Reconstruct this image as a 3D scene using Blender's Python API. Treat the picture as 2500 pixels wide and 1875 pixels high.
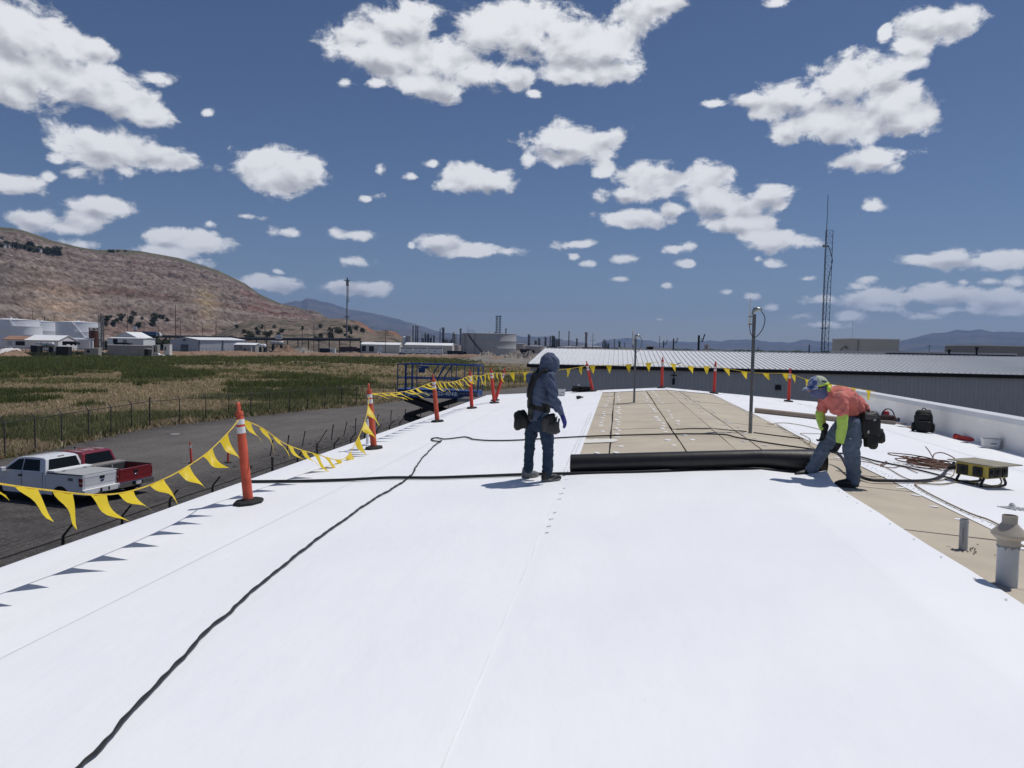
import bpy, bmesh, math, random
import numpy as np
from mathutils import Vector, Matrix, noise as mnoise

for o in list(bpy.data.objects): bpy.data.objects.remove(o)
SC = bpy.context.scene
COL = SC.collection
rnd = random.Random(7)

# ------------------------------------------------------------------ camera
CAM_Z = 7.0
F_PX = 1800.0                      # focal length for a 2500 px wide frame
YAW, PITCH, ROLL = math.radians(8.156), math.radians(2.908), 0.019
FWD = Vector((-math.sin(YAW)*math.cos(PITCH), math.cos(YAW)*math.cos(PITCH), -math.sin(PITCH)))
_r0 = FWD.cross(Vector((0, 0, 1))).normalized(); _u0 = _r0.cross(FWD)
RGT = _r0*math.cos(ROLL) + _u0*math.sin(ROLL)
UPV = -_r0*math.sin(ROLL) + _u0*math.cos(ROLL)
CAMP = Vector((0, 0, CAM_Z))
cam = bpy.data.cameras.new('camera')
cam.sensor_fit = 'HORIZONTAL'; cam.sensor_width = 36.0; cam.lens = 36.0*F_PX/2500.0
cam.clip_start = 0.05; cam.clip_end = 90000
camo = bpy.data.objects.new('camera', cam); COL.objects.link(camo)
camo.matrix_world = Matrix((
    (RGT.x, UPV.x, -FWD.x, 0), (RGT.y, UPV.y, -FWD.y, 0), (RGT.z, UPV.z, -FWD.z, CAM_Z), (0, 0, 0, 1)))
SC.camera = camo

def ray(x, y):                     # direction of a photograph pixel
    return FWD + RGT*((x-1250)/F_PX) + UPV*((937.5-y)/F_PX)
def gnd(x, y, z=0.0):              # where it meets the level z
    d = ray(x, y); return CAMP + d*((z-CAM_Z)/d.z)
def aty(x, y, Y):                  # where it meets the upright plane at distance Y
    d = ray(x, y); return CAMP + d*(Y/d.y)

# ------------------------------------------------------------------ sun, exposure
SUN_EL, SUN_AZ = math.radians(66.5), math.radians(57)      # azimuth to the right of the roof ridge direction (+Y)
SUN_DIR = Vector((math.sin(SUN_AZ)*math.cos(SUN_EL), math.cos(SUN_AZ)*math.cos(SUN_EL), math.sin(SUN_EL)))
sl = bpy.data.lights.new('sun', 'SUN'); sl.energy = 3.3; sl.angle = math.radians(0.53); sl.color = (1.0, 0.965, 0.92)
slo = bpy.data.objects.new('sun', sl); COL.objects.link(slo)
slo.rotation_euler = (-SUN_DIR).to_track_quat('-Z', 'Y').to_euler()
SC.view_settings.view_transform = 'Standard'; SC.view_settings.look = 'None'
SC.view_settings.exposure = 0.0; SC.view_settings.gamma = 1.0; SC.view_settings.use_curve_mapping = False
SC.render.engine = 'CYCLES'
SC.cycles.use_denoising = True
SC.cycles.max_bounces = 7; SC.cycles.diffuse_bounces = 3; SC.cycles.glossy_bounces = 3
SC.cycles.transparent_max_bounces = 16; SC.cycles.volume_bounces = 0
SC.cycles.use_adaptive_sampling = True; SC.cycles.adaptive_threshold = 0.012

# ------------------------------------------------------------------ sky with cumulus clouds
W = bpy.data.worlds.new('World'); SC.world = W; W.use_nodes = True
nt = W.node_tree; nt.nodes.clear()
def N(t, **kw):
    n = nt.nodes.new(t)
    for k, v in kw.items(): setattr(n, k, v)
    return n
def L(a, b): nt.links.new(a, b)
def M(op, a, b=None, c=None, clamp=False):
    n = N('ShaderNodeMath', operation=op); n.use_clamp = clamp
    for i, v in enumerate((a, b, c)):
        if v is None: continue
        if isinstance(v, (int, float)): n.inputs[i].default_value = v
        else: L(v, n.inputs[i])
    return n.outputs[0]
def SM(v, lo, hi):
    n = N('ShaderNodeMapRange', interpolation_type='SMOOTHSTEP'); L(v, n.inputs[0])
    n.inputs[1].default_value = lo; n.inputs[2].default_value = hi
    return n.outputs[0]
def MIXC(f, a, b):
    n = N('ShaderNodeMix', data_type='RGBA')
    for s, v in ((n.inputs[0], f), (n.inputs[6], a), (n.inputs[7], b)):
        if isinstance(v, tuple): s.default_value = v if len(v) == 4 else (*v, 1)
        elif isinstance(v, (int, float)): s.default_value = v
        else: L(v, s)
    return n.outputs[2]
sky = N('ShaderNodeTexSky', sky_type='NISHITA'); sky.sun_disc = False
sky.sun_elevation = SUN_EL; sky.sun_rotation = SUN_AZ; sky.altitude = 1300; sky.air_density = 1.0; sky.dust_density = 0.6; sky.ozone_density = 2.0
tc = N('ShaderNodeTexCoord')
sep = N('ShaderNodeSeparateXYZ'); L(tc.outputs['Generated'], sep.inputs[0])
az = M('ARCTAN2', sep.outputs[0], sep.outputs[1]); el = M('ARCSINE', sep.outputs[2])
pc = N('ShaderNodeCombineXYZ'); L(az, pc.inputs[0]); L(el, pc.inputs[1]); P = pc.outputs[0]
# clouds of the view: ellipses in half-size zoom pixels of the photograph (image a: left part, image b: right part)
CL_A = [(60,120,170,130),(250,170,200,100),(400,210,90,48),(80,300,200,120),(330,360,220,100),(500,430,190,80),(650,500,110,40),(60,400,120,60),
 (430,640,170,100),(560,650,150,70),(720,680,140,45),(250,685,50,28),(330,740,70,30),(540,740,80,30),(60,800,150,40),(215,765,35,20),(900,490,30,16),(690,340,70,26),
 (1200,745,190,85),(1340,720,60,50),(1100,740,90,60),(150,950,110,45),(370,955,90,40),(450,900,150,38),(260,980,110,25),(700,1030,70,40),(860,1045,130,40),(720,1090,130,30),(350,1060,110,20),
 (1640,730,26,22),(1780,762,32,11),(1870,708,35,12),(1640,845,30,18),(1580,858,25,10),(1050,933,60,13),(905,965,25,18),(1250,1005,65,16),(1440,1000,60,25),(1540,1020,100,20),(1520,1130,100,20),(1200,1172,35,11),(1775,1062,20,15),
 (1900,1050,90,38),(2050,1080,130,28),(2180,1085,120,22),(2030,780,130,60),(2110,790,100,45),(1960,800,80,30),
 (1540,140,110,60),(1750,100,150,90),(1650,230,200,90),(1900,250,150,110),(1850,370,140,60),(2080,330,150,60),(2100,130,150,100),(1500,355,40,18),(1630,358,45,18),
 (1150,1225,160,30),(1560,1243,150,30),(820,1140,150,24)]
CL_B = [(60,120,150,130),(250,180,180,120),(400,210,140,120),(420,300,120,50),(250,310,130,50),(30,340,60,50),(90,400,40,15),(550,50,110,90),(650,10,100,40),
 (1780,110,120,80),(1900,90,110,60),(1740,190,80,50),(1610,140,28,35),(1450,340,140,100),(1600,340,110,80),(1650,450,150,90),(1400,530,220,90),(1200,430,180,70),(1040,430,90,35),(880,445,50,14),(1700,530,120,60),(1200,570,60,45),(1800,510,55,50),(1700,280,70,35),
 (260,620,180,75),(400,600,70,40),(240,680,90,35),(75,690,30,25),(620,780,180,70),(820,770,110,70),(500,840,120,40),(880,860,120,60),(400,735,45,30),(1100,850,100,50),(1160,890,70,25),(980,890,100,50),
 (540,945,150,40),(690,910,60,30),(980,970,140,40),(1130,1045,150,40),(1040,1020,70,30),(1250,1050,80,22),(1550,690,150,42),(1660,720,60,30),(1680,665,40,18),(1580,890,60,20),
 (280,1055,90,16),(270,1107,25,12),(330,1138,35,12),(490,1118,75,18),(710,1075,90,16),(770,1065,45,18),(750,1138,40,12),(1130,1143,65,18),(1060,1120,20,14),
 (1900,1110,130,40),(2080,1130,150,35),(1770,1110,100,22),(2060,1160,150,18),(1270,1205,40,10),(1530,1205,35,14),(1480,1240,55,14),(1950,1217,30,10),(2060,1215,50,16),(2180,1220,50,22),
 (1350,1295,100,22),(1600,1290,200,35),(1850,1280,200,40),(2100,1290,180,40),(1900,1340,200,25),(2150,1340,120,25),(1600,1330,100,16),(1270,1365,80,18),(1450,1370,90,24),(1780,1365,100,20),(1350,1400,120,14),
 (1030,1283,45,14),(1120,1327,40,12),(930,1262,25,9),(665,1233,25,10),(460,1205,45,9),(640,1380,35,6),(1150,5,70,20)]
def azel(x, y):
    d = ray(x, y).normalized(); return math.atan2(d.x, d.y), math.asin(d.z)
CL = []
for lst, off in ((CL_A, 0), (CL_B, 1250)):
    for (x, y, rx, ry) in lst:
        x, y, rx, ry = off+x*.5651, y*.5651, rx*.5651, ry*.5651
        a0, e0 = azel(x-rx, y); a1, e1 = azel(x+rx, y); ac, ec = azel(x, y)
        eb, et = azel(x, y+ry)[1], azel(x, y-ry)[1]
        CL.append((ac, ec, (a1-a0)/2*1.13+.0015, (et-eb)/2*1.13+.0012))
def field(p, clouds, shift=0.0):
    acc = None
    for (a, e, ra, re) in clouds:
        e2 = e - shift*re; k = 0.0
        if re < .0105: ra, re, k = ra*1.55, re*1.7, .52          # small clouds: broad and thin, frayed by the noise
        v = N('ShaderNodeVectorMath', operation='MULTIPLY_ADD'); L(p, v.inputs[0])
        v.inputs[1].default_value = (1/ra, 1/re, 0); v.inputs[2].default_value = (-a/ra, -e2/re, 0)
        l = N('ShaderNodeVectorMath', operation='LENGTH'); L(v.outputs[0], l.inputs[0])
        lv = l.outputs['Value'] if not k else M('ADD', l.outputs['Value'], k)
        acc = lv if acc is None else M('SMOOTH_MIN', acc, lv, 0.22)
    return acc
def fbm(scale, detail, rough, src, dist=0.0, off=0.0):
    m = N('ShaderNodeMapping'); L(src, m.inputs[0]); m.inputs['Location'].default_value = (off, off*.7, 0); m.inputs['Scale'].default_value = (1, 1.45, 1)
    n = N('ShaderNodeTexNoise', noise_dimensions='3D'); L(m.outputs[0], n.inputs['Vector'])
    n.inputs['Scale'].default_value = scale; n.inputs['Detail'].default_value = detail; n.inputs['Roughness'].default_value = rough; n.inputs['Distortion'].default_value = dist
    return n.outputs['Fac']
sh = N('ShaderNodeVectorMath', operation='ADD'); L(P, sh.inputs[0]); sh.inputs[1].default_value = (0.005, 0.014, 0)
n0 = fbm(19, 10, .655, P, .3); s0 = fbm(24, 3, .52, P, .3, 1.3); s1 = fbm(24, 3, .52, sh.outputs[0], .3, 1.3)
vo = N('ShaderNodeTexVoronoi', feature='SMOOTH_F1'); L(P, vo.inputs['Vector']); vo.inputs['Scale'].default_value = 46; vo.inputs['Smoothness'].default_value = .8
billow = M('SUBTRACT', .40, vo.outputs['Distance'])               # round cauliflower heads
d0 = M('ADD', M('MULTIPLY', M('SUBTRACT', n0, .5), 2.5), M('MULTIPLY', billow, .30))
fA = field(P, CL)
BIG = [c for c in CL if c[3] > .011]
fB = field(P, BIG, 0.55)
# beyond the frame the same broken cumulus goes on
gen = fbm(3.4, 4, .5, P, .0, 9.7)
inx = M('MULTIPLY', SM(M('ABSOLUTE', M('ADD', az, 0.14)), .66, .60), M('MULTIPLY', SM(el, .47, .40), 1.0))
gD = M('MULTIPLY', M('SUBTRACT', gen, .60), 7.0)
gD = M('SUBTRACT', gD, M('MULTIPLY', inx, 6.0))
D0 = M('MAXIMUM', M('SUBTRACT', 1.12, fA), gD)
D = M('ADD', D0, d0)
alpha = SM(D, 0.0, 0.46)
under = M('SUBTRACT', M('SUBTRACT', 1.12, fB), D0)                 # thicker cloud above than here: an underside
relief = M('MULTIPLY', M('SUBTRACT', s1, s0), 2.0)                 # denser towards the light: a shaded flank
lump = M('MULTIPLY', M('SUBTRACT', vo.outputs['Distance'], .4), .35)
grey = SM(M('ADD', M('ADD', M('MULTIPLY', under, 1.0), M('MULTIPLY', M('MINIMUM', D0, .8), .45)), M('ADD', relief, lump)), -.12, 1.15)
cloudc = MIXC(grey, (0.86, 0.87, 0.89), (0.40, 0.41, 0.45))
far = SM(el, .16, .01)
cloudc = MIXC(M('MULTIPLY', far, .30), cloudc, (.50, .56, .64))
bgsky = N('ShaderNodeBackground'); bgcl = N('ShaderNodeBackground'); mixb = N('ShaderNodeMixShader'); wo = N('ShaderNodeOutputWorld')
hsv = N('ShaderNodeHueSaturation'); L(sky.outputs[0], hsv.inputs['Color']); hsv.inputs['Saturation'].default_value = 1.07
tint = N('ShaderNodeMix', data_type='RGBA', blend_type='MULTIPLY'); tint.inputs[0].default_value = 1; L(hsv.outputs[0], tint.inputs[6]); tint.inputs[7].default_value = (.99, .98, 1.08, 1); L(tint.outputs[2], bgsky.inputs[0]); bgsky.inputs[1].default_value = 0.052
L(cloudc, bgcl.inputs[0]); bgcl.inputs[1].default_value = 1.0
up = SM(sep.outputs[2], -.002, .004)
L(M('MULTIPLY', alpha, up), mixb.inputs[0]); L(bgsky.outputs[0], mixb.inputs[1]); L(bgcl.outputs[0], mixb.inputs[2])
L(mixb.outputs[0], wo.inputs[0])
W.cycles.sampling_method = 'MANUAL'; W.cycles.sample_map_resolution = 512
# ------------------------------------------------------------------ helpers
R = math.radians
def Vv(*a): return Vector(a)
class MB:
    """collects shapes; build() links them as one mesh object"""
    def __init__(s): s.v = []; s.f = []
    def add(s, vs, fs):
        b = len(s.v); s.v += [tuple(v) for v in vs]; s.f += [tuple(i+b for i in f) for f in fs]; return s
    def box(s, c, d, rz=0.0, m=None):
        x, y, z = d[0]/2, d[1]/2, d[2]/2
        vs = [Vector(p) for p in ((-x,-y,-z),(x,-y,-z),(x,y,-z),(-x,y,-z),(-x,-y,z),(x,-y,z),(x,y,z),(-x,y,z))]
        if m is not None: vs = [m @ v for v in vs]
        if rz: q = Matrix.Rotation(rz, 3, 'Z'); vs = [q @ v for v in vs]
        return s.add([v+Vector(c) for v in vs], [(0,3,2,1),(4,5,6,7),(0,1,5,4),(1,2,6,5),(2,3,7,6),(3,0,4,7)])
    def b2(s, a, b):                     # box between two corners
        a, b = Vector(a), Vector(b); d = b-a
        return s.box((a+b)/2, (abs(d.x), abs(d.y), abs(d.z)))
    def bar(s, p, q, w, h=None, up=(0,0,1)):
        p, q = Vector(p), Vector(q); h = h or w; d = (q-p); L_ = d.length
        if L_ < 1e-6: return s
        d.normalize(); u = Vector(up)
        if abs(d.dot(u)) > .99: u = Vector((0,1,0))
        r = d.cross(u).normalized(); u = r.cross(d)
        vs = [pt + r*a*w/2 + u*b*h/2 for pt in (p, q) for a, b in ((-1,-1),(1,-1),(1,1),(-1,1))]
        return s.add(vs, [(0,1,2,3),(7,6,5,4),(0,4,5,1),(1,5,6,2),(2,6,7,3),(3,7,4,0)])
    def tube(s, pts, r, n=8, caps=True):
        pts = [Vector(p) for p in pts]; m = len(pts)
        rs = r if isinstance(r, (list, tuple)) else [r]*m
        t0 = (pts[1]-pts[0]).normalized()
        u = Vector((0,0,1)) if abs(t0.z) < .9 else Vector((1,0,0))
        b = len(s.v); nrm = (u - t0*u.dot(t0)).normalized()
        for i, p in enumerate(pts):
            t = (pts[min(i+1, m-1)]-pts[max(i-1, 0)])
            t = t.normalized() if t.length > 1e-9 else t0
            nrm = nrm - t*nrm.dot(t)
            nrm = nrm.normalized() if nrm.length > 1e-6 else t.orthogonal().normalized()
            bn = t.cross(nrm)
            for k in range(n):
                a = 2*math.pi*k/n; s.v.append(tuple(p + (nrm*math.cos(a)+bn*math.sin(a))*rs[i]))
        for i in range(m-1):
            for k in range(n):
                k2 = (k+1) % n; s.f.append((b+i*n+k, b+i*n+k2, b+(i+1)*n+k2, b+(i+1)*n+k))
        if caps:
            s.f.append(tuple(b+k for k in reversed(range(n)))); s.f.append(tuple(b+(m-1)*n+k for k in range(n)))
        return s
    def cyl(s, p, q, r0, r1=None, n=16, caps=True): return s.tube([p, q], [r0, r0 if r1 is None else r1], n, caps)
    def lathe(s, prof, n=24, c=(0,0,0), cap=False):
        c = Vector(c); b = len(s.v); m = len(prof)
        for (r_, z) in prof:
            for k in range(n):
                a = 2*math.pi*k/n; s.v.append((c.x+r_*math.cos(a), c.y+r_*math.sin(a), c.z+z))
        for i in range(m-1):
            for k in range(n):
                k2 = (k+1) % n; s.f.append((b+i*n+k, b+i*n+k2, b+(i+1)*n+k2, b+(i+1)*n+k))
        if cap:
            s.f.append(tuple(b+k for k in reversed(range(n)))); s.f.append(tuple(b+(m-1)*n+k for k in range(n)))
        return s
    def prism(s, poly, z0, z1, fn=lambda x, y, z: (x, y, z)):     # polygon in (x, y) pulled from z0 to z1, then mapped
        n = len(poly)
        vs = [fn(x, y, z0) for x, y in poly] + [fn(x, y, z1) for x, y in poly]
        fs = [tuple(reversed(range(n))), tuple(range(n, 2*n))] + [(i, (i+1) % n, n+(i+1) % n, n+i) for i in range(n)]
        return s.add(vs, fs)
    def ell(s, c, r, nu=12, nv=8, m=None):
        c = Vector(c); b = len(s.v)
        for j in range(nv+1):
            th = math.pi*j/nv
            for k in range(nu):
                a = 2*math.pi*k/nu
                v = Vector((r[0]*math.sin(th)*math.cos(a), r[1]*math.sin(th)*math.sin(a), r[2]*math.cos(th)))
                s.v.append(tuple(c + (m @ v if m is not None else v)))
        for j in range(nv):
            for k in range(nu):
                k2 = (k+1) % nu; s.f.append((b+j*nu+k, b+(j+1)*nu+k, b+(j+1)*nu+k2, b+j*nu+k2))
        return s
    def quad(s, a, b, c, d): return s.add([a, b, c, d], [(0,1,2,3)])
    def loft(s, rings, caps=True, closed=True):
        n = len(rings[0]); b = len(s.v)
        for r_ in rings: s.v += [tuple(p) for p in r_]
        for i in range(len(rings)-1):
            for k in range(n if closed else n-1):
                k2 = (k+1) % n; s.f.append((b+i*n+k, b+i*n+k2, b+(i+1)*n+k2, b+(i+1)*n+k))
        if caps:
            s.f.append(tuple(b+k for k in reversed(range(n)))); s.f.append(tuple(b+(len(rings)-1)*n+k for k in range(n)))
        return s
    def mesh(s, name, mat=None, smooth=None):
        me = bpy.data.meshes.new(name); me.from_pydata(s.v, [], s.f); me.update()
        bm = bmesh.new(); bm.from_mesh(me)
        bmesh.ops.remove_doubles(bm, verts=bm.verts, dist=1e-5)
        bmesh.ops.recalc_face_normals(bm, faces=bm.faces); bm.to_mesh(me); bm.free()
        if mat: me.materials.append(mat)
        if smooth is not None: shade(me, smooth)
        return me
    def build(s, name, mat, parent=None, smooth=None, bevel=None, loc=None, seg=2):
        return obj(name, s.mesh(name, mat, smooth), parent, bevel, loc, seg)
def shade(me, deg):
    me.polygons.foreach_set('use_smooth', [True]*len(me.polygons))
    if deg < 180:
        try: me.set_sharp_from_angle(angle=R(deg))
        except Exception: pass
def obj(name, me, parent=None, bevel=None, loc=None, seg=2):
    o = bpy.data.objects.new(name, me); COL.objects.link(o)
    if parent is not None: o.parent = parent
    if loc is not None: o.location = loc
    if bevel:
        b = o.modifiers.new('bevel', 'BEVEL'); b.width = bevel; b.segments = seg; b.limit_method = 'ANGLE'; b.angle_limit = R(35); b.harden_normals = False
    return o
LABELS = {}
def tag(o, label, cat, group=None):
    o['label'] = label; o['category'] = cat
    if group: o['group'] = group
    return o
def thing(name, label, cat, loc=(0,0,0), rz=0.0, group=None):
    o = bpy.data.objects.new(name, None); COL.objects.link(o); o.empty_display_size = .3
    o.location = loc; o.rotation_euler = (0, 0, rz); return tag(o, label, cat, group)
def structure(o): o['kind'] = 'structure'; return o
def stuff(o, label=None, cat=None):
    o['kind'] = 'stuff'
    if label: o['label'] = label; o['category'] = cat
    return o
def copy_tree(o, parent=None):
    c = o.copy(); COL.objects.link(c); c.parent = parent
    for ch in o.children: copy_tree(ch, c)
    return c
def dup(root, loc, rz=None, label=None, group=None, scale=None):
    c = copy_tree(root); c.location = loc
    if rz is not None: c.rotation_euler = (0, 0, rz)
    if label: c['label'] = label
    if group: c['group'] = group
    if scale is not None: c.scale = scale if not isinstance(scale, (int, float)) else (scale,)*3
    return c
def text_mb(txt, size, name, mat, parent, mtx, extrude=.002, align='CENTER', shear=0, bold=0):
    cu = bpy.data.curves.new(name, 'FONT'); cu.body = txt; cu.size = size; cu.extrude = extrude; cu.align_x = align; cu.shear = shear; cu.offset = bold
    cu.resolution_u = 2
    to = bpy.data.objects.new(name, cu); COL.objects.link(to)
    dg = bpy.context.evaluated_depsgraph_get(); me = bpy.data.meshes.new_from_object(to.evaluated_get(dg)); me.name = name
    bpy.data.objects.remove(to); me.materials.clear(); me.materials.append(mat)
    o = bpy.data.objects.new(name, me); COL.objects.link(o)
    if parent is not None: o.parent = parent
    o.matrix_local = mtx
    return o
def catmull(pts, sub=6, closed=False):
    pts = [Vector(p) for p in pts]; n = len(pts); out = []
    for i in range(n-1 if not closed else n):
        p0 = pts[(i-1) % n] if (closed or i > 0) else pts[0]*2-pts[1]
        p1, p2 = pts[i], pts[(i+1) % n]
        p3 = pts[(i+2) % n] if (closed or i+2 < n) else pts[-1]*2-pts[-2]
        for k in range(sub):
            t = k/sub
            out.append(.5*((2*p1)+(-p0+p2)*t+(2*p0-5*p1+4*p2-p3)*t*t+(-p0+3*p1-3*p2+p3)*t**3))
    if not closed: out.append(pts[-1])
    return out
def fb(x, y, z=0.0, o=5, h=.9):
    return mnoise.fractal(Vector((x, y, z)), h, 2.0, o)

# ------------------------------------------------------------------ materials
MATS = {}
def pm(name, col, rough=.6, metal=0.0, var=.12, scale=6.0, bump=0.0, bscale=None, spec=.4, coord='Object', col2=None, thr=None, detail=6, transl=0.0, stretch=(1,1,1), alpha=None, coat=0.0, attr=None):
    """principled material; noise varies its own colour and gives fine relief"""
    if name in MATS: return MATS[name]
    m = bpy.data.materials.new(name); m.use_nodes = True; t = m.node_tree; t.nodes.clear()
    n = t.nodes.new; l = t.links.new
    out = n('ShaderNodeOutputMaterial'); bs = n('ShaderNodeBsdfPrincipled')
    tcn = n('ShaderNodeTexCoord'); mp = n('ShaderNodeMapping'); mp.inputs['Scale'].default_value = stretch
    l(tcn.outputs[coord], mp.inputs[0])
    nz = n('ShaderNodeTexNoise'); nz.inputs['Scale'].default_value = scale; nz.inputs['Detail'].default_value = detail; nz.inputs['Roughness'].default_value = .6
    l(mp.outputs[0], nz.inputs['Vector'])
    rp = n('ShaderNodeValToRGB'); e = rp.color_ramp.elements
    lo, hi = thr if thr else (.3, .7)
    e[0].position, e[1].position = lo, hi
    c = Vector(col[:3]); c2 = Vector(col2[:3]) if col2 else None
    e[0].color = (*(c*(1-var) if c2 is None else c), 1); e[1].color = (*(c*(1+var) if c2 is None else c2), 1)
    l(nz.outputs['Fac'], rp.inputs[0])
    csock = rp.outputs[0]
    if attr:
        at = n('ShaderNodeAttribute'); at.attribute_name = attr
        mx = n('ShaderNodeMix'); mx.data_type = 'RGBA'; mx.blend_type = 'MULTIPLY'; mx.inputs[0].default_value = 1
        l(at.outputs['Color'], mx.inputs[6]); l(csock, mx.inputs[7]); csock = mx.outputs[2]
    l(csock, bs.inputs['Base Color'])
    bs.inputs['Roughness'].default_value = rough; bs.inputs['Metallic'].default_value = metal; bs.inputs['Specular IOR Level'].default_value = spec
    bs.inputs['Coat Weight'].default_value = coat; bs.inputs['Coat Roughness'].default_value = .06
    if alpha is not None: bs.inputs['Alpha'].default_value = alpha
    if bump:
        nb = n('ShaderNodeTexNoise'); nb.inputs['Scale'].default_value = bscale or scale*4; nb.inputs['Detail'].default_value = 5
        l(mp.outputs[0], nb.inputs['Vector'])
        bp = n('ShaderNodeBump'); bp.inputs['Strength'].default_value = 1.0; bp.inputs['Distance'].default_value = bump
        l(nb.outputs['Fac'], bp.inputs['Height']); l(bp.outputs[0], bs.inputs['Normal'])
    if transl:
        tr = n('ShaderNodeBsdfTranslucent'); l(csock, tr.inputs[0]); mxs = n('ShaderNodeMixShader'); mxs.inputs[0].default_value = transl
        l(bs.outputs[0], mxs.inputs[1]); l(tr.outputs[0], mxs.inputs[2]); l(mxs.outputs[0], out.inputs[0])
    else: l(bs.outputs[0], out.inputs[0])
    MATS[name] = m; return m
def glassy(name, tint=(.008,.009,.010), rough=.04):
    return pm(name, tint, rough=rough, var=.05, scale=2, spec=.22)

m_black = pm('black_plastic', (.012,.012,.013), .45, var=.2)
m_blackrub = pm('black_rubber', (.014,.013,.013), .75, var=.25, scale=14, bump=.002)
m_blackmetal = pm('black_painted_metal', (.02,.021,.022), .5, var=.25, scale=8)
m_galv = pm('galvanised_steel', (.32,.33,.34), .5, .6, var=.15, scale=8)
m_darkpost = pm('weathered_dark_steel', (.055,.052,.05), .7, .2, var=.3, scale=9)
m_white = pm('white_paint', (.74,.75,.76), .5, var=.05, scale=2)
m_rust = pm('rusted_steel', (.16,.055,.03), .9, var=.5, scale=4, col2=(.025,.018,.018), thr=(.42,.62), stretch=(1,1,.4))
m_wood_pole = pm('weathered_timber_pole', (.07,.05,.04), .9, var=.3, scale=6, stretch=(1,1,.2))
m_glassdark = glassy('dark_glass')
m_chrome = pm('chrome', (.6,.6,.62), .15, 1.0, var=.05)
m_steelgrey = pm('grey_steel', (.12,.125,.13), .5, .5, var=.2)
# ------------------------------------------------------------------ the land
def npn(x, y, seed=0):                       # numpy gradient noise
    rs = np.random.RandomState(seed); perm = rs.permutation(512); g = rs.uniform(-1, 1, (512, 2))
    xi, yi = np.floor(x).astype(int), np.floor(y).astype(int); xf, yf = x-xi, y-yi
    u, v = xf*xf*xf*(xf*(xf*6-15)+10), yf*yf*yf*(yf*(yf*6-15)+10)
    def gr(i, j):
        h = perm[(perm[(xi+i) & 511]+(yi+j)) & 511]; return g[h, 0]*(xf-i)+g[h, 1]*(yf-j)
    return (gr(0,0)*(1-u)+gr(1,0)*u)*(1-v)+(gr(0,1)*(1-u)+gr(1,1)*u)*v
def npf(x, y, o=6, seed=0, gain=.5, ridged=False):
    a, s, t = 1.0, 0.0, 0.0
    for i in range(o):
        n_ = npn(x*2**i+i*17.3, y*2**i-i*9.1, seed+i)
        s = s + a*((1-2*np.abs(n_)) if ridged else n_); t += a; a *= gain
    return s/t*(1 if ridged else 1.6)
def grid_mesh(name, Pn, mat, cols=None, smooth=180):
    h, w = Pn.shape[:2]
    i = np.arange(h*w).reshape(h, w); q = np.stack([i[:-1,:-1], i[:-1,1:], i[1:,1:], i[1:,:-1]], -1).reshape(-1, 4)
    me = bpy.data.meshes.new(name); me.from_pydata(Pn.reshape(-1, 3).tolist(), [], q.tolist()); me.update()
    if cols is not None:
        at = me.color_attributes.new('tint', 'FLOAT_COLOR', 'POINT'); c = np.ones((h*w, 4), np.float32); c[:, :3] = cols.reshape(-1, 3); at.data.foreach_set('color', c.ravel())
    me.materials.append(mat)
    if smooth: shade(me, smooth)
    return me
def nmat(name, build):
    m = bpy.data.materials.new(name); m.use_nodes = True; t = m.node_tree; t.nodes.clear(); MATS[name] = m
    def n(ty, **k):
        x = t.nodes.new(ty)
        for a, b in k.items(): setattr(x, a, b)
        return x
    build(t, n, t.links.new); return m
def noise_n(n, l, src, scale, detail=6, rough=.6, kind='NOISE'):
    x = n('ShaderNodeTexNoise'); x.inputs['Scale'].default_value = scale; x.inputs['Detail'].default_value = detail; x.inputs['Roughness'].default_value = rough
    l(src, x.inputs['Vector']); return x.outputs['Fac']
def ramp_n(n, l, src, stops):
    r_ = n('ShaderNodeValToRGB'); e = r_.color_ramp.elements
    while len(e) < len(stops): e.new(.5)
    for i, (p, c) in enumerate(stops): e[i].position = p; e[i].color = (*c, 1) if len(c) == 3 else c
    l(src, r_.inputs[0]); return r_.outputs[0]
def mix_n(n, l, f, a, b, bt='MIX'):
    x = n('ShaderNodeMix', data_type='RGBA', blend_type=bt)
    for s, v in ((x.inputs[0], f), (x.inputs[6], a), (x.inputs[7], b)):
        if isinstance(v, (int, float)): s.default_value = v
        elif isinstance(v, tuple): s.default_value = (*v, 1)
        else: l(v, s)
    return x.outputs[2]

# far plain: dry earth and scrub
def _plain(t, n, l):
    o = n('ShaderNodeOutputMaterial'); b = n('ShaderNodeBsdfPrincipled'); tcn = n('ShaderNodeTexCoord'); s = tcn.outputs['Object']
    c = ramp_n(n, l, noise_n(n, l, s, .012, 8), [(.35, (.13,.11,.085)), (.5, (.20,.17,.135)), (.62, (.12,.115,.08))])
    c = mix_n(n, l, .35, c, ramp_n(n, l, noise_n(n, l, s, .35, 6), [(.3, (.09,.08,.065)), (.7, (.24,.21,.17))]))
    l(c, b.inputs['Base Color']); b.inputs['Roughness'].default_value = .95; b.inputs['Specular IOR Level'].default_value = .1
    l(b.outputs[0], o.inputs[0])
g = MB(); E_ = 15500
xs = [-E_, -6000, -2000, -700, -200, 0, 200, 700, 2000, 6000, E_]; ys = [-1500, -300, 0, 100, 300, 700, 1500, 4000, 9000, E_]
for i in range(len(xs)-1):
    for j in range(len(ys)-1): g.quad((xs[i],ys[j],-.06),(xs[i+1],ys[j],-.06),(xs[i+1],ys[j+1],-.06),(xs[i],ys[j+1],-.06))
structure(g.build('ground', nmat('dry_plain', _plain)))

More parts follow.
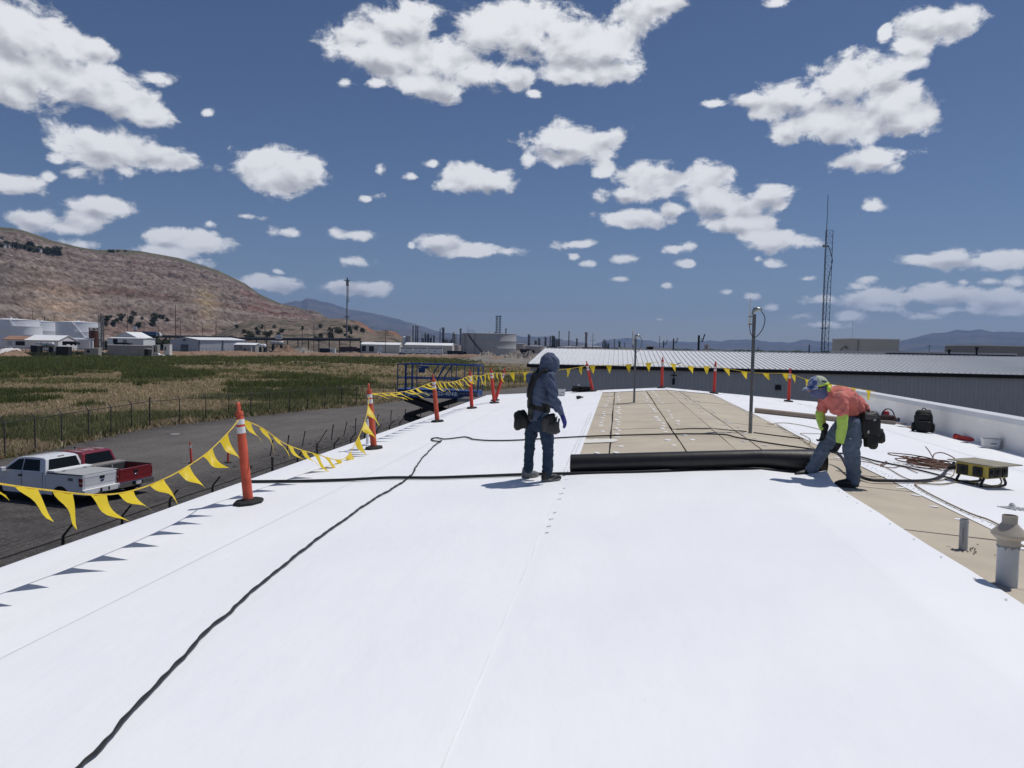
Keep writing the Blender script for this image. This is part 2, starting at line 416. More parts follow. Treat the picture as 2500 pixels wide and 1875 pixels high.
# gravel yard with a compacted, dustier drive through it
def _gravel(t, n, l):
    o = n('ShaderNodeOutputMaterial'); b = n('ShaderNodeBsdfPrincipled'); tcn = n('ShaderNodeTexCoord'); s = tcn.outputs['Object']
    sx = n('ShaderNodeSeparateXYZ'); l(s, sx.inputs[0])
    big = noise_n(n, l, s, .10, 5); med = noise_n(n, l, s, 1.1, 6)
    fine = n('ShaderNodeTexVoronoi'); fine.inputs['Scale'].default_value = 9.0; l(s, fine.inputs['Vector'])
    fine2 = noise_n(n, l, s, 7.0, 4, .7)
    gcol = ramp_n(n, l, fine2, [(.34, (.014,.013,.013)), (.5, (.060,.056,.054)), (.62, (.12,.113,.11)), (.72, (.34,.325,.315))])
    gcol = mix_n(n, l, .55, gcol, ramp_n(n, l, med, [(.3, (.034,.031,.030)), (.7, (.125,.115,.109))]))
    road = ramp_n(n, l, noise_n(n, l, s, .22, 9, .72), [(.32, (.075,.068,.064)), (.66, (.18,.164,.153))])
    road = mix_n(n, l, .5, road, ramp_n(n, l, fine2, [(.4, (.065,.06,.057)), (.65, (.20,.185,.175))]))
    # the drive lies between the far fence and the row of loose posts
    def mr(v, a, b_):
        m_ = n('ShaderNodeMapRange', interpolation_type='SMOOTHSTEP'); l(v, m_.inputs[0]); m_.inputs[1].default_value = a; m_.inputs[2].default_value = b_; return m_.outputs[0]
    def mt(op, a, b_):
        m_ = n('ShaderNodeMath', operation=op)
        for i, v in enumerate((a, b_)):
            if isinstance(v, (int, float)): m_.inputs[i].default_value = v
            else: l(v, m_.inputs[i])
        return m_.outputs[0]
    # line of drive: x runs from -27.5 at y=45 to -12 at y=130
    cx = mt('ADD', mt('MULTIPLY', mt('MAXIMUM', mt('SUBTRACT', sx.outputs[1], 55), 0), .2), -27.8)
    off = mt('ABSOLUTE', mt('ADD', mt('SUBTRACT', sx.outputs[0], cx), mt('MULTIPLY', mt('SUBTRACT', big, .5), 9)), 0)
    k = mt('MULTIPLY', mr(off, 8.5, 4.0), mr(sx.outputs[1], 27, 38))
    # tyre ruts along the drive
    wv = n('ShaderNodeTexWave', wave_type='BANDS', bands_direction='X'); wv.inputs['Scale'].default_value = .16; wv.inputs['Distortion'].default_value = 2.5; wv.inputs['Detail Scale'].default_value = .25
    l(s, wv.inputs['Vector'])
    road = mix_n(n, l, .12, road, mix_n(n, l, wv.outputs['Fac'], (.06,.055,.052), (.12,.11,.104)))
    c = mix_n(n, l, k, gcol, road)
    l(c, b.inputs['Base Color']); b.inputs['Roughness'].default_value = .95; b.inputs['Specular IOR Level'].default_value = .15
    bp = n('ShaderNodeBump'); bp.inputs['Distance'].default_value = .035; bp.inputs['Strength'].default_value = .8
    l(mix_n(n, l, .5, fine2, fine.outputs['Distance']), bp.inputs['Height']); l(bp.outputs[0], b.inputs['Normal']); l(b.outputs[0], o.inputs[0])
FENCE = [(-33.2,24.0),(-34.8,37.6),(-35.2,40.3),(-35.55,42.9),(-35.9,45.8),(-36.3,48.6),(-36.6,51.3),(-37.0,54.1)]
FENCE_B = [(-37.0,54.1),(-36.2,56.9),(-35.5,59.7),(-34.8,62.3),(-34.1,64.9),(-33.4,67.4),(-32.6,70.1),(-31.8,72.6),(-30.9,75.0),(-30.0,77.4),(-29.1,79.7)]
_d = Vector((12.8, 50.0)).normalized()
while FENCE_B[-1][1] < 134: FENCE_B.append((FENCE_B[-1][0]+_d.x*2.75, FENCE_B[-1][1]+_d.y*2.75))
yard = MB(); pl = FENCE + FENCE_B[1:]
vs = [(x-.3, y, 0) for x, y in pl]
yard.add([(-32,-40,0)] + vs + [(60, 140, 0), (60, -40, 0)], [tuple(reversed(range(len(vs)+3)))])
structure(yard.build('gravel_yard', nmat('yard_gravel', _gravel)))
# relief: gravel windrows and stones along the near fence, where the photograph shows them
st = MB(); r1 = random.Random(3)
for i in range(5200):
    x = -12.5 - abs(r1.gauss(0, 5.0)); y = r1.uniform(12, 75)
    if x < -30: continue
    s_ = r1.uniform(.02, .07) if r1.random() < .97 else r1.uniform(.08, .16)
    a = r1.uniform(0, 6.3); h = s_*r1.uniform(.4, .8)
    p = [(x+s_*math.cos(a+k*1.57)*r1.uniform(.6, 1.2), y+s_*math.sin(a+k*1.57)*r1.uniform(.6, 1.2), 0) for k in range(4)]
    st.add(p+[(x, y, h)], [(0,1,4),(1,2,4),(2,3,4),(3,0,4)])
stuff(st.build('loose_gravel_stones', pm('gravel_stone', (.10,.095,.09), .95, var=.5, scale=1.5, coord='Object')), 'loose grey gravel stones scattered along the near fence', 'gravel')

# the field behind the fence
BERM = [(-520,225),(-330,262),(-262,280),(-200,318),(-150,352),(-112,372),(-78,376),(-50,330),(-20,300),(6,262),(12,215)]
fl = MB(); fp = [(-33.2,24.0)] + FENCE[1:] + FENCE_B[1:] + [(8, 150)] + list(reversed(BERM)) + [(-520, 24)]
def _field(t, n, l):
    o = n('ShaderNodeOutputMaterial'); b = n('ShaderNodeBsdfPrincipled'); tcn = n('ShaderNodeTexCoord'); s = tcn.outputs['Object']
    mp = n('ShaderNodeMapping'); mp.inputs['Scale'].default_value = (.55, 1, 1); l(s, mp.inputs[0]); s2 = mp.outputs[0]
    c = ramp_n(n, l, noise_n(n, l, s2, .045, 7, .6), [(.36, (.12,.125,.06)), (.45, (.22,.185,.11)), (.54, (.38,.29,.19)), (.66, (.28,.205,.135))])
    c = mix_n(n, l, .5, c, ramp_n(n, l, noise_n(n, l, s, 1.4, 6, .7), [(.35, (.12,.105,.06)), (.68, (.44,.35,.23))]))
    l(c, b.inputs['Base Color']); b.inputs['Roughness'].default_value = 1; b.inputs['Specular IOR Level'].default_value = .05
    l(b.outputs[0], o.inputs[0])
fl.add([(x, y, .02) for x, y in fp], [tuple(range(len(fp)))])
structure(fl.build('field', nmat('dry_field', _field)))

# grass, sedge and reeds: blades everywhere, tall dark reed beds in long patches
def in_poly(x, y, poly):
    ins = False; j = len(poly)-1
    for i in range(len(poly)):
        xi, yi = poly[i]; xj, yj = poly[j]
        if (yi > y) != (yj > y) and x < (xj-xi)*(y-yi)/(yj-yi)+xi: ins = not ins
        j = i
    return ins
FPOLY = fp
def px_of(x, y):
    v = Vector((x, y, 0))-CAMP; w = v.dot(FWD); return 1250+F_PX*v.dot(RGT)/w, 937.5-F_PX*v.dot(UPV)/w
REEDS = [  # reed beds by ground outline, traced through the camera on to the ground: (x0, x1, y_top, y_bottom at x0, at x1)
 (-60, 520, 872, 905, 882), (-60, 400, 880, 928, 898), (500, 1160, 868, 884, 893), (-60, 345, 967, 992, 965), (860, 1180, 881, 892, 889),
 (440, 660, 878, 889, 884), (560, 640, 934, 957, 952), (600, 900, 925, 950, 942), (560, 900, 962, 985, 975), (-60, 130, 1060, 1100, 1068), (700, 860, 940, 962, 955), (300, 500, 905, 934, 926)]
def reed(px, py):
    for (x0, x1, yt, b0, b1) in REEDS:
        if x0 < px < x1:
            t_ = (px-x0)/(x1-x0); yb = b0+(b1-b0)*t_
            yt2 = yt + (py*0)
            e = min((px-x0)/60, (x1-px)/60, 1)
            if yt2+(1-e)*4 < py < yb-(1-e)*4: return True
    return False
gv, gf, gc = [], [], []
def blade(x, y, h, w, col, lean, n=3):
    for k in range(n):
        a = rnd.uniform(0, 6.283); ca, sa = math.cos(a), math.sin(a); lx, ly = rnd.gauss(0, lean)*h, rnd.gauss(0, lean)*h
        ox, oy = x+rnd.gauss(0, w*1.2), y+rnd.gauss(0, w*1.2); hh = h*rnd.uniform(.55, 1.1); b_ = len(gv)
        gv.extend(((ox-ca*w, oy-sa*w, 0), (ox+ca*w, oy+sa*w, 0), (ox+lx, oy+ly, hh))); gf.append((b_, b_+1, b_+2))
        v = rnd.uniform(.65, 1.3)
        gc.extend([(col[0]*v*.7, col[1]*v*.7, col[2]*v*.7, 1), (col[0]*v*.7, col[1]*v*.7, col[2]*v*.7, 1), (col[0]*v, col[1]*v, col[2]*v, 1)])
GREEN, DARKG, STRAW, TAN, OLIVE = (.26,.29,.10), (.17,.20,.075), (.84,.69,.46), (.66,.49,.31), (.44,.40,.20)
tries = 0; cnt = 0
while cnt < 105000 and tries < 400000:
    tries += 1
    # even in the picture: choose a pixel of the field, not a square metre
    px = rnd.uniform(-50, 1300); py = 866 + (rnd.random()**1.25)*260
    p = gnd(px, py)
    if p.y > 395 or not in_poly(p.x, p.y, FPOLY): continue
    d = p.length; cnt += 1
    n1 = fb(p.x*.035, p.y*.06, 3.3, 4); n2 = fb(p.x*.012, p.y*.03, 8.1, 3)
    wob = fb(p.x*.08, p.y*.08, 1.7, 3)
    rw = rnd.gauss(0, 1.0); bd = fb(p.x*.02, p.y*.05, 5.5, 4)
    if reed(px + wob*60, py + wob*(13 if py < 930 else 22) + rw*1.5 + bd*8) and bd > -.42:
        tall = 1.1 if py < 950 else .85
        blade(p.x, p.y, tall*rnd.uniform(.7, 1.15), .03+d*.0006, DARKG if rnd.random() < .5 else GREEN, .12, 3)
    elif n1 + .5*n2 > .36:
        blade(p.x, p.y, rnd.uniform(.3, .8), .03+d*.0006, rnd.choice((GREEN, OLIVE, OLIVE, DARKG)), .25, 3)
    else:
        blade(p.x, p.y, rnd.uniform(.15, .5), .03+d*.0006, rnd.choice((STRAW, STRAW, TAN, OLIVE)) if n2 < .2 else rnd.choice((TAN, TAN, OLIVE, STRAW)), .35, 3)
# isolated clumps of sedge and weeds along the fence foot
for i in range(150):
    px, py = rnd.uniform(420, 1150), rnd.uniform(884, 935); p = gnd(px, py)
    if not in_poly(p.x, p.y, FPOLY): continue
    for k in range(14): blade(p.x+rnd.gauss(0, .55), p.y+rnd.gauss(0, .5), rnd.uniform(.5, 1.25), .07, rnd.choice((DARKG, GREEN, OLIVE)), .2, 3)
for i in range(2600):
    k = rnd.uniform(0, len(pl)-1.001); a = Vector(pl[int(k)]).lerp(Vector(pl[int(k)+1]), k % 1)
    blade(a.x-.3+rnd.gauss(0, .45), a.y+rnd.gauss(0, .3), rnd.uniform(.15, .65), .05, rnd.choice((STRAW, STRAW, OLIVE, TAN, GREEN)), .3, 3)
me = bpy.data.meshes.new('field_grass'); me.from_pydata(gv, [], gf)
at = me.color_attributes.new('tint', 'FLOAT_COLOR', 'POINT'); at.data.foreach_set('color', np.array(gc, np.float32).ravel())
me.materials.append(pm('grass_blade', (.8,.8,.8), .85, var=.2, scale=.6, spec=.1, attr='tint', transl=.45))
stuff(obj('field_grass', me), 'dry straw grass and dark green reeds covering the field', 'grass')

# earth berm along the far side of the field
def strip(name, pts, width, height, mat, seed=0, jag=.25, n=14, seg=6.0, z0=-.05):
    path = catmull([(x, y, 0) for x, y in pts], 8); rows = []
    for i, p in enumerate(path):
        t_ = (path[min(i+1, len(path)-1)]-path[max(i-1, 0)]).normalized(); s_ = Vector((-t_.y, t_.x, 0)); row = []
        for k in range(n+1):
            u = k/n*2-1; h = height*max(0, (1-u*u))*(1+jag*2*fb(p.x*.05+seed, p.y*.05, 0, 4)) + (1-u*u)*jag*height*fb(p.x*.3, p.y*.3+k*.5, seed, 4)
            q = p+s_*u*width/2; row.append((q.x, q.y, max(h, 0)+z0))
        rows.append(row)
    return obj(name, grid_mesh(name, np.array(rows), mat))
m_earth = pm('bare_earth', (.23,.155,.11), .95, var=.35, scale=.5, spec=.1, bump=.1, bscale=2)
structure(strip('earth_berm', BERM[1:8], 14, 2.0, m_earth, 2))
m_grey_dirt = pm('pale_grey_dirt', (.22,.20,.18), .95, var=.25, scale=.15, spec=.1, bump=.08, bscale=1.5)
dl = MB(); q = [gnd(*p) for p in ((820,866),(1080,878),(1230,900),(1330,900),(1400,880),(1700,862),(1300,861),(1000,858),(820,858))]
dl.add([(p.x, p.y, .03) for p in q], [tuple(range(len(q)))]); structure(dl.build('dirt_lot', m_grey_dirt))
structure(strip('dirt_bank', [(-62,345),(-30,300),(-4,270),(14,225),(10,180)], 26, 1.6, m_grey_dirt, 9, .4))

# ------------------------------------------------------------------ hills and mountains
def hill(name, sil, d0, d1, nu, nv, mat, colfn, prof, rough, seed, back=.35, z0=-2.0):
    """terrain whose skyline stands at the distance d1 and whose foot lies at d0"""
    sx = np.array([s[0] for s in sil], float); sy = np.array([s[1] for s in sil], float)
    u = np.linspace(sx[0], sx[-1], nu); y = np.interp(u, sx, sy)
    y = y + npf(u*.045, u*0+seed, 4, seed)*1.0
    dirs = np.array([list(ray(a, b)) for a, b in zip(u, y)])
    hd = np.hypot(dirs[:,0], dirs[:,1]); az_ = np.stack([dirs[:,0]/hd, dirs[:,1]/hd], 1)
    v = np.concatenate([np.linspace(0, 1, nv), 1+np.linspace(.03, back, 12)])
    d0 = d0 if callable(d0) else (lambda x, d=d0: d+0*x); d1 = d1 if callable(d1) else (lambda x, d=d1: d+0*x)
    D0, D1 = d0(u), d1(u)
    top = np.maximum(CAM_Z + dirs[:,2]/hd*D1 + 2.0, z0)
    U, Vg = np.meshgrid(np.arange(nu), v); dist = D0[U]+(D1[U]-D0[U])*Vg
    X = az_[U,0]*dist; Y = az_[U,1]*dist
    pf = np.where(Vg <= 1, prof(np.clip(Vg, 0, 1), X, Y), 1-((Vg-1)/back)**1.5)
    amp = np.where(Vg <= 1, np.clip(Vg*6, 0, 1)*np.clip((1-Vg)*9, .0, 1), 0)
    Z = z0 + (top[U]-z0)*pf + rough(X, Y, Vg)*amp*np.clip(top[U]/60, .1, 1.3)
    P_ = np.stack([X, Y, Z], -1)
    gx = np.gradient(Z, axis=1)/np.maximum(1, np.hypot(np.gradient(X, axis=1), np.gradient(Y, axis=1)))
    gy = np.gradient(Z, axis=0)/np.maximum(1, np.hypot(np.gradient(X, axis=0), np.gradient(Y, axis=0)))
    return structure(obj(name, grid_mesh(name, P_, mat, colfn(X, Y, Z, Vg, u[U], np.hypot(gx, gy), gy))))
def lerp(a, b, t_): return np.array(a)*(1-t_[..., None])+np.array(b)*t_[..., None]
def sst(x, a, b): t_ = np.clip((x-a)/(b-a), 0, 1); return t_*t_*(3-2*t_)
m_rock = pm('quarried_rock', (.9,.9,.9), .95, var=.62, scale=.13, spec=.05, attr='tint', bump=6.0, bscale=.10, detail=11, stretch=(1,1,1.6))
m_far = pm('mountain_scrub', (.9,.9,.9), .95, var=.2, scale=.004, spec=.0, attr='tint')
SIL_Q = [(-420,520),(-200,545),(0,557),(30,559),(60,566),(130,590),(200,607),(240,613),(291,611),(342,615),(437,632),(532,662),(598,694),(632,719),(679,741),(720,751),(742,757),(777,764),(802,779),(838,795),(872,808),(910,823),(960,838)]
def prof_q(v, X, Y):
    p = v**.86
    st_ = 13.0; q = p*st_ + .9*npf(X*.005, Y*.005, 4, 5) ; fr = q-np.floor(q); step = (np.floor(q)+sst(fr, .35, .80))/st_ - .9/13*npf(X*.005, Y*.005, 4, 5)
    k = sst(v, .78, .9); return p*(.25+.75*k)+step*(.75-.75*k)
def rough_q(X, Y, v): k = 1-sst(v, .70, .88); return (4+8*k)*npf(X*.008, Y*.008, 6, 11) + k*(9*(npf(X*.016+Y*.004, Y*.005, 5, 21, ridged=True)-.5) + 6*(npf(X*.035, Y*.020, 5, 24, .6, ridged=True)-.5) + 7*npf(X*.06, Y*.06, 4, 31))
def col_q(X, Y, Z, v, u, sl_, gy):
    n1, n2, n3 = npf(X*.004, Z*.03, 5, 41), npf(X*.02, Z*.06, 5, 51), npf(X*.05, Y*.05, 4, 61)
    c = lerp((.155,.117,.102), (.215,.168,.146), sst(n1, -.35, .35))
    c = lerp(c, (.17,.095,.08), (sst(n2, .1, .45)*.55))
    c = lerp(c, (.29,.235,.20), sst(n3+n2*.5, .25, .6)*.65)
    redz = np.exp(-((u-660)/70)**2)*np.exp(-((v-.55)/.3)**2); c = lerp(c, (.19,.075,.062), redz*.7*sst(n2, -.5, .2))
    ylw = np.exp(-((u-505)/28)**2)*np.exp(-((v-.28)/.16)**2); c = lerp(c, (.36,.27,.155), ylw*.8)
    cl = np.exp(-((u-150)/75)**2)*np.exp(-((v-.12)/.13)**2); c = lerp(c, (.37,.27,.19), cl*.75)
    c = lerp(c, (.11,.10,.095), np.exp(-((u+10)/45)**2)*np.exp(-((v-.25)/.17)**2)*.8)
    scrub = sst(npf(X*.06, Y*.06, 3, 71), .22, .34)*sst(npf(X*.006, Y*.006, 3, 81), -.1, .3); c = lerp(c, (.055,.055,.04), scrub*.75)
    topz = sst(v+.14*npf(u*.012, v*3, 4, 91), .80, .90); g_ = lerp((.15,.128,.088), (.11,.105,.068), sst(npf(X*.02, Y*.02, 4, 95), -.2, .3)); c = lerp(c, g_, topz)
    crev_shade = sst(npf(X*.03, Z*.10+Y*.01, 5, 101, .65), .10, .42); c = lerp(c, (.075,.058,.052), crev_shade*.60*(1-topz))  # crevice shade put into the rock colour as dark streaks
    pale = sst(npf(X*.045+Z*.05, Z*.07, 5, 111, .65), .22, .5); c = lerp(c, (.36,.30,.265), pale*.55*(1-topz))
    bench = np.abs(np.sin(Z*.16+2.2*npf(X*.004, Y*.004, 3, 121)))**6; c = lerp(c, (.28,.235,.21), bench*.6*(1-topz))
    return c*(1+.42*npf(X*.09, Y*.09+Z*.12, 4, 99, .65))[..., None]
hill('quarry_hill', SIL_Q, lambda u: 620+np.clip(u, 0, 900)*.45, lambda u: 1750+np.clip(u, -200, 900)*.2, 760, 300, m_rock, col_q, prof_q, rough_q, 1)
SIL_F = [(430,836),(500,829),(540,812),(590,792),(620,783),(660,780),(700,784),(740,787),(802,781),(837,782),(872,787),(888,795),(903,806),(916,812),(948,810),(967,815),(983,827),(1010,842)]
def rough_f(X, Y, v): return 5*npf(X*.012, Y*.012, 5, 13)+7*(npf(X*.012, Y*.012, 5, 23, ridged=True)-.5)
def col_f(X, Y, Z, v, u, sl_, gy):
    n1, n2 = npf(X*.01, Y*.01, 5, 43), npf(X*.04, Y*.04, 4, 53)
    c = lerp((.14,.118,.095), (.235,.185,.145), sst(n1, -.3, .4)); c = lerp(c, (.05,.052,.038), sst(n2+n1*.4, .08, .3)*.8)
    red = (np.exp(-((u-895)/26)**2)+.8*np.exp(-((u-965)/20)**2))*sst(v, .5, .95); return lerp(c, (.30,.135,.085), np.clip(red*.85, 0, 1))
hill('scrubby_foothill', SIL_F, lambda u: 560+0*u, lambda u: 980+0*u, 420, 110, m_rock, col_f, lambda v, X, Y: v**.8, rough_f, 3)
def rough_m(X, Y, v): return 90*(npf(X*.0012, Y*.0012, 5, 15, ridged=True)-.5)
def col_m(snow):
    def f(X, Y, Z, v, u, s_, gy):
        n1 = npf(X*.0016, Y*.0016, 5, 17); c = lerp((.085,.085,.075), (.14,.12,.10), sst(n1, -.3, .3))
        if snow: c = lerp(c, (.8,.82,.86), sst(npf(X*.004+Z*.01, Y*.004, 4, 27), .18, .3)*sst(v, .86, .97)*np.exp(-((u-722)/34)**2))
        return c
    return f
pm_ = lambda v, X, Y: v**1.15
hill('far_mountain_slope', [(640,760),(690,742),(706,737),(720,734),(735,736),(751,727),(768,731),(785,736),(802,739),(850,755),(904,764),(948,774),(1002,790),(1043,802),(1075,813),(1122,822),(1180,824),(1262,821),(1279,826),(1306,825),(1337,826),(1369,834),(1420,841),(1470,850)], 7000, 12500, 320, 60, m_far, col_m(True), pm_, rough_m, 5, z0=-5)
hill('far_mountain_ridge', [(1395,851),(1452,843),(1489,832),(1534,829),(1550,831),(1590,833),(1609,840),(1634,838),(1685,836),(1729,834),(1748,835),(1800,833),(1845,834),(1889,838),(1927,841),(1965,832),(1990,834),(2022,837),(2085,842),(2150,846),(2230,862)], 10500, 14000, 260, 50, m_far, col_m(False), pm_, rough_m, 6, z0=-5)
hill('far_mountain_range', [(2120,852),(2199,836),(2240,827),(2275,815),(2310,812),(2338,806),(2370,809),(2395,805),(2433,813),(2470,810),(2500,812),(2560,806),(2640,816),(2760,830),(2900,850)], 8500, 13000, 260, 50, m_far, col_m(False), pm_, rough_m, 7, z0=-5)

# dark belt of distant trees on the plain
tb = MB()
for i in range(900):
    px = rnd.uniform(1330, 2560); d = rnd.uniform(1500, 3600); dr = ray(px, 860); k = d/math.hypot(dr.x, dr.y)
    x, y = dr.x*k, dr.y*k; h = rnd.uniform(4, 11); w = rnd.uniform(6, 22)
    tb.ell((x, y, h*.35), (w, w*.7, h*.65), 6, 4)
stuff(tb.build('distant_tree_belt', pm('far_foliage', (.045,.055,.03), .95, var=.4, scale=.05, spec=.05), smooth=180), 'thin dark belt of trees far out on the plain', 'trees')

# ------------------------------------------------------------------ the air
hz = MB().b2((-15800, -1700, -6.5), (15800, 15800, 900))
ho = hz.build('haze', None); stuff(ho)
hm = bpy.data.materials.new('hazy_air'); hm.use_nodes = True; t_ = hm.node_tree; t_.nodes.clear()
vo = t_.nodes.new('ShaderNodeVolumePrincipled'); vo.inputs['Color'].default_value = (.36,.56,1.0,1); vo.inputs['Density'].default_value = 6.5e-5; vo.inputs['Anisotropy'].default_value = .1
oo = t_.nodes.new('ShaderNodeOutputMaterial'); t_.links.new(vo.outputs[0], oo.inputs['Volume']); ho.data.materials.append(hm)
# ------------------------------------------------------------------ the building under our feet
RX, RZ, SLOPE = 1.89, 5.433, 0.07
XL, XR_, YF, YB = -5.46, 8.14, 30.75, -3.0
def zr(x): return RZ - SLOPE*abs(x-RX)
def onroof(x, y):                       # photograph pixel to a point of the roof
    d = ray(x, y); best = None
    for sg in (-1, 1):
        k = (-(CAM_Z-RZ)+SLOPE*sg*RX)/(d.z+SLOPE*sg*d.x); p = CAMP+d*k
        if k > 0 and sg*(p.x-RX) >= -1e-6: best = p
    return best
def _tpo(t, n, l):
    o = n('ShaderNodeOutputMaterial'); b = n('ShaderNodeBsdfPrincipled'); tcn = n('ShaderNodeTexCoord'); s = tcn.outputs['Object']
    c = ramp_n(n, l, noise_n(n, l, s, .55, 8, .6), [(.3, (.80,.812,.84)), (.7, (.855,.862,.88))])
    sp = noise_n(n, l, s, 26, 3, .5); sm_ = ramp_n(n, l, sp, [(.77, (0,0,0)), (.80, (1,1,1))])
    mp = n('ShaderNodeMapping'); mp.inputs['Scale'].default_value = (.5, 3.0, 1); l(s, mp.inputs[0])
    sc_ = ramp_n(n, l, noise_n(n, l, mp.outputs[0], 1.5, 9, .75), [(.66, (0,0,0)), (.76, (1,1,1))])
    c = mix_n(n, l, mix_n(n, l, .16, (0,0,0), sc_), c, (.50,.50,.51))
    c = mix_n(n, l, mix_n(n, l, .55, (0,0,0), sm_), c, (.45,.44,.43))
    l(c, b.inputs['Base Color']); b.inputs['Roughness'].default_value = .55; b.inputs['Specular IOR Level'].default_value = .3
    bp = n('ShaderNodeBump'); bp.inputs['Distance'].default_value = .03; bp.inputs['Strength'].default_value = .6
    mp2 = n('ShaderNodeMapping'); mp2.inputs['Scale'].default_value = (1.0, .35, 1); mp2.inputs['Rotation'].default_value = (0, 0, .3); l(s, mp2.inputs[0])
    l(noise_n(n, l, mp2.outputs[0], 2.2, 5, .5), bp.inputs['Height']); l(bp.outputs[0], b.inputs['Normal']); l(b.outputs[0], o.inputs[0])
m_tpo = nmat('white_membrane', _tpo)
m_under = pm('black_membrane_underside', (.014,.014,.015), .42, var=.2, scale=5, bump=.002, bscale=20)
m_board = pm('tan_cover_board', (.475,.418,.335), .9, var=.10, scale=1.2, bump=.004, bscale=9, spec=.15)
m_tape = pm('cream_patch', (.72,.70,.64), .6, var=.05, scale=6)
m_metalwall = pm('warm_grey_wall_panel', (.30,.29,.27), .55, var=.06, scale=1)
bld = thing('flat_roofed_building', 'low building whose white membrane roof fills the foreground', 'building', (0, 0, 0))
w = MB(); w.b2((XL+.12, YB+.1, -.05), (XR_-.02, YF-.12, 4.80)); w.build('wall', m_metalwall, bld)
dk = MB()
dk.add([(XL+.02, YB, zr(XL)-.10), (RX, YB, RZ-.10), (XR_, YB, zr(XR_)-.10), (XR_, YF-.02, zr(XR_)-.10), (RX, YF-.02, RZ-.10), (XL+.02, YF-.02, zr(XL)-.10)],
       [(0,1,4,5), (1,2,3,4)]); dk.build('roof_deck', m_metalwall, bld)
def sheet(name, x0, x1, y0, y1, lift, nx, ny, wav=.004, seed=0, mat=None, edge=0.0, extra=None):
    xs_ = sorted(set(list(np.linspace(x0, x1, nx+1)) + ([RX] if x0 < RX < x1 else []))); ys_ = np.linspace(y0, y1, ny+1); P_ = []
    for y in ys_:
        row = []
        for x in xs_:
            k = min(1, (x-x0)/.25, (x1-x)/.25)
            z = zr(x)+lift+wav*max(k, 0)*(1+fb(x*1.1+seed, y*.55, seed*.7, 3))
            yy = y
            if extra: z += extra(x, y)
            row.append((x+(edge*fb(y*.8, seed, 1, 3) if x in (x0, x1) else 0), yy, z))
        P_.append(row)
    return obj(name, grid_mesh(name, np.array(P_), mat or m_tpo), bld)
# left side: two sheets, lapped; near the eave a stop strip makes a low ridge and the sheet turns down over the edge
sheet('membrane_sheet', -3.73, -.58, YB, YF, .004, 16, 170, .003, 1)
sheet('membrane_sheet', XL+.03, -3.66, YB, YF, .008, 10, 170, .003, 2, extra=lambda x, y: .016*math.exp(-((x-(XL+.28))/.05)**2))
ed = MB(); rows = []
for y in np.linspace(YB, YF, 120):
    e_ = .006*fb(y*.7, 3, 1, 3); z0 = zr(XL)
    rows.append([(XL+.03, y, z0+.010), (XL-.01+e_, y, z0+.002), (XL-.03+e_, y, z0-.03), (XL-.035+e_, y, z0-.11), (XL-.02, y, z0-.20), (XL+.10, y, z0-.21)])
obj('eave_flashing', grid_mesh('eave_flashing', np.array(rows), m_tpo), bld)
gb = MB()
for x0, x1 in ((XL-.03, RX), (RX, XR_)):
    a, b_ = zr(x0), zr(x1)
    gb.add([(x0, YF, a+.012), (x1, YF, b_+.012), (x1, YF+.05, b_-.02), (x0, YF+.05, a-.02), (x1, YF+.05, b_-.2), (x0, YF+.05, a-.2), (x0, YF-.15, a+.012), (x1, YF-.15, b_+.012)],
           [(6,7,1,0), (0,1,2,3), (3,2,4,5)])
gb.build('gable_flashing', m_tpo, bld)
# right side: sheets to the parapet, with its dark gap of cover board between
sheet('membrane_sheet', 3.63, 6.7, YB, YF, .004, 14, 170, .003, 3)
sheet('membrane_sheet', 6.62, XR_, YB, YF, .008, 8, 170, .003, 4)
sheet('membrane_sheet', -.6, 3.65, 29.05, YF, .010, 20, 10, .003, 8)
# the new sheet, rolled out towards us from the black roll
def bulge(x, y): return (.012*math.exp(-((y-9.4)/.35)**2)*(1+fb(x*2, y, 4, 2)) + (.10*max(0, (x-2.2)/.42)**2*math.exp(-((y-9.75)/.22)**2) if x > 2.2 else 0))
sheet('membrane_sheet', -.67, 2.64, YB, 9.95, .013, 26, 120, .007, 5, extra=bulge, edge=.012)
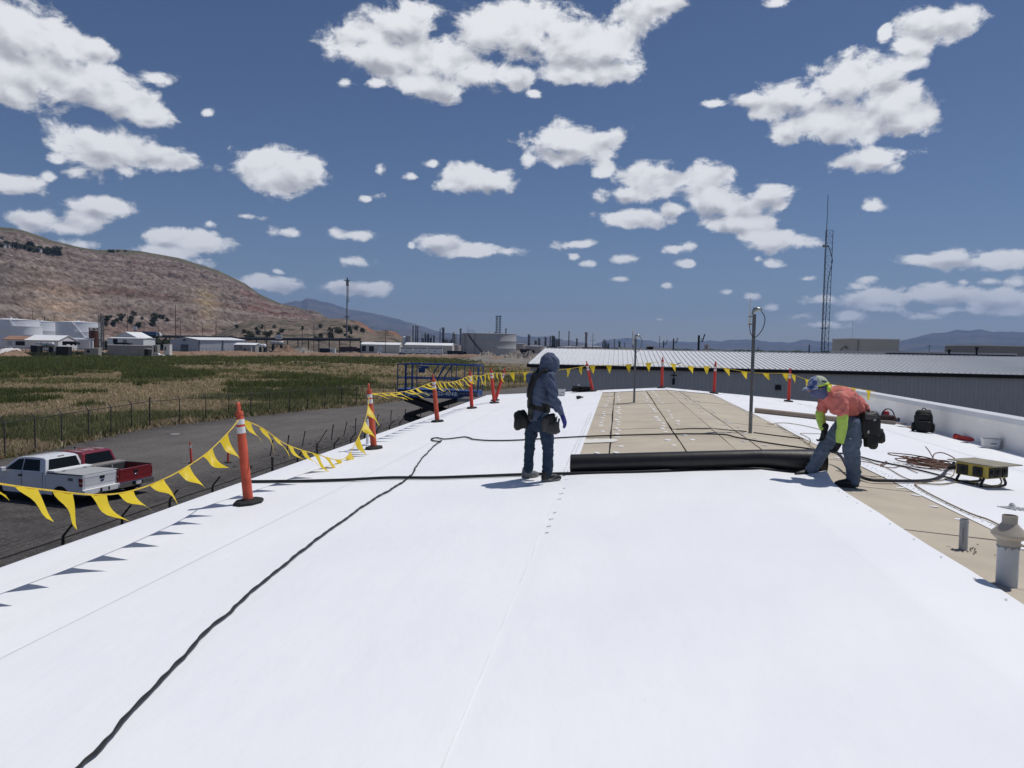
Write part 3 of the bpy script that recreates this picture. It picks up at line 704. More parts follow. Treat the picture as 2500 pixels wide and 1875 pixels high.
# cover boards, each with its screwed plates
cols = [(-.62, -.11, 0), (-.10, 1.11, 1), (1.12, RX, 2), (RX, 2.36, 2), (2.37, 3.66, 3)]
rb = random.Random(11); plate = None
pm_plate = pm('bright_fastener_plate', (.88,.88,.88), .45, .0, var=.05, scale=8)
pmz = MB(); pmz.lathe([(.0,.007),(.014,.007),(.024,.004),(.052,.006),(.055,.0)], 10); plate_me = pmz.mesh('fastener_plate', pm_plate, 40)
joints = {0: [29.1,26.6,24.1,21.7,19.2,16.8,14.35,11.9,9.5,7.0,4.6], 1: [29.1,28.3,22.6,17.95,15.6,13.3,11.2,8.8,6.3,4], 2: [29.1,24.6,22.2,17.5,15.3,13.9,11.9,9.5,7.0,4.5], 3: [29.1,26.0,23.6,19.4,17.0,14.6,12.1,9.6,7.2,4.8,2.4,0]}
for (x0, x1, k) in cols:
    js = joints[k]
    for j in range(len(js)-1):
        y1, y0 = js[j], js[j+1]
        if k < 3 and y1 < 10: continue
        skew = rb.uniform(-.012, .012); g_ = rb.uniform(.012, .026); zj = -.006+rb.uniform(-.004, .003)
        bb = MB(); pts = [(x0+g_/2+skew, y0+g_), (x1-g_/2+skew, y0+g_+skew), (x1-g_/2-skew, y1-g_), (x0+g_/2-skew, y1-g_-skew)]
        curl = [rb.uniform(0, .006) for _ in range(4)]
        bb.add([(x, y, zr(x)+zj+curl[i]) for i, (x, y) in enumerate(pts)]+[(x, y, zr(x)-.03) for x, y in pts],
               [(0,1,2,3),(0,4,5,1),(1,5,6,2),(2,6,7,3),(3,7,4,0)])
        bo = bb.build('cover_board', m_board, bld)
        # plates near both long edges and sometimes in the middle
        n_ = 0
        for yy in np.arange(y0+.3, y1-.1, .61):
            for xx in ((x0+.14, x1-.14) if x1-x0 > .9 else ((x0+.3,) if k == 0 else (x0+.2 if x0 < 1.5 else x1-.14,))):
                if rb.random() < .30: continue
                po = obj('fastener_plate', plate_me, bo); px_, py_ = xx+rb.uniform(-.05, .05), yy+rb.uniform(-.12, .12)
                po.location = (px_, py_, zr(px_)+zj+.0065); po.rotation_euler = (0, SLOPE if px_ > RX else -SLOPE, rb.uniform(0, 3)); s_ = rb.uniform(.85, 1.15); po.scale = (s_, s_, 1)
# screw heads printed through the lap edges
def lapscrews(x, y0, y1, lift, side, gap=.155, rows=(0, .055)):
    m_ = MB()
    y = y0
    while y < y1:
        for dx in rows:
            xx = x+side*dx+rb.uniform(-.008, .008); m_.lathe([(.0,.003),(.007,.003),(.011,.0)], 6, (xx, y+rb.uniform(-.02, .02), zr(xx)+lift))
        y += gap*rb.uniform(.7, 1.4)
    o_ = m_.build('lap_screw_heads', pm('grey_screw_head', (.33,.34,.36), .5, .3), bld, smooth=60); o_['kind'] = 'stuff'
lapscrews(-.66, 10.3, 20.0, .009, -1); lapscrews(3.72, 4.5, 20, .009, 1); lapscrews(2.56, 2.5, 9.4, .022, -1, .42, (0,))
mk = MB()
for i, y in enumerate((9.55, 9.25, 8.95, 8.62, 8.3, 7.6, 7.3, 7.0, 6.75)):
    mk.bar((-.65+.01*i % .03, y, zr(-.66)+.022), (-.60, y+.02, zr(-.60)+.022), .010, .003)
mk.build('weld_mark', pm('grey_screw_head', (.33,.34,.36)), bld)['kind'] = 'stuff'
# seam primer line and light wrinkles on the laps
for (x, lift) in ((-.67, .022),):
    s_ = MB(); y1 = 9.6 if x == -.67 else YF-.2
    pts = [(x+.004*fb(y*.9, x, 2, 2), y, zr(x)+lift) for y in np.linspace(1, y1, 60)]
    s_.tube(pts, .0016, 5); s_.build('lap_seam', pm('seam_edge', (.80,.81,.83), .6, var=.2, scale=3), bld)
# rounded patch over the board joint
pt = MB(); po = [(-.58,13.42),(-.10,13.44)]+[(-.10+.13*math.sin(a), 13.69-.25*math.cos(a)) for a in np.linspace(.0, math.pi, 9)]+[(-.58,13.96)]
pt.prism(po, .004, .009, lambda x, y, z: (x, y, zr(x)+z)); pt.build('membrane_patch', m_tape, bld)
# torn slits and footprints on the boards beside the masts
sl = MB()
for (a, b_, c_) in (((-.02,22.75),(.25,22.72),(.5,23.05)), ((1.2,15.2),(1.7,15.15),(2.58,15.2)), ((2.7,15.15),(3.1,15.0),(3.6,14.9))):
    pts = catmull([(p[0], p[1], zr(p[0])+.006) for p in (a, b_, c_)], 6); sl.tube(pts, .012, 5)
sl.build('board_tear', pm('dark_tear', (.05,.042,.035), .9), bld)
# parapet with its coping
pp = MB(); rows = []
for y in np.linspace(YB, YF, 130):
    z0 = zr(XR_)+.008; b_ = .012*fb(y*.6, 1, 4, 4)
    rows.append([(XR_-.05, y, z0), (XR_-.012, y, z0+.03), (XR_+b_, y, z0+.2), (XR_+b_*1.2, y, z0+.5), (XR_+.004, y, z0+.70)])
po = obj('parapet_wall', grid_mesh('parapet_wall', np.array(rows), pm('weathered_white_flashing', (.90,.87,.82), .5, var=.08, scale=.9, bump=.006, bscale=3)), bld)
pb = MB(); pb.b2((XR_+.02, YB, 0), (XR_+.24, YF+.05, zr(XR_)+.69)); pb.build('parapet_core', m_metalwall, bld)
cp = MB()
for k, (y0, y1) in enumerate([(YB+i*3.05, YB+(i+1)*3.05-.006) for i in range(11)]):
    cm = MB(); z = zr(XR_)+.70; y1 = min(y1, YF+.08)
    cm.prism([(XR_-.035, z-.10), (XR_-.025, z+.012), (XR_-.01, z+.02), (XR_+.27, z+.035), (XR_+.275, z-.08), (XR_+.262, z-.08), (XR_+.255, z+.02), (XR_-.005, z+.008), (XR_-.02, z-.10)], y0, y1, lambda a, b_, c_: (a, c_, b_))
    cm.build('coping_length', pm('white_coping_metal', (.70,.71,.72), .4, var=.06, scale=1.2), po)
# white gutter pipe stub seen beside the second marker post
gp = MB(); g0 = onroof(897,1086); gp.tube([g0, g0+Vv(0,0,.52)], .028, 12); gp.build('vent_stub', m_white, bld)

# ------------------------------------------------------------------ neighbouring metal building
m_gwall = pm('grey_ribbed_steel', (.62,.585,.55), .55, var=.06, scale=.8, spec=.3)
m_groof = pm('pale_steel_roof_panel', (.66,.67,.68), .42, .0, var=.07, scale=.8, spec=.4, stretch=(1,.15,1))
m_gutter = pm('black_gutter', (.012,.012,.013), .45)
NX0, NX1, NY0, NY1, NZE, NZR = -7.3, 47.0, 60.0, 74.4, 5.62, 6.90
nb = thing('metal_warehouse', 'grey ribbed metal warehouse with white standing seam roof and black gutter', 'building', (NX0, NY0, 0))
w = MB(); w.b2((.15, .25, -.05), (NX1-NX0, 29, NZE-.25)); w.add([(.152, .25, NZE-.25), (.152, 14.4, NZR-.2), (.152, 28.6, NZE-.25)], [(0,1,2)]); w.build('wall', m_gwall, nb)
# wall sheets with trapezoid ribs
wm = MB(); pw = .915; prof = [(0,0),(.03,.0),(.05,.035),(.09,.035),(.11,0)]
for q_ in (0, .305, .61):
    for a, b_ in (((0+q_,0),(.035+q_,0)), ((.035+q_,0),(.055+q_,.03)), ((.055+q_,.03),(.095+q_,.03)), ((.095+q_,.03),(.115+q_,0)), ((.115+q_,0),(.305+q_,0))):
        wm.quad((a[0], .24-a[1], 0), (b_[0], .24-b_[1], 0), (b_[0], .24-b_[1], NZE-.24), (a[0], .24-a[1], NZE-.24))
wme = wm.mesh('wall_panel', m_gwall)
for i in range(50):
    o_ = obj('wall_panel', wme, nb); o_.location = (.15+i*pw, 0, 0)
rt = math.atan2(NZR-NZE, NY1-NY0); Ls = math.hypot(NZR-NZE, NY1-NY0); sw = .406
rp_ = MB()
for a, b_ in (((0,0),(.012,.0)), ((.012,0),(.016,.075)), ((.016,.075),(.040,.075)), ((.040,.075),(.044,0)), ((.044,0),(.14,.003)), ((.14,.003),(.15,.009)), ((.15,.009),(.16,.003)), ((.16,.003),(.27,.003)), ((.27,.003),(.28,.009)), ((.28,.009),(.29,.003)), ((.29,.003),(sw,0))):
    rp_.quad((a[0], 0, a[1]), (b_[0], 0, b_[1]), (b_[0], Ls, b_[1]), (a[0], Ls, a[1]))
for x_ in (.016, .038): pass
rp_.quad((0,0,-.03),(sw,0,-.03),(sw,0,0),(0,0,0))
rpe = rp_.mesh('roof_panel', m_groof)
for i in range(132):
    o_ = obj('roof_panel', rpe, nb); o_.location = (i*sw, 0, NZE); o_.rotation_euler = (rt, 0, 0)
rc = MB(); rc.bar((-.02, NY1-NY0, NZR+.05), (NX1-NX0, NY1-NY0, NZR+.05), .4, .03); rc.build('ridge_cap', m_groof, nb)
bk = MB(); bk.quad((0, NY1-NY0, NZR), (NX1-NX0, NY1-NY0, NZR), (NX1-NX0, 29, NZE), (0, 29, NZE)); bk.build('rear_roof_slope', m_groof, nb)
gt = MB(); gt.prism([(-.02,.06),(-.02,-.22),(-.10,-.26),(-.22,-.26),(-.24,.02),(-.20,.02),(-.18,-.18),(-.04,-.18)], -.1, NX1-NX0, lambda a, b_, c_: (c_, a+.26, NZE+b_-.03)); gt.build('gutter', m_gutter, nb)
rk = MB(); rk.bar((-.03, 0, NZE-.10), (-.03, NY1-NY0, NZR-.10), .06, .26); rk.bar((-.03, NY1-NY0, NZR-.10), (-.03, 29, NZE-.10), .06, .26); rk.build('rake_trim', m_gutter, nb)
# pipe hanger on the gutter and a soot mark's vent on the wall
ph = MB(); p_ = aty(1646, 893, NY0-.1)-nb.location
ph.tube([p_+Vv(.5,-.05,.25), p_+Vv(0,-.05,.05), p_+Vv(0,-.05,-1.3)], .035, 6); ph.bar(p_+Vv(-.22,-.05,-.75), p_+Vv(.22,-.05,-.75), .08, .1); ph.box(p_+Vv(-.02,-.08,-1.25), (.2,.14,.5)); ph.build('wall_bracket', m_blackmetal, nb)
wv = MB(); p_ = aty(1901, 946, NY0)-nb.location; wv.box((p_.x, .17, p_.z), (.42,.12,.4)); 
for k in range(4): wv.box((p_.x, .10, p_.z-.14+k*.1), (.38,.04,.03))
wv.build('wall_vent', pm('dark_vent_steel', (.045,.047,.05), .7, var=.3), nb)
# ------------------------------------------------------------------ orange marker posts
m_orange = pm('faded_orange_plastic', (.54,.095,.052), .5, var=.24, scale=5, spec=.3)
m_orange2 = pm('bright_orange_plastic', (.60,.06,.045), .5, var=.12, scale=5, spec=.3)
m_reflect = pm('white_reflective_band', (.72,.72,.72), .4, var=.06, scale=20)
def marker_post(label, base, top_px=None, mat=None, octo=True, group='orange marker posts round the roof edge', rz=0.0):
    p = Vector(base); t = thing('marker_post', label, 'marker post', p, rz, group); mat = mat or m_orange
    # lean: from the photograph, across the view
    lean = Vector((0, 0, 1))
    if top_px:
        d = ray(*top_px); n_ = FWD.copy(); n_.z = 0; n_.normalize(); k = (p-CAMP).dot(n_)/d.dot(n_); tp = CAMP+d*k
        lean = (tp-p).normalized()
    q = Matrix.Rotation(-rz, 3, 'Z') @ lean.to_track_quat('Z', 'Y').to_matrix()
    nrm = Vector((math.copysign(SLOPE, p.x-RX), 0, 1)).normalized() if p.z > 3 else Vector((0,0,1))
    qb = Matrix.Rotation(-rz, 3, 'Z') @ nrm.to_track_quat('Z', 'Y').to_matrix()
    b = MB(); n8 = 8
    rb_, h_ = (.21, .045)
    prof = [(rb_, .004), (rb_, h_*.55), (rb_-.02, h_), (.085, h_), (.075, h_+.015), (.0, h_+.015)]
    b.lathe(prof, n8); b.v = [tuple(qb @ (Matrix.Diagonal((1.05,.82,1)) @ Vector(v))) for v in b.v]; b.build('rubber_base', m_blackrub, t, bevel=.004)
    s = MB(); s.lathe([(.064,.04),(.060,.06),(.0595,.30),(.057,.31),(.056,.78),(.052,.80),(.050,.86),(.0495,1.06),(.046,1.075),(.042,1.085),(.042,1.10),(.048,1.105),(.048,1.135),(.044,1.145),(.0,1.148)], 18)
    s.v = [tuple(q @ Vector(v)) for v in s.v]; s.build('tube', mat, t, smooth=40)
    hd = MB(); hd.tube([(-.030,0,1.12),(-.034,0,1.17),(-.034,0,1.225),(-.026,0,1.245),(.026,0,1.245),(.034,0,1.225),(.034,0,1.17),(.030,0,1.12)], .0165, 8)
    hd.v = [tuple(q @ (Matrix.Rotation(YAW, 3, 'Z') @ Vector(v))) for v in hd.v]; hd.build('loop_handle', mat, t, smooth=60)
    for z0, z1, r0 in ((.875,.955,.0515), (.985,1.05,.0508)):
        w_ = MB(); w_.lathe([(r0-.002,z0),(r0,z0+.002),(r0,z1-.002),(r0-.002,z1)], 18); w_.v = [tuple(q @ Vector(v)) for v in w_.v]; w_.build('reflective_band', m_reflect, t, smooth=30)
    t['top'] = tuple(p + Matrix.Rotation(rz, 3, 'Z') @ (q @ Vector((0,0,1.06))))
    return t
def rp(x, y, lift=.012): v = onroof(x, y); v.z += lift; return v
POSTS = [marker_post('faded orange post nearest the camera, leaning left beside the trucks', rp(607,1231), (582,985), rz=.25),
 marker_post('faded orange post in front of the drooping flag line, second from the camera', rp(913,1097), (900,938), rz=.1),
 marker_post('orange post standing in front of the blue lift decal numbers', rp(1068,1031), (1057,914), rz=.2),
 marker_post('orange post at the right end of the blue lift platform', rp(1152,998), (1147,903), mat=m_orange2),
 marker_post('slim orange post leaning right, crossing the tilted one behind the hooded worker', rp(1207,985), (1199,905), mat=m_orange2),
 marker_post('orange post tilted far right behind the hooded worker', rp(1209,979), (1233,899), mat=m_orange2, rz=.6),
 marker_post('red-orange post leaning left beside the pile of black harness', rp(1447,956), (1432,884), mat=m_orange2),
 marker_post('red-orange post standing upright at the roof ridge', rp(1615,948), (1618,873), mat=m_orange2),
 marker_post('red-orange post between the ridge post and the tall mast', rp(1743,961), (1747,885), mat=m_orange2),
 marker_post('red-orange post behind the bending worker', rp(1925,981), (1929,903), mat=m_orange2)]
POSTS[4]['label'] = 'short looking orange post standing in front of the tilted one, left of hooded worker'
POSTS[3]['label'] = 'orange post just right of the blue lift platform'
# ------------------------------------------------------------------ pennant lines
m_yellow = pm('yellow_vinyl_pennant', (.80,.60,.035), .42, var=.06, scale=6, spec=.35, transl=.42)
m_tapey = pm('yellow_tape_rope', (.72,.50,.04), .5, var=.1, scale=10)
def at_x(px, py, X): d = ray(px, py); return CAMP + d*(X/d.x)
def pennant_line(label, pts, first=.1, step=.36, w=.25, h=.37, wind=(.30,-.10,.35), seed=0, gust=.5, fine=True, maxz=None):
    rg = random.Random(seed); pts = [Vector(p) for p in pts]; o = pts[0].copy(); t = thing('pennant_line', label, 'pennant line', o, 0, 'yellow pennant lines round the roof edge')
    path = catmull([p-o for p in pts], 14)
    r_ = MB(); r_.tube(path, .007 if fine else .009, 6); r_.build('rope', m_tapey, t, smooth=60)
    L_ = [0]
    for a, b in zip(path, path[1:]): L_.append(L_[-1]+(b-a).length)
    def at(s):
        s = max(0, min(L_[-1]-1e-6, s)); i = max(k for k in range(len(L_)) if L_[k] <= s); i = min(i, len(path)-2)
        return path[i].lerp(path[i+1], (s-L_[i])/max(1e-6, L_[i+1]-L_[i]))
    s = first
    while s+w < L_[-1]-.02:
        a, b = at(s), at(s+w); g_ = rg.uniform(.35, 1.0)*gust*2; wd = Vector(wind)*g_ + Vector((rg.uniform(-.12,.12), rg.uniform(-.12,.12), rg.uniform(-.1,.1)))
        dn = (Vector((0,0,-1))+wd).normalized(); hh = h*rg.uniform(.92, 1.06); curl = rg.uniform(-.07, .07); ph = rg.uniform(0, 6.3); fo = rg.uniform(.3, .9)
        side = (b-a).normalized().cross(dn).normalized(); m_ = MB(); rows = []; nv = 8
        for j in range(nv+1):
            v = j/nv; row = []
            for k in range(7):
                u = k/6; e = (u-.5)*(1-v*.985)+.5; u = e
                p = a.lerp(b, e) + dn*hh*v + side*(.024*math.sin(v*4.5+ph+u*2.5)*v*(1-.35*v)*(1+fo) + curl*v*v + .014*math.sin(u*8+ph+v*3)*(.3+v)) + Vector(wind)*.06*v*v
                if maxz is not None: 
                    fz = maxz-o.z
                    if p.z < fz: p = Vector((p.x+(fz-p.z)*.6, p.y-(fz-p.z)*.2, fz+.004+.01*abs(math.sin(u*9+v*7))))
                row.append(p)
            rows.append(row)
        b0 = len(m_.v)
        for r0 in rows: m_.v += [tuple(p) for p in r0]
        for j in range(nv):
            for k in range(6): m_.f.append((j*7+k, j*7+k+1, (j+1)*7+k+1, (j+1)*7+k))
        pe = m_.build('pennant', m_yellow, t, smooth=180)
        s += w+step*rg.uniform(.30, .55)
    return t
tops = [Vector(p['top']) for p in POSTS]
P0 = Vector((-4.45, 2.9, 6.05))
pennant_line('yellow pennant line crossing in front of the white pickup', [P0, at_x(-160,1150,-4.45), at_x(0,1181,-4.46), at_x(120,1197,-4.47), at_x(240,1208,-4.48), at_x(330,1196,-4.49), at_x(420,1160,-4.5), at_x(500,1110,-4.52), at_x(555,1058,-4.55), tops[0]], first=.30, step=.50, w=.23, h=.32, wind=(1.1,-.35,.30), seed=5, gust=.5)
pennant_line('yellow pennant line drooping to the roof between the two nearest posts', [tops[0], at_x(640,1045,-4.6), at_x(700,1085,-4.62), at_x(770,1108,-4.64), at_x(835,1122,-4.6), at_x(866,1085,-4.58), at_x(893,1020,-4.6), tops[1]], first=.06, step=.5, wind=(.9,-.3,.25), seed=9, gust=.5, maxz=None)
pennant_line('yellow pennant line in front of the blue lift company name', [tops[1], tops[1].lerp(tops[2], .5)+Vv(0,0,-.10), tops[2]], first=.15, step=.75, w=.22, h=.31, wind=(1.9,-.3,.70), seed=12, gust=.5)
pennant_line('yellow pennant line in front of the right half of the blue lift', [tops[2], tops[2].lerp(tops[3], .5)+Vv(0,0,-.10), tops[3]], first=.12, step=.6, w=.18, h=.34, wind=(.9,-.2,.30), seed=17, gust=.45)
pennant_line('yellow pennant line just right of the blue lift', [tops[3], tops[3].lerp(tops[4], .5)+Vv(0,0,-.05), tops[4], tops[5]], first=.12, step=.5, w=.20, wind=(.35,-.1,.1), seed=21, gust=.3)
pennant_line('yellow pennant line passing behind the hooded worker', [tops[5], tops[5].lerp(tops[6], .35)+Vv(0,0,-.05), tops[5].lerp(tops[6], .7)+Vv(0,0,-.06), tops[6]], first=.3, step=1.1, wind=(.2,-.05,.05), seed=25, gust=.3)
pennant_line('yellow pennant line over the ridge crossing the short mast', [tops[6], tops[6].lerp(tops[7], .5)+Vv(0,0,-.03), tops[7]], first=.08, step=1.3, wind=(.3,.0,.2), seed=29, gust=.3)
pennant_line('yellow pennant line between the ridge post and the next one right', [tops[7], tops[7].lerp(tops[8], .5)+Vv(0,0,-.08), tops[8]], first=.3, step=1.0, wind=(.25,.0,.6), seed=33, gust=.4)
pennant_line('yellow pennant line crossing behind the tall mast', [tops[8], tops[8].lerp(tops[9], .5)+Vv(0,0,-.10), tops[9]], first=.3, step=1.0, wind=(.3,.0,.7), seed=37, gust=.5)
pennant_line('yellow pennant line running down behind the cap of the bending worker', [tops[9], tops[9]+Vv(.55,-1.2,-.22), Vv(8.05, 24.6, 5.80)], first=.1, step=1.0, wind=(.2,.0,.3), seed=41, gust=.4)

# ------------------------------------------------------------------ hoses and cords on the roof
m_hose = pm('black_cable_jacket', (.016,.016,.018), .5, var=.25, scale=18, spec=.4)
m_tancord = pm('tan_cord_jacket', (.27,.20,.12), .6, var=.2, scale=16)
m_browncord = pm('brown_cord_jacket', (.16,.075,.05), .6, var=.3, scale=16)
def cord(name, label, pxs, r, mat, sub=8, lift=None, twist=0.0, cat='cable', group=None, wob=0.0, hs=None):
    pts = []
    for i, p in enumerate(pxs):
        v = onroof(*p[:2]); v.z += r+.014+(p[2] if len(p) > 2 else 0); pts.append(v)
    path = catmull(pts, sub)
    if wob or twist:
        for i, p in enumerate(path):
            p.x += wob*fb(i*.35, r*50, 2, 2)
            p.y += wob*fb(i*.35, r*50, 7, 2)
    o = path[0].copy(); m_ = MB()
    if twist:                      # two strands wound round each other
        f_ = []
        for a, b in zip(path, path[1:]):
            n_ = max(1, int((b-a).length/.02))
            for k in range(n_): f_.append(a.lerp(b, k/n_))
        for ph in (0, math.pi):
            q = []
            for i, p in enumerate(f_):
                tn = (f_[min(i+1, len(f_)-1)]-f_[max(i-1, 0)]).normalized(); sd = tn.cross(Vector((0,0,1))).normalized(); s_ = i*.02/twist*6.283+ph
                q.append(p-o+sd*math.cos(s_)*r*.42+Vector((0,0,1))*(math.sin(s_)*r*.42+r*.5))
            m_.tube(q, r*.92, 6)
    else: m_.tube([p-o for p in path], r, 8)
    ob = m_.build(name, mat, None, smooth=60, loc=o); tag(ob, label, cat, group); return ob
cord('twisted_cable', 'long twisted black cable running from the bottom left corner up the roof', [(180,1905),(300,1770),(430,1630),(560,1502),(690,1390),(800,1305),(900,1231),(960,1197),(1008,1160),(1018,1140),(1040,1112),(1062,1090),(1078,1080)], .0092, m_hose, twist=.40, wob=.025)
cord('power_cable', 'thin black cable crossing the tan boards behind the hooded worker', [(1078,1079),(1070,1081),(1056,1078),(1054,1074),(1068,1072),(1082,1075),(1100,1074),(1132,1070),(1146,1072),(1158,1076),(1200,1079),(1262,1078),(1350,1073),(1450,1068),(1560,1065),(1650,1063),(1760,1064),(1800,1072),(1880,1086),(1950,1096),(2008,1104),(2040,1110)], .014, m_hose)
cord('supply_cable', 'thick black cable lying across the roof in front of the black roll', [(605,1181),(640,1181),(740,1180),(850,1177),(950,1172),(1060,1172),(1180,1168),(1290,1164),(1400,1162),(1500,1160),(1620,1156),(1730,1149),(1830,1150),(1920,1156),(1960,1156),(1985,1147,.02),(2003,1130,.06),(2027,1130,.16),(2052,1140,.12),(2072,1160,.03),(2095,1168),(2125,1178),(2170,1180),(2250,1180),(2290,1172),(2312,1158,.03),(2330,1160,.16)], .021, m_hose)
cord('power_cable', 'black cable running straight to the foot of the yellow power box', [(2050,1110),(2095,1118),(2140,1130),(2200,1142),(2260,1156),(2320,1172),(2360,1183),(2388,1187)], .013, m_hose)
cord('extension_cord', 'thin brown cord tangled along the black cable beside the boots', [(2090,1121),(2120,1128),(2145,1138),(2165,1130),(2160,1137),(2150,1141),(2180,1145),(2205,1140),(2222,1150),(2240,1158)], .006, m_browncord)
cord('extension_cord', 'tan cord running from the power box down to the vent pipe', [(2388,1183,.03),(2340,1180),(2300,1186),(2262,1185),(2238,1184),(2236,1189),(2262,1206),(2300,1226),(2345,1248),(2380,1263),(2410,1273),(2437,1286)], .009, m_tancord)
cord('extension_cord', 'tan cord looping across the white sheet behind the bending worker', [(2095,1128),(2140,1136),(2170,1148),(2205,1168),(2232,1176),(2290,1177),(2325,1165),(2333,1148,.05)], .007, m_tancord)
cord('extension_cord', 'pale cord curving from the boards towards the bending workers gloves', [(1873,1036),(1884,1038),(1896,1035),(1920,1035),(1960,1041),(2012,1053)], .008, m_tancord)
cord('extension_cord', 'tan cord lying along the edge of the tan boards', [(1896,1038),(1920,1052),(1945,1066),(1968,1083),(1985,1096),(2000,1108)], .008, m_tancord)
cord('extension_cord', 'short pale cord bent in a hook beside the bending worker', [(2012,1062),(1960,1060),(1956,1062),(1972,1070),(1979,1078),(1976,1085),(1968,1084)], .006, m_tancord)
cord('extension_cord', 'thin tan cord crossing the boards under the bending worker', [(2040,1152),(2080,1160),(2110,1165),(2160,1168)], .005, m_tancord)
# heap of brown cord by the power box
c0 = onroof(2262,1141); hp = MB(); rg = random.Random(4)
for k in range(15):
    cx, cy = rg.gauss(0, .10), rg.gauss(0, .09); ra, rb2 = rg.uniform(.16, .42), rg.uniform(.12, .30); a0 = rg.uniform(0, 6.3); tl = rg.uniform(-.6, .6); zz = .015+k*.007
    n_ = 20; q = []
    for i in range(n_):
        a = 2*math.pi*i/n_; x, y = ra*math.cos(a), rb2*math.sin(a); xx = cx+x*math.cos(tl)-y*math.sin(tl); yy = cy+x*math.sin(tl)+y*math.cos(tl)
        q.append((xx, yy, zz+.02*fb(a*.9, k, 3, 2)-SLOPE*xx+.02))
    hp.tube(catmull(q, 2, True)+[Vector(q[0])], .0085, 6, False)
big = [(.25,-.05,.03),(.42,.0,.06),(.5,.18,.12),(.36,.28,.2),(.2,.2,.2),(.12,.1,.14)]
hp.tube(catmull(big, 8), .0085, 6); hp.tube(catmull([(.16,.12,.1),(.1,.2,.24),(.06,.24,.3)], 4), .0085, 6)
hp.tube(catmull([(-.3,.0,.02),(-.5,.05,.03),(-.62,-.02,.04),(-.5,-.12,.03),(-.7,-.15,.05),(-.2,-.2,.02),(.1,-.26,.02)], 8), .0085, 6)
ho_ = hp.build('cord_heap', m_browncord, None, smooth=60, loc=c0); tag(ho_, 'loose coiled heap of brown extension cord beside the yellow power box', 'cord')

# ------------------------------------------------------------------ the roll of membrane
roll = thing('membrane_roll', 'black underside roll of roofing membrane lying across the tan boards', 'membrane roll', (0, 10.12, 0))
sp = MB(); rings = []; n_ = 40
for i, x in enumerate(np.linspace(-.61, 2.72, 30)):
    t_ = i/29; bt_ = zr(x)+.016; tp_ = zr(-.61)+.272+.165*min(1, (x+.61)/2.5)+.035*max(0, (x-RX)/.83); rr = (tp_-bt_)/2; cz = bt_+rr; ring = []
    sq = 1+.06*max(0, (t_-.82)/.18)
    for k in range(n_):
        a = 2*math.pi*k/n_; ring.append((x, rr*sq*math.cos(a)*(1.0)+.004*fb(x*3, a, 1, 2), cz+rr*math.sin(a)*(1 if math.sin(a) > 0 else .98)))
    rings.append(ring)
sp.loft(rings, caps=False); sp.build('rolled_sheet', m_under, roll, smooth=180)
for (x, rr, sg) in ((-.612, .128, -1), (2.722, .157, 1)):
    en = MB(); pts = []; cz = zr(x)+.016+rr
    for i in range(130):
        a = i*.30; r2 = rr*(1-.72*i/130); pts.append((x+sg*.0-(sg*.03*(i/130)), r2*math.cos(a), cz+r2*math.sin(a)))
    en.tube(pts, .0055, 5); en.build('spiral_end', m_under, roll, smooth=60)
    lp = MB(); lp.lathe([(.0,-.06),(rr*.96,-.04)], 24); lp.v = [(x-sg*.02+sg*z*.4, a, cz+b) for a, b, z in lp.v]; lp.build('roll_end_layers', m_under, roll)

# ------------------------------------------------------------------ cardboard core and roof penetrations
m_core = pm('brown_cardboard_core', (.27,.215,.165), .7, var=.08, scale=5, stretch=(1,1,1))
a, b = onroof(1842,1008), onroof(2014,1027); a.z += .075; b.z += .075
cc = thing('core_tube', 'long brown cardboard core tube lying on the white sheet', 'cardboard tube', a); d_ = b-a
u_ = MB(); u_.tube([(0,0,0), d_*1.65], .072, 24, False); u_.tube([(0,0,0), d_*.02], .060, 24, False); u_.tube([d_*1.62, d_*1.65], .06, 24, False)
n_ = len(u_.v); u_.build('tube_wall', m_core, cc, smooth=40)
e_ = MB(); dr = d_.normalized(); q = Vector((0,0,1)).cross(dr).normalized(); w_ = dr.cross(q)
for k in range(24):
    a0, a1 = 2*math.pi*k/24, 2*math.pi*(k+1)/24; f_ = lambda r2, aa: q*math.cos(aa)*r2+w_*math.sin(aa)*r2
    e_.quad(f_(.072, a0), f_(.072, a1), f_(.06, a1), f_(.06, a0))
e_.build('end_rim', pm('pale_cut_cardboard', (.42,.37,.30), .8), cc)
dk_ = MB(); dk_.tube([dr*.10, dr*.11], .0598, 24); dk_.build('bore_shade', m_black, cc)  # black disc stands in for the shade deep in the tube

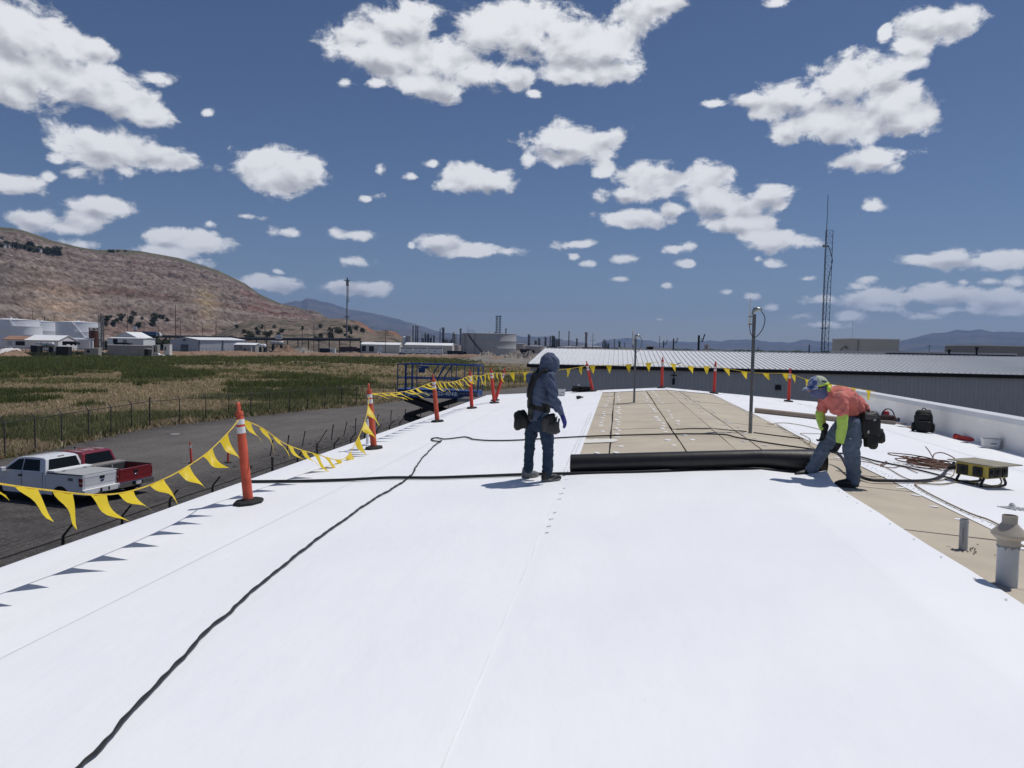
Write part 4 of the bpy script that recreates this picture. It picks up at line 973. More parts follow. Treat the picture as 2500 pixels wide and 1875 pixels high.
m_mastl = pm('bare_galvanised_pipe', (.24,.245,.25), .5, .5, var=.12, scale=10); m_mastu = pm('dark_galvanised_pipe', (.15,.155,.16), .5, .5, var=.15, scale=8)
def mast(label, base, h, r, antenna, group='service masts standing on the roof'):
    t = thing('service_mast', label, 'mast', base, 0, group)
    MB().cyl((0,0,-.05), (0,0,h*.18), r*1.06, n=16).build('lower_pipe', m_mastl, t, smooth=40)
    MB().cyl((0,0,h*.18), (0,0,h-.02), r, n=16).build('upper_pipe', m_mastu, t, smooth=40)
    MB().lathe([(r*1.0,h*.38),(r*1.25,h*.381),(r*1.25,h*.389),(r,h*.39)], 16).build('clamp_ring', m_mastl, t, smooth=40)
    hd = MB(); s_ = r/.03
    rings = []
    for i, (x, z, rx, rz_) in enumerate(((-.03,.0,.032,.034),(-.025,.05,.038,.040),(.0,.085,.048,.044),(.05,.105,.052,.038),(.10,.10,.046,.028),(.135,.085,.02,.012))):
        rings.append([(s_*(x+rz_*.5*math.cos(a_)*(1 if i < 3 else .2)), s_*rx*math.sin(a_)*1.0, h+s_*(z-.03+rz_*math.cos(a_)*(.2 if i < 2 else 1)*(-1))) for a_ in np.linspace(0, 2*math.pi, 16, endpoint=False)])
    hd.loft(rings); hd.build('weather_head', pm('cast_aluminium', (.30,.33,.33), .35, .7, var=.1), t, smooth=60)
    cb = MB(); cb.tube(catmull([(s_*.11,0,h+s_*.04),(s_*.17,0,h-s_*.05),(s_*.175,0,h-s_*.16),(s_*.13,0,h-s_*.30),(s_*.05,0,h-s_*.40),(s_*.0,-s_*.03,h-s_*.41),(-s_*.055,0,h-s_*.34),(-s_*.075,0,h-s_*.20)], 6), s_*.007, 6); cb.build('cable_loop', m_black, t, smooth=60)
    br = MB()
    for z in (-.06, -.19): br.box((-s_*.05,0,h+s_*z), (s_*.07,s_*.03,s_*.025)); br.lathe([(s_*.02,-.012),(s_*.024,0),(s_*.02,.012)], 10, (-s_*.078,0,h+s_*z))
    br.build('antenna_bracket', m_galv, t)
    an = MB(); an.cyl((-s_*.078,0,h-s_*.21), (-s_*.078,0,h-s_*.0), s_*.016, n=10); an.cyl((-s_*.078,0,h), (-s_*.072,0,h+antenna), s_*.010, s_*.008, n=10); an.build('whip_antenna', pm('antenna_fibreglass', (.74,.72,.64), .5, var=.05), t, smooth=40)
    return t
mast('tall grey conduit mast with hooded head and whip antenna on the tan boards', onroof(1831.5,1057), 2.36, .034, .30)
mast('shorter distant grey conduit mast with hooded head behind the hooded worker', onroof(1548,983), 2.0, .032, .28)

# plastic pipe and vent near the right edge
m_pvc = pm('grey_white_pvc', (.42,.415,.40), .45, var=.08, scale=7); m_ventcap = pm('beige_vent_plastic', (.40,.355,.29), .5, var=.06, scale=7)
m_ventpipe = pm('weathered_pale_pipe', (.46,.475,.49), .5, var=.14, scale=5, stretch=(1,1,.5))
m_print = pm('pipe_print', (.09,.09,.09), .7)
pv = thing('plastic_pipe', 'short upright white plastic pipe with printed line on the tan strip', 'pipe', onroof(2351,1342))
u_ = MB(); u_.lathe([(.0335,-.05),(.0335,.258),(.031,.262),(.029,.258),(.029,.02),(.0,.02)], 28); u_.build('pipe_wall', m_pvc, pv, smooth=35)
u_ = MB(); u_.lathe([(.034,.235),(.0352,.236),(.0352,.246),(.034,.247)], 28); u_.build('rim_band', m_pvc, pv, smooth=35)
tm = Matrix.Translation((-.021,-.0275,.13)) @ Matrix.Rotation(R(-37), 4, 'Z') @ Matrix.Rotation(R(90), 4, 'X') @ Matrix.Rotation(R(-90), 4, 'Z')
text_mb('PVC SCH 40 DWV 2 IN', .0125, 'print_line', m_print, pv, tm, .0005)
sc = MB(); rg = random.Random(8)
for i in range(26): a_ = rg.uniform(0, 6.3); r2 = .05+abs(rg.gauss(0, .10)); s_ = rg.uniform(.004, .013); sc.box((r2*math.cos(a_), r2*math.sin(a_)*.8, .004), (s_*2, s_, .005), rg.uniform(0, 3))
so = sc.build('board_crumb', pm('dark_tear', (.05,.042,.035)), pv); so['kind'] = 'stuff'
vt = thing('roof_vent', 'pale vent pipe with beige conical cap at the right edge', 'vent', onroof(2457,1428))
u_ = MB(); u_.lathe([(.070,-.05),(.068,.0),(.067,.30),(.0,.30)], 32); u_.build('vent_pipe', m_ventpipe, vt, smooth=35)
u_ = MB(); u_.lathe([(.064,.285),(.073,.292),(.0735,.345),(.066,.35)], 32); u_.build('pipe_collar', m_ventcap, vt, smooth=35)
u_ = MB()
for k in range(8): a_ = k*math.pi/4+.2; u_.box((.07*math.cos(a_), .07*math.sin(a_), .36), (.012,.012,.04), a_)
u_.build('cap_spacer', m_ventcap, vt)
u_ = MB(); u_.lathe([(.088,.335),(.112,.362),(.113,.372),(.105,.384),(.052,.440),(.050,.445),(.0485,.448),(.0485,.50),(.046,.502),(.044,.50),(.044,.46),(.0,.455)], 36); u_.build('vent_cap', m_ventcap, vt, smooth=35)
se = MB()
for k in range(30): a_ = 2*math.pi*k/30; se.ell((.066*math.cos(a_), .066*math.sin(a_), .282+.008*math.sin(k*1.9)), (.009,.009,.012+.005*math.sin(k*2.7)), 6, 4)
se.build('sealant_bead', pm('grey_sealant', (.28,.29,.30), .6), vt, smooth=180)
sw_ = MB(); sw_.tube(catmull([(.066,.02,.285),(.14,.0,.27),(.3,-.1,.16),(.5,-.2,.02)], 6), .006, 6); sw_.build('tied_cord', m_tancord, vt)

# white braided rope by the vent
rp0 = onroof(2462,1243); wr = MB(); cr = [(-.10,.04,.012),(-.04,.03,.016),(.0,.02,.02),(.05,.015,.03),(.12,.0,.016),(.22,-.02,.014)]
wr.tube(catmull(cr, 8), [.012+.003*math.sin(i*1.7) for i in range(41)], 8); wr.tube(catmull([(-.09,.05,.012),(-.03,-.02,.016),(.02,-.05,.03),(.10,-.05,.014),(.22,-.06,.014)], 8), [.011+.003*math.sin(i*1.9) for i in range(33)], 8)
wr.tube(catmull([(.03,-.08,.01),(.045,-.03,.05),(.045,.03,.06),(.03,.05,.02)], 6), .013, 8)
tag(wr.build('braided_rope', pm('pale_braided_rope', (.55,.56,.57), .8, var=.25, scale=60, bump=.004, bscale=120), None, smooth=60, loc=rp0), 'short length of white braided rope on the white sheet', 'rope')

# ------------------------------------------------------------------ yellow power box
m_ybox = pm('yellow_power_box_paint', (.46,.36,.07), .5, var=.14, scale=8); m_plate = pm('dusty_box_lid', (.27,.245,.18), .6, var=.14, scale=6)
pbx = thing('power_box', 'yellow temporary power box with black sockets and tube legs', 'power box', onroof(2394,1184), R(-60)); pbx.scale = (1.05,1.05,1.05)
MB().box((0,0,.205), (.44,.38,.165)).build('housing', m_ybox, pbx, bevel=.006)
MB().box((.02,.02,.302), (.66,.52,.014)).build('lid', m_plate, pbx, bevel=.004)
for sx in (-.17, .17):
    lg = MB(); lg.tube(catmull([(sx,-.17,.14),(sx,-.23,.05),(sx,-.21,.016),(sx,-.14,.013),(sx,.14,.013),(sx,.21,.016),(sx,.23,.05),(sx,.17,.14)], 5), .017, 8); lg.build('skid_leg', m_black, pbx, smooth=60)
for (x, w_) in ((-.12,.15),(.09,.13)):
    s_ = MB(); s_.box((x,-.196,.20), (w_,.02,.125)); sk = s_.build('socket_panel', m_black, pbx, bevel=.004)
    s2 = MB(); s2.lathe([(.03,0),(.034,.008),(.028,.012),(.0,.010)], 14); s2.v = [(x+a_, -.208-c_, .205+b_) for a_, b_, c_ in s2.v]; s2.build('socket_ring', m_blackrub, sk, smooth=40)
for (y, w_) in ((-.125,.09),(-.005,.12),(.125,.10)):
    s_ = MB(); s_.box((.226,y,.20), (.02,w_,.125)); sk = s_.build('socket_panel', m_black, pbx, bevel=.004)
    s2 = MB(); s2.lathe([(.03,0),(.034,.008),(.028,.012),(.0,.010)], 14); s2.v = [(.238+c_, y+a_, .205+b_) for a_, b_, c_ in s2.v]; s2.build('socket_ring', m_blackrub, sk, smooth=40)
MB().tube(catmull([(-.22,-.06,.21),(-.28,-.08,.20),(-.34,-.10,.18),(-.38,-.12,.17)], 4), .026, 10).build('inlet_plug', m_blackrub, pbx, smooth=60)
MB().tube(catmull([(-.28,-.02,.22),(-.33,-.02,.24),(-.36,-.01,.20),(-.32,.0,.17)], 5, True), .012, 8).build('plug_clamp', m_galv, pbx, smooth=60)
MB().tube(catmull([(.25,-.01,.16),(.30,-.04,.08),(.26,-.14,.03),(.14,-.22,.02),(.05,-.20,.05)], 5), .010, 8).build('lead', m_tancord, pbx, smooth=60)

# ------------------------------------------------------------------ tubs, backpack, tools along the parapet
m_tub = pm('cloudy_plastic', (.76,.77,.78), .35, var=.08, scale=6, transl=.35); m_label_w = pm('paper_label', (.72,.72,.70), .7, var=.05)
def tub(label, loc, w, d, h, rz, group='clear plastic tubs'):
    t = thing('plastic_tub', label, 'tub', loc, rz, group); s = MB()
    o_ = [(-w/2,-d/2),(w/2,-d/2),(w/2,d/2),(-w/2,d/2)]; k = .86
    def ring(sc_, z, q=0): return [(x*sc_+(-q if x > 0 else q), y*sc_+(-q if y > 0 else q), z) for x, y in o_]
    s.loft([ring(k,.004), ring(1,h), ring(1,h,.004), ring(k,.01,.004)], True); s.build('tub_shell', m_tub, t, bevel=.004)
    r_ = MB()
    for i in range(4): a_, b_ = ring(1.04,h)[i], ring(1.04,h)[(i+1) % 4]; r_.bar(a_, b_, .014, .012)
    r_.build('tub_rim', m_tub, t)
    c_ = MB(); rg_ = random.Random(w)
    for i in range(14): c_.box((rg_.uniform(-w*.3, w*.3), rg_.uniform(-d*.3, d*.3), h*.12+rg_.random()*h*.4), (w*.2, d*.16, .02), rg_.uniform(0, 3))
    co = c_.build('screws_inside', pm('mixed_screws', (.25,.25,.26), .5, .4, var=.4, scale=40), t); co['kind'] = 'stuff'
    MB().box((w*.10, -d*.475, h*.52), (w*.5, .003, h*.45), 0, Matrix.Rotation(R(-5), 3, 'X')).build('paper_label', m_label_w, t)
    MB().box((w*.12, -d*.478, h*.56), (w*.36, .003, h*.1), 0, Matrix.Rotation(R(-5), 3, 'X')).build('label_print', m_print, t)
    return t
tub('clear plastic tub of screws against the parapet by the red tube', onroof(2432,1097)+Vv(-.12,0,.01), .32, .24, .21, R(-12))
tub('white plastic tub at the far roof edge behind the hooded worker', onroof(1371,967)+Vv(0,0,.01), .28, .26, .25, .1)
bp = thing('backpack', 'black backpack standing against the white parapet', 'backpack', onroof(2258,1057)+Vv(-.05,0,.012), R(-22)); m_nyl = pm('black_nylon', (.011,.011,.012), .75, var=.3, scale=14, bump=.004, bscale=30)
def soft(c, r_, n=(14, 10), pw=.7, seed=0, amp=.012):
    m_ = MB(); m_.ell((0,0,0), (1,1,1), *n); out = []
    for v in m_.v:
        v = Vector(v); q = Vector([math.copysign(abs(a_)**pw, a_) for a_ in v]); q = Vector((q.x*r_[0], q.y*r_[1], q.z*r_[2]))
        nn = amp*fb(q.x*9+seed, q.y*9, q.z*9, 3); out.append(tuple(Vector(c)+q*(1+nn/max(r_))))
    m_.v = out; return m_
soft((0,.02,.28), (.21,.13,.28), (20,14), .6, 1, .03).build('main_compartment', m_nyl, bp, smooth=180)
soft((.03,-.13,.18), (.15,.06,.15), (16,10), .6, 2, .02).build('front_pocket', m_nyl, bp, smooth=180)
soft((.02,-.11,.40), (.13,.05,.08), (14,8), .6, 3, .02).build('top_pocket', m_nyl, bp, smooth=180)
for sx in (-1, 1): soft((sx*.21,.0,.13), (.05,.08,.12), (12,8), .7, 4+sx, .02).build('side_pocket', m_nyl, bp, smooth=180)
MB().tube(catmull([(-.04,.06,.55),(-.02,.06,.60),(.03,.06,.60),(.05,.06,.55)], 5), .012, 8).build('grab_handle', m_nyl, bp, smooth=60)
for sx in (-.09, .09): MB().tube(catmull([(sx,.13,.50),(sx*1.3,.20,.35),(sx*1.4,.18,.12),(sx*1.5,.12,.04)], 6), .016, 8).build('shoulder_strap', m_nyl, bp, smooth=60)
MB().tube(catmull([(-.10,-.19,.27),(.03,-.205,.30),(.15,-.19,.27)], 5), .004, 5).build('zip_line', pm('grey_zip', (.08,.08,.085), .5), bp)
gb_ = thing('green_box', 'small dark green box tucked beside the black backpack', 'box', onroof(2232,1048)+Vv(.0,0,.012), R(-20)); MB().box((0,0,.075), (.15,.20,.15)).build('box_body', pm('green_carton', (.02,.075,.05), .6, var=.15), gb_, bevel=.004); MB().box((0,0,.151), (.152,.10,.004)).build('box_flap', pm('dark_green_flap', (.015,.05,.035), .6), gb_)
# tool bag with hoop handle
tb_ = thing('tool_bag', 'open dark tool bag with hoop handle beside the parapet', 'tool bag', onroof(2170,1036)+Vv(.0,.1,.012), R(-20)); m_bag = pm('brown_canvas', (.05,.028,.024), .85, var=.3, scale=12)
soft((0,0,.12), (.22,.12,.12), (18,10), .5, 6, .03).build('bag_body', m_bag, tb_, smooth=180)
MB().tube(catmull([(-.16,0,.20),(-.13,0,.32),(-.05,0,.40),(.05,0,.40),(.13,0,.32),(.16,0,.20)], 6), .016, 8).build('hoop_handle', m_black, tb_, smooth=60)
soft((-.02,-.16,.05), (.24,.06,.05), (14,8), .5, 7, .02).build('canvas_flap', pm('grey_tan_canvas', (.24,.21,.18), .9, var=.2), tb_, smooth=180)
# red power tool
rt_ = thing('power_tool', 'red and grey power tool lying behind the bending worker', 'power tool', onroof(2136,1030)+Vv(.35,.2,.012), R(30)); m_red = pm('red_tool_plastic', (.34,.02,.025), .45, var=.15)
soft((0,0,.20), (.09,.07,.10), (14,10), .6, 9, .01).build('motor_housing', m_red, rt_, smooth=180)
MB().tube([(.02,-.02,.14),(.20,-.10,.07),(.34,-.16,.05)], [.055,.05,.06], 14).build('nozzle', m_steelgrey, rt_, smooth=40)
MB().tube(catmull([(-.04,0,.26),(-.10,.0,.20),(-.10,0,.10),(-.04,0,.03)], 5), .025, 8).build('tool_handle', m_black, rt_, smooth=60)
# papers and wrappers
for i, (px, py, cl, lb, w_) in enumerate(((2192,1037,(.55,.36,.30),'crumpled pinkish wrapper beside the open tool bag',.16),(2206,1044,(.60,.61,.63),'pale flat tray between tool bag and backpack',.22),(2218,1046,(.60,.38,.30),'small salmon coloured wrapper left of the green box',.10),(2198,1030,(.62,.50,.44),'torn paper scrap against the parapet behind the tray',.13))):
    m_ = MB(); n_ = 7; g_ = np.zeros((n_, n_, 3)); rg = random.Random(i+50)
    for a_ in range(n_):
        for b_ in range(n_): g_[a_, b_] = ((b_/(n_-1)-.5)*w_*2, (a_/(n_-1)-.5)*w_*1.1, .012+(.05 if i != 1 else .012)*abs(fb(a_*.8+i*5, b_*.8, i, 3)))
    o_ = obj('paper_wrapper' if i != 1 else 'shallow_tray', grid_mesh('wrapper', g_, pm('wrapper_%d' % i, cl, .8, var=.1), None, 0)); o_.location = onroof(px, py)+Vv(.1,.1,.012); o_.rotation_euler = (0, SLOPE, .3*i-.3); sd_ = o_.modifiers.new('thick', 'SOLIDIFY'); sd_.thickness = .004
    tag(o_, lb, 'wrapper' if i != 1 else 'tray', 'litter along the parapet')
# red tube lying at the parapet, brush, knife
r0 = onroof(2362,1076)+Vv(-.22,.1,.075)
rd = thing('fallen_marker_tube', 'red plastic tube lying on its side left of the clear tub', 'tube', r0, R(-66))
MB().tube([(0,0,0),(.10,0,-.003),(.12,0,-.005),(.75,0,-.02)], [.062,.066,.052,.045], 18, False).build('tube', m_orange2, rd, smooth=40)
MB().tube([(-.01,0,0),(.02,0,0)], [.075,.075], 18).build('flared_end', m_red, rd, smooth=40)
MB().tube([(.72,0,-.02),(.98,0,-.03)], [.03,.055], 14).build('brush_head', pm('grey_bristle', (.14,.12,.11), .9, var=.4, scale=40), rd, smooth=40)
kn = thing('utility_knife', 'small black knife lying on the white sheet near the red tube', 'knife', onroof(2367,1083)+Vv(-.12,-.1,.012), R(-12)); MB().tube([(-.11,0,.012),(-.02,0,.014),(.05,0,.012)], [.010,.015,.012], 8).build('handle', m_black, kn, smooth=60); MB().box((.085,0,.011), (.08,.014,.003)).build('blade', m_steelgrey, kn)
# harness pile and drill at the far edge
hn = thing('harness_pile', 'tangled pile of black safety harness at the far roof edge', 'harness', onroof(1412,957)+Vv(.1,-.2,.012)); rg = random.Random(77)
for k in range(9):
    q = [(rg.uniform(-.36,.36), rg.uniform(-.12,.12), rg.uniform(.02,.22)) for _ in range(6)]; MB().tube(catmull(q, 5), rg.uniform(.016,.032), 7).build('strap', m_nyl, hn, smooth=60)
for k in range(4): soft((rg.uniform(-.3,.3), rg.uniform(-.08,.08), .08), (.12,.09,.08), (10,7), .7, k, .02).build('pad', m_nyl, hn, smooth=180)
MB().tube([(-.15,0,.18),(-.05,-.02,.32)], .02, 8).build('white_tag', m_white, hn)
dr_ = thing('cordless_drill', 'small dark cordless drill lying on the white sheet', 'drill', onroof(1416,974)+Vv(0,0,.012), R(8))
MB().tube([(-.13,0,.05),(-.02,0,.055),(.03,0,.055)], [.045,.05,.045], 12).build('motor_body', m_black, dr_, smooth=40); MB().tube([(.03,0,.055),(.08,0,.055),(.12,0,.055)], [.035,.03,.012], 12).build('chuck', m_steelgrey, dr_, smooth=40); MB().box((-.08,-.08,.04), (.06,.14,.05)).build('grip', m_black, dr_, bevel=.012); MB().box((-.08,-.17,.04), (.09,.06,.075)).build('battery', m_blackrub, dr_, bevel=.008)
# ------------------------------------------------------------------ people
def grow(name, mat, parent, chains, ells=(), voxel=.012, smooth=6, folds=(0.0, 10.0), seed=0, foldfn=None, cut=None, decimate=None):
    """one continuous surface from tapered limbs: union by voxel remesh, relaxed, then folded like cloth"""
    m_ = MB()
    for ch in chains:
        pts = [Vector(c[:3]) for c in ch]; rs = [c[3] for c in ch]
        pth = catmull(pts, 5); k = len(pth)
        rr = []
        for i in range(k):
            f_ = i/5; j = min(int(f_), len(rs)-2); t_ = min(1, f_-j); t_ = t_*t_*(3-2*t_); rr.append(rs[j]*(1-t_)+rs[j+1]*t_)
        m_.tube(pth, rr, 14)
        m_.ell(pts[0], (rs[0],)*3, 12, 8); m_.ell(pts[-1], (rs[-1],)*3, 12, 8)
    for e in ells: m_.ell(e[0], e[1], 16, 10, e[2] if len(e) > 2 else None)
    me = m_.mesh(name); o = bpy.data.objects.new(name, me); COL.objects.link(o)
    r_ = o.modifiers.new('r', 'REMESH'); r_.mode = 'VOXEL'; r_.voxel_size = voxel; r_.adaptivity = 0
    s_ = o.modifiers.new('s', 'SMOOTH'); s_.iterations = smooth; s_.factor = .5
    dg = bpy.context.evaluated_depsgraph_get(); m2 = bpy.data.meshes.new_from_object(o.evaluated_get(dg)); bpy.data.objects.remove(o)
    m2.name = name; n = len(m2.vertices)
    if folds[0] or foldfn:
        co = np.empty(n*3); m2.vertices.foreach_get('co', co); co = co.reshape(-1, 3); no = np.array([v.normal[:] for v in m2.vertices])
        d = np.zeros(n)
        for i in range(n):
            p = co[i]
            if folds[0]: d[i] += folds[0]*(1-2*abs(mnoise.noise(Vector((p[0]*folds[1]+seed, p[1]*folds[1], p[2]*folds[1]*1.5))))-.45) + folds[0]*.5*mnoise.noise(Vector((p[0]*folds[1]*2.3, p[1]*folds[1]*2.3+seed, p[2]*folds[1]*3.2)))
            if foldfn: d[i] += foldfn(p)
        co += no*d[:, None]; m2.vertices.foreach_set('co', co.ravel()); m2.update()
    m2.materials.clear(); m2.materials.append(mat); shade(m2, 180)
    return obj(name, m2, parent)
m_skin = pm('skin', (.33,.19,.13), .55, var=.08, scale=20)
m_hoodie = pm('steel_blue_fleece', (.082,.105,.165), .85, var=.14, scale=9, bump=.003, bscale=60, spec=.15)
m_jeansd = pm('dark_denim', (.028,.045,.075), .85, var=.25, scale=12, bump=.002, bscale=90, spec=.15)
m_jeansl = pm('worn_denim', (.115,.15,.205), .85, var=.28, scale=7, bump=.002, bscale=90, spec=.15)
m_glove_b = pm('blue_glove', (.014,.018,.15), .6, var=.15); m_glove_k = pm('black_glove', (.012,.012,.012), .6, var=.2)
m_shoe = pm('black_trainer', (.014,.014,.015), .55, var=.2); m_sole = pm('grey_rubber_sole', (.16,.16,.155), .8, var=.15); m_grey = pm('grey_upper', (.16,.165,.17), .7)
m_leather = pm('black_tool_leather', (.011,.0105,.010), .6, var=.3, scale=10, bump=.003, bscale=30); m_greyleather = pm('grey_suede', (.055,.054,.052), .85, var=.25, scale=10)
m_coral = pm('coral_cotton', (.60,.185,.155), .85, var=.10, scale=8, spec=.15); m_lime = pm('lime_sleeve', (.46,.66,.12), .75, var=.08, scale=9)
def jfold(sd):
    def f(p):
        k = 1.0 if p[2] < .22 else .75 if .36 < p[2] < .60 else .35
        n_ = mnoise.noise(Vector((p[0]*5+sd, p[1]*5, p[2]*20+2.5*mnoise.noise(Vector((p[0]*7, p[1]*7, sd))))))
        return k*.024*(abs(n_)**.8-.18)
    return f
def hand(name, mat, parent, wrist, d, spread, palm_n, size=.19, curl=.5, thumb=1, cuff=None):
    """palm, four curled fingers and a thumb as one skin"""
    w_ = Vector(wrist); d = Vector(d).normalized(); s = Vector(spread).normalized(); s = (s-d*s.dot(d)).normalized(); n_ = Vector(palm_n); n_ = (n_-d*n_.dot(d)-s*n_.dot(s)).normalized(); k = size/.19
    ch = [[(*w_, .029*k), (*(w_+d*.03*k), .031*k)]]
    for i, (off, ln) in enumerate(((-.031,.066),(-.0105,.078),(.0105,.074),(.030,.058))):
        b = w_+d*.088*k+s*off*k; a = w_+d*.02*k+s*off*.75*k
        e1 = b+(d*math.cos(curl*.5)+n_*math.sin(curl*.5))*ln*.45*k; e2 = e1+(d*math.cos(curl*1.2)+n_*math.sin(curl*1.2))*ln*.33*k; e3 = e2+(d*math.cos(curl*1.8)+n_*math.sin(curl*1.8))*ln*.25*k
        ch.append([(*a, .019*k), (*b, .0145*k), (*e1, .0105*k), (*e2, .0098*k), (*e3, .0088*k)])
    t0 = w_+d*.025*k-s*thumb*.028*k; t1 = t0+(d*.5-s*thumb*.75+n_*.35).normalized()*.045*k; t2 = t1+(d*.85-s*thumb*.2+n_*.45).normalized()*.036*k
    ch.append([(*t0, .018*k), (*t1, .0135*k), (*t2, .010*k)])
    if cuff: ch.append([(*(w_-d*.055*k), cuff), (*(w_+d*.012*k), cuff*.92)])
    return grow(name, mat, parent, ch, voxel=.0058, smooth=3)
def shoe(parent, heel, toe, mat, sole, z=0.0, w=.05, swoosh=False):
    h, t = Vector(heel), Vector(toe); d = (t-h).normalized(); s = d.cross(Vector((0,0,1))).normalized(); L_ = (t-h).length
    f = lambda a, b, c: h+d*a*L_+s*b+Vector((0,0,c))
    up = grow('shoe_upper', mat, parent, [[(*f(.12,0,.055), .040), (*f(.42,0,.055), .047), (*f(.72,0,.042), .045), (*f(.90,0,.034), .034)], [(*f(.16,0,.06), .042), (*f(.20,0,.115), .046)]], voxel=.009, smooth=5)
    so = MB(); ring = []
    for a in np.linspace(0, 2*math.pi, 28, endpoint=False):
        x = .5-.5*math.cos(a); wd = w*(.78+.28*math.sin(min(1, x*1.1)*math.pi*.62)); ring.append((x*1.02-.01, wd*math.sin(a) if True else 0))
    so.prism(ring, .002, .030, lambda x, y, z_: tuple(f(x, y, z_+(.012*max(0, x-.75)/.25 if z_ < .01 else .006*max(0, x-.7)/.3))))
    so.build('shoe_sole', sole, parent, bevel=.004)
    lc = MB()
    for k in range(4): a = .42+k*.07; lc.bar(f(a, -.022, .100-k*.006), f(a+.02, .022, .100-k*.006), .008, .006)
    lc.build('shoe_lace', m_grey, parent)
    if swoosh:
        sw2 = MB()
        for sd in (-1, 1): sw2.tube(catmull([f(.30,sd*.047,.035), f(.40,sd*.050,.030), f(.55,sd*.050,.045), f(.72,sd*.044,.068)], 5), [.010,.0095,.009,.008,.008,.007,.007,.006,.006,.005,.005,.004,.004,.003,.003,.002], 5)
        sw2.build('shoe_side_stripe', m_grey, parent, smooth=60)
# ---- worker in the hooded top, standing with head bowed
b1 = onroof(1324, 1175); b1.z += .012
w1 = thing('person', 'worker in blue hooded top and dark jeans standing beside the roll, head bowed', 'person', b1, YAW); w1.scale = (.94,.94,1.0)
gz = lambda u: SLOPE*u*.99
grow('body', m_skin, w1, [[(-.06,.06,.78,.10),(-.06,.05,.95,.11),(-.05,.03,1.15,.13),(-.03,.02,1.33,.11),(.02,.02,1.43,.05),(.06,.03,1.50,.05)],
    [(.03,-.05,.80,.075),(.065,-.07,.456,.05),(.065,-.06,.12,.035)], [(-.13,.13,.80,.075),(-.18,.20,.48,.05),(-.195,.24,.11,.035)],
    [(.08,-.13,1.36,.045),(.12,-.16,1.09,.04),(.235,-.17,.90,.03)], [(-.14,.17,1.36,.045),(.0,.26,1.10,.04),(.16,.24,.96,.03)]], [((.085,.03,1.555), (.085,.08,.105)), ((.155,.04,1.53), (.02,.016,.02))], voxel=.014)
def hfold(p):
    a = max(0, 1-abs(p[2]-1.05)/.13)*.010*math.sin((p[2]*1.0+p[0]*.45)*75+3*math.sin(p[1]*9)); b = 0
    if p[0] > .04 and p[1] < -.06: b = .007*math.sin((p[2]*.8+p[0]*.9)*70+2*p[1]*20)
    return a+b
hood = grow('hooded_top', m_hoodie, w1, [[(-.075,.05,.86,.148),(-.07,.05,.98,.152),(-.075,.035,1.16,.168),(-.05,.03,1.32,.150),(-.01,.03,1.40,.095)],
    [(-.19,.12,1.34,.075),(-.03,.02,1.38,.085),(.07,-.10,1.365,.08)], [(.065,-.12,1.355,.078),(.10,-.155,1.22,.073),(.125,-.165,1.09,.067),(.175,-.175,1.0,.058),(.225,-.175,.915,.046)],
    [(-.17,.17,1.34,.075),(-.04,.25,1.12,.066),(.10,.25,.98,.05)], [(-.01,.03,1.40,.105),(.03,.035,1.47,.11)]],
    [((.065,.03,1.555), (.128,.128,.132)), ((.125,.035,1.53), (.085,.105,.115)), ((.02,.03,1.50), (.10,.115,.11))], voxel=.0115, smooth=5, folds=(.0105, 9), seed=3, foldfn=hfold)
fo = MB(); fo.ell((.155,.055,1.525), (.045,.075,.085), 18, 12); fo.build('hood_opening_shade', pm('hood_shade_dark', (.03,.038,.055), .95), w1, smooth=180)  # dark ellipsoid stands in for the shade inside the hood
jn = grow('jeans', m_jeansd, w1, [[(-.06,.06,.92,.135),(-.06,.06,.82,.148),(-.05,.05,.76,.13)], [(.025,-.05,.80,.112),(.045,-.07,.62,.098),(.065,-.075,.456,.080),(.068,-.07,.28,.073),(.065,-.06,.10,.068)],
    [(-.13,.13,.80,.108),(-.16,.17,.64,.094),(-.18,.20,.48,.078),(-.19,.225,.28,.070),(-.195,.24,.115,.064)]], voxel=.0115, smooth=5, folds=(.007, 8), seed=8,
    foldfn=jfold(5))
shoe(w1, (-.02,-.115,0+gz(.03)), (.26,-.03,gz(.2)), m_shoe, m_sole, swoosh=True)
shoe(w1, (-.285,.22,gz(-.2)), (-.04,.36,gz(-.1)), m_grey, m_sole)
hand('glove', m_glove_b, w1, (.245,-.18,.885), (.36,-.03,-.93), (-.5,-.85,-.2), (-.9,.3,-.35), .205, .45, 1, .036)
hand('glove', m_glove_b, w1, (.13,.25,.965), (.9,-.2,-.35), (.1,-.9,.3), (-.3,0,-1), .19, .5, 1, .036)
# harness straps, belt and pouches
bt = MB(); rg_ = []
for a in np.linspace(0, 2*math.pi, 28, endpoint=False):
    rg_.append((math.cos(a), math.sin(a)))
for z0, z1, ex in ((.925, 1.03, .160),): bt.loft([[(-.07+c*(ex+.004), .05+s*(ex-.006), z+.04*c*0-.03*c) for c, s in rg_] for z in (z0, z0+.02, z1-.02, z1)])
belt1 = bt.build('tool_belt', m_leather, w1, smooth=40)
for pts, r2 in (([(-.19,-.115,1.0),(-.225,-.115,1.15),(-.205,-.10,1.27),(-.16,-.06,1.40),(-.10,-.01,1.455),(.0,.0,1.46)], .024), ([(.055,-.13,1.448),(-.02,-.125,1.445),(-.11,-.13,1.37),(-.175,-.125,1.25),(-.205,-.125,1.12),(-.20,-.12,1.0)], .024)):
    s_ = MB(); pth = catmull(pts, 6); s_.tube(pth, r2, 10); cxy = Vector((-.075,.04,0))
    s_.v = [tuple(Vector(v)+(Vector((cxy.x-v[0], cxy.y-v[1], 0)).normalized()*.012)) for v in s_.v]; s_.build('suspender', m_leather, w1, smooth=60)
MB().box((-.19,-.14,.90), (.07,.04,.19), .2).build('tool_loop', m_leather, w1, bevel=.012)
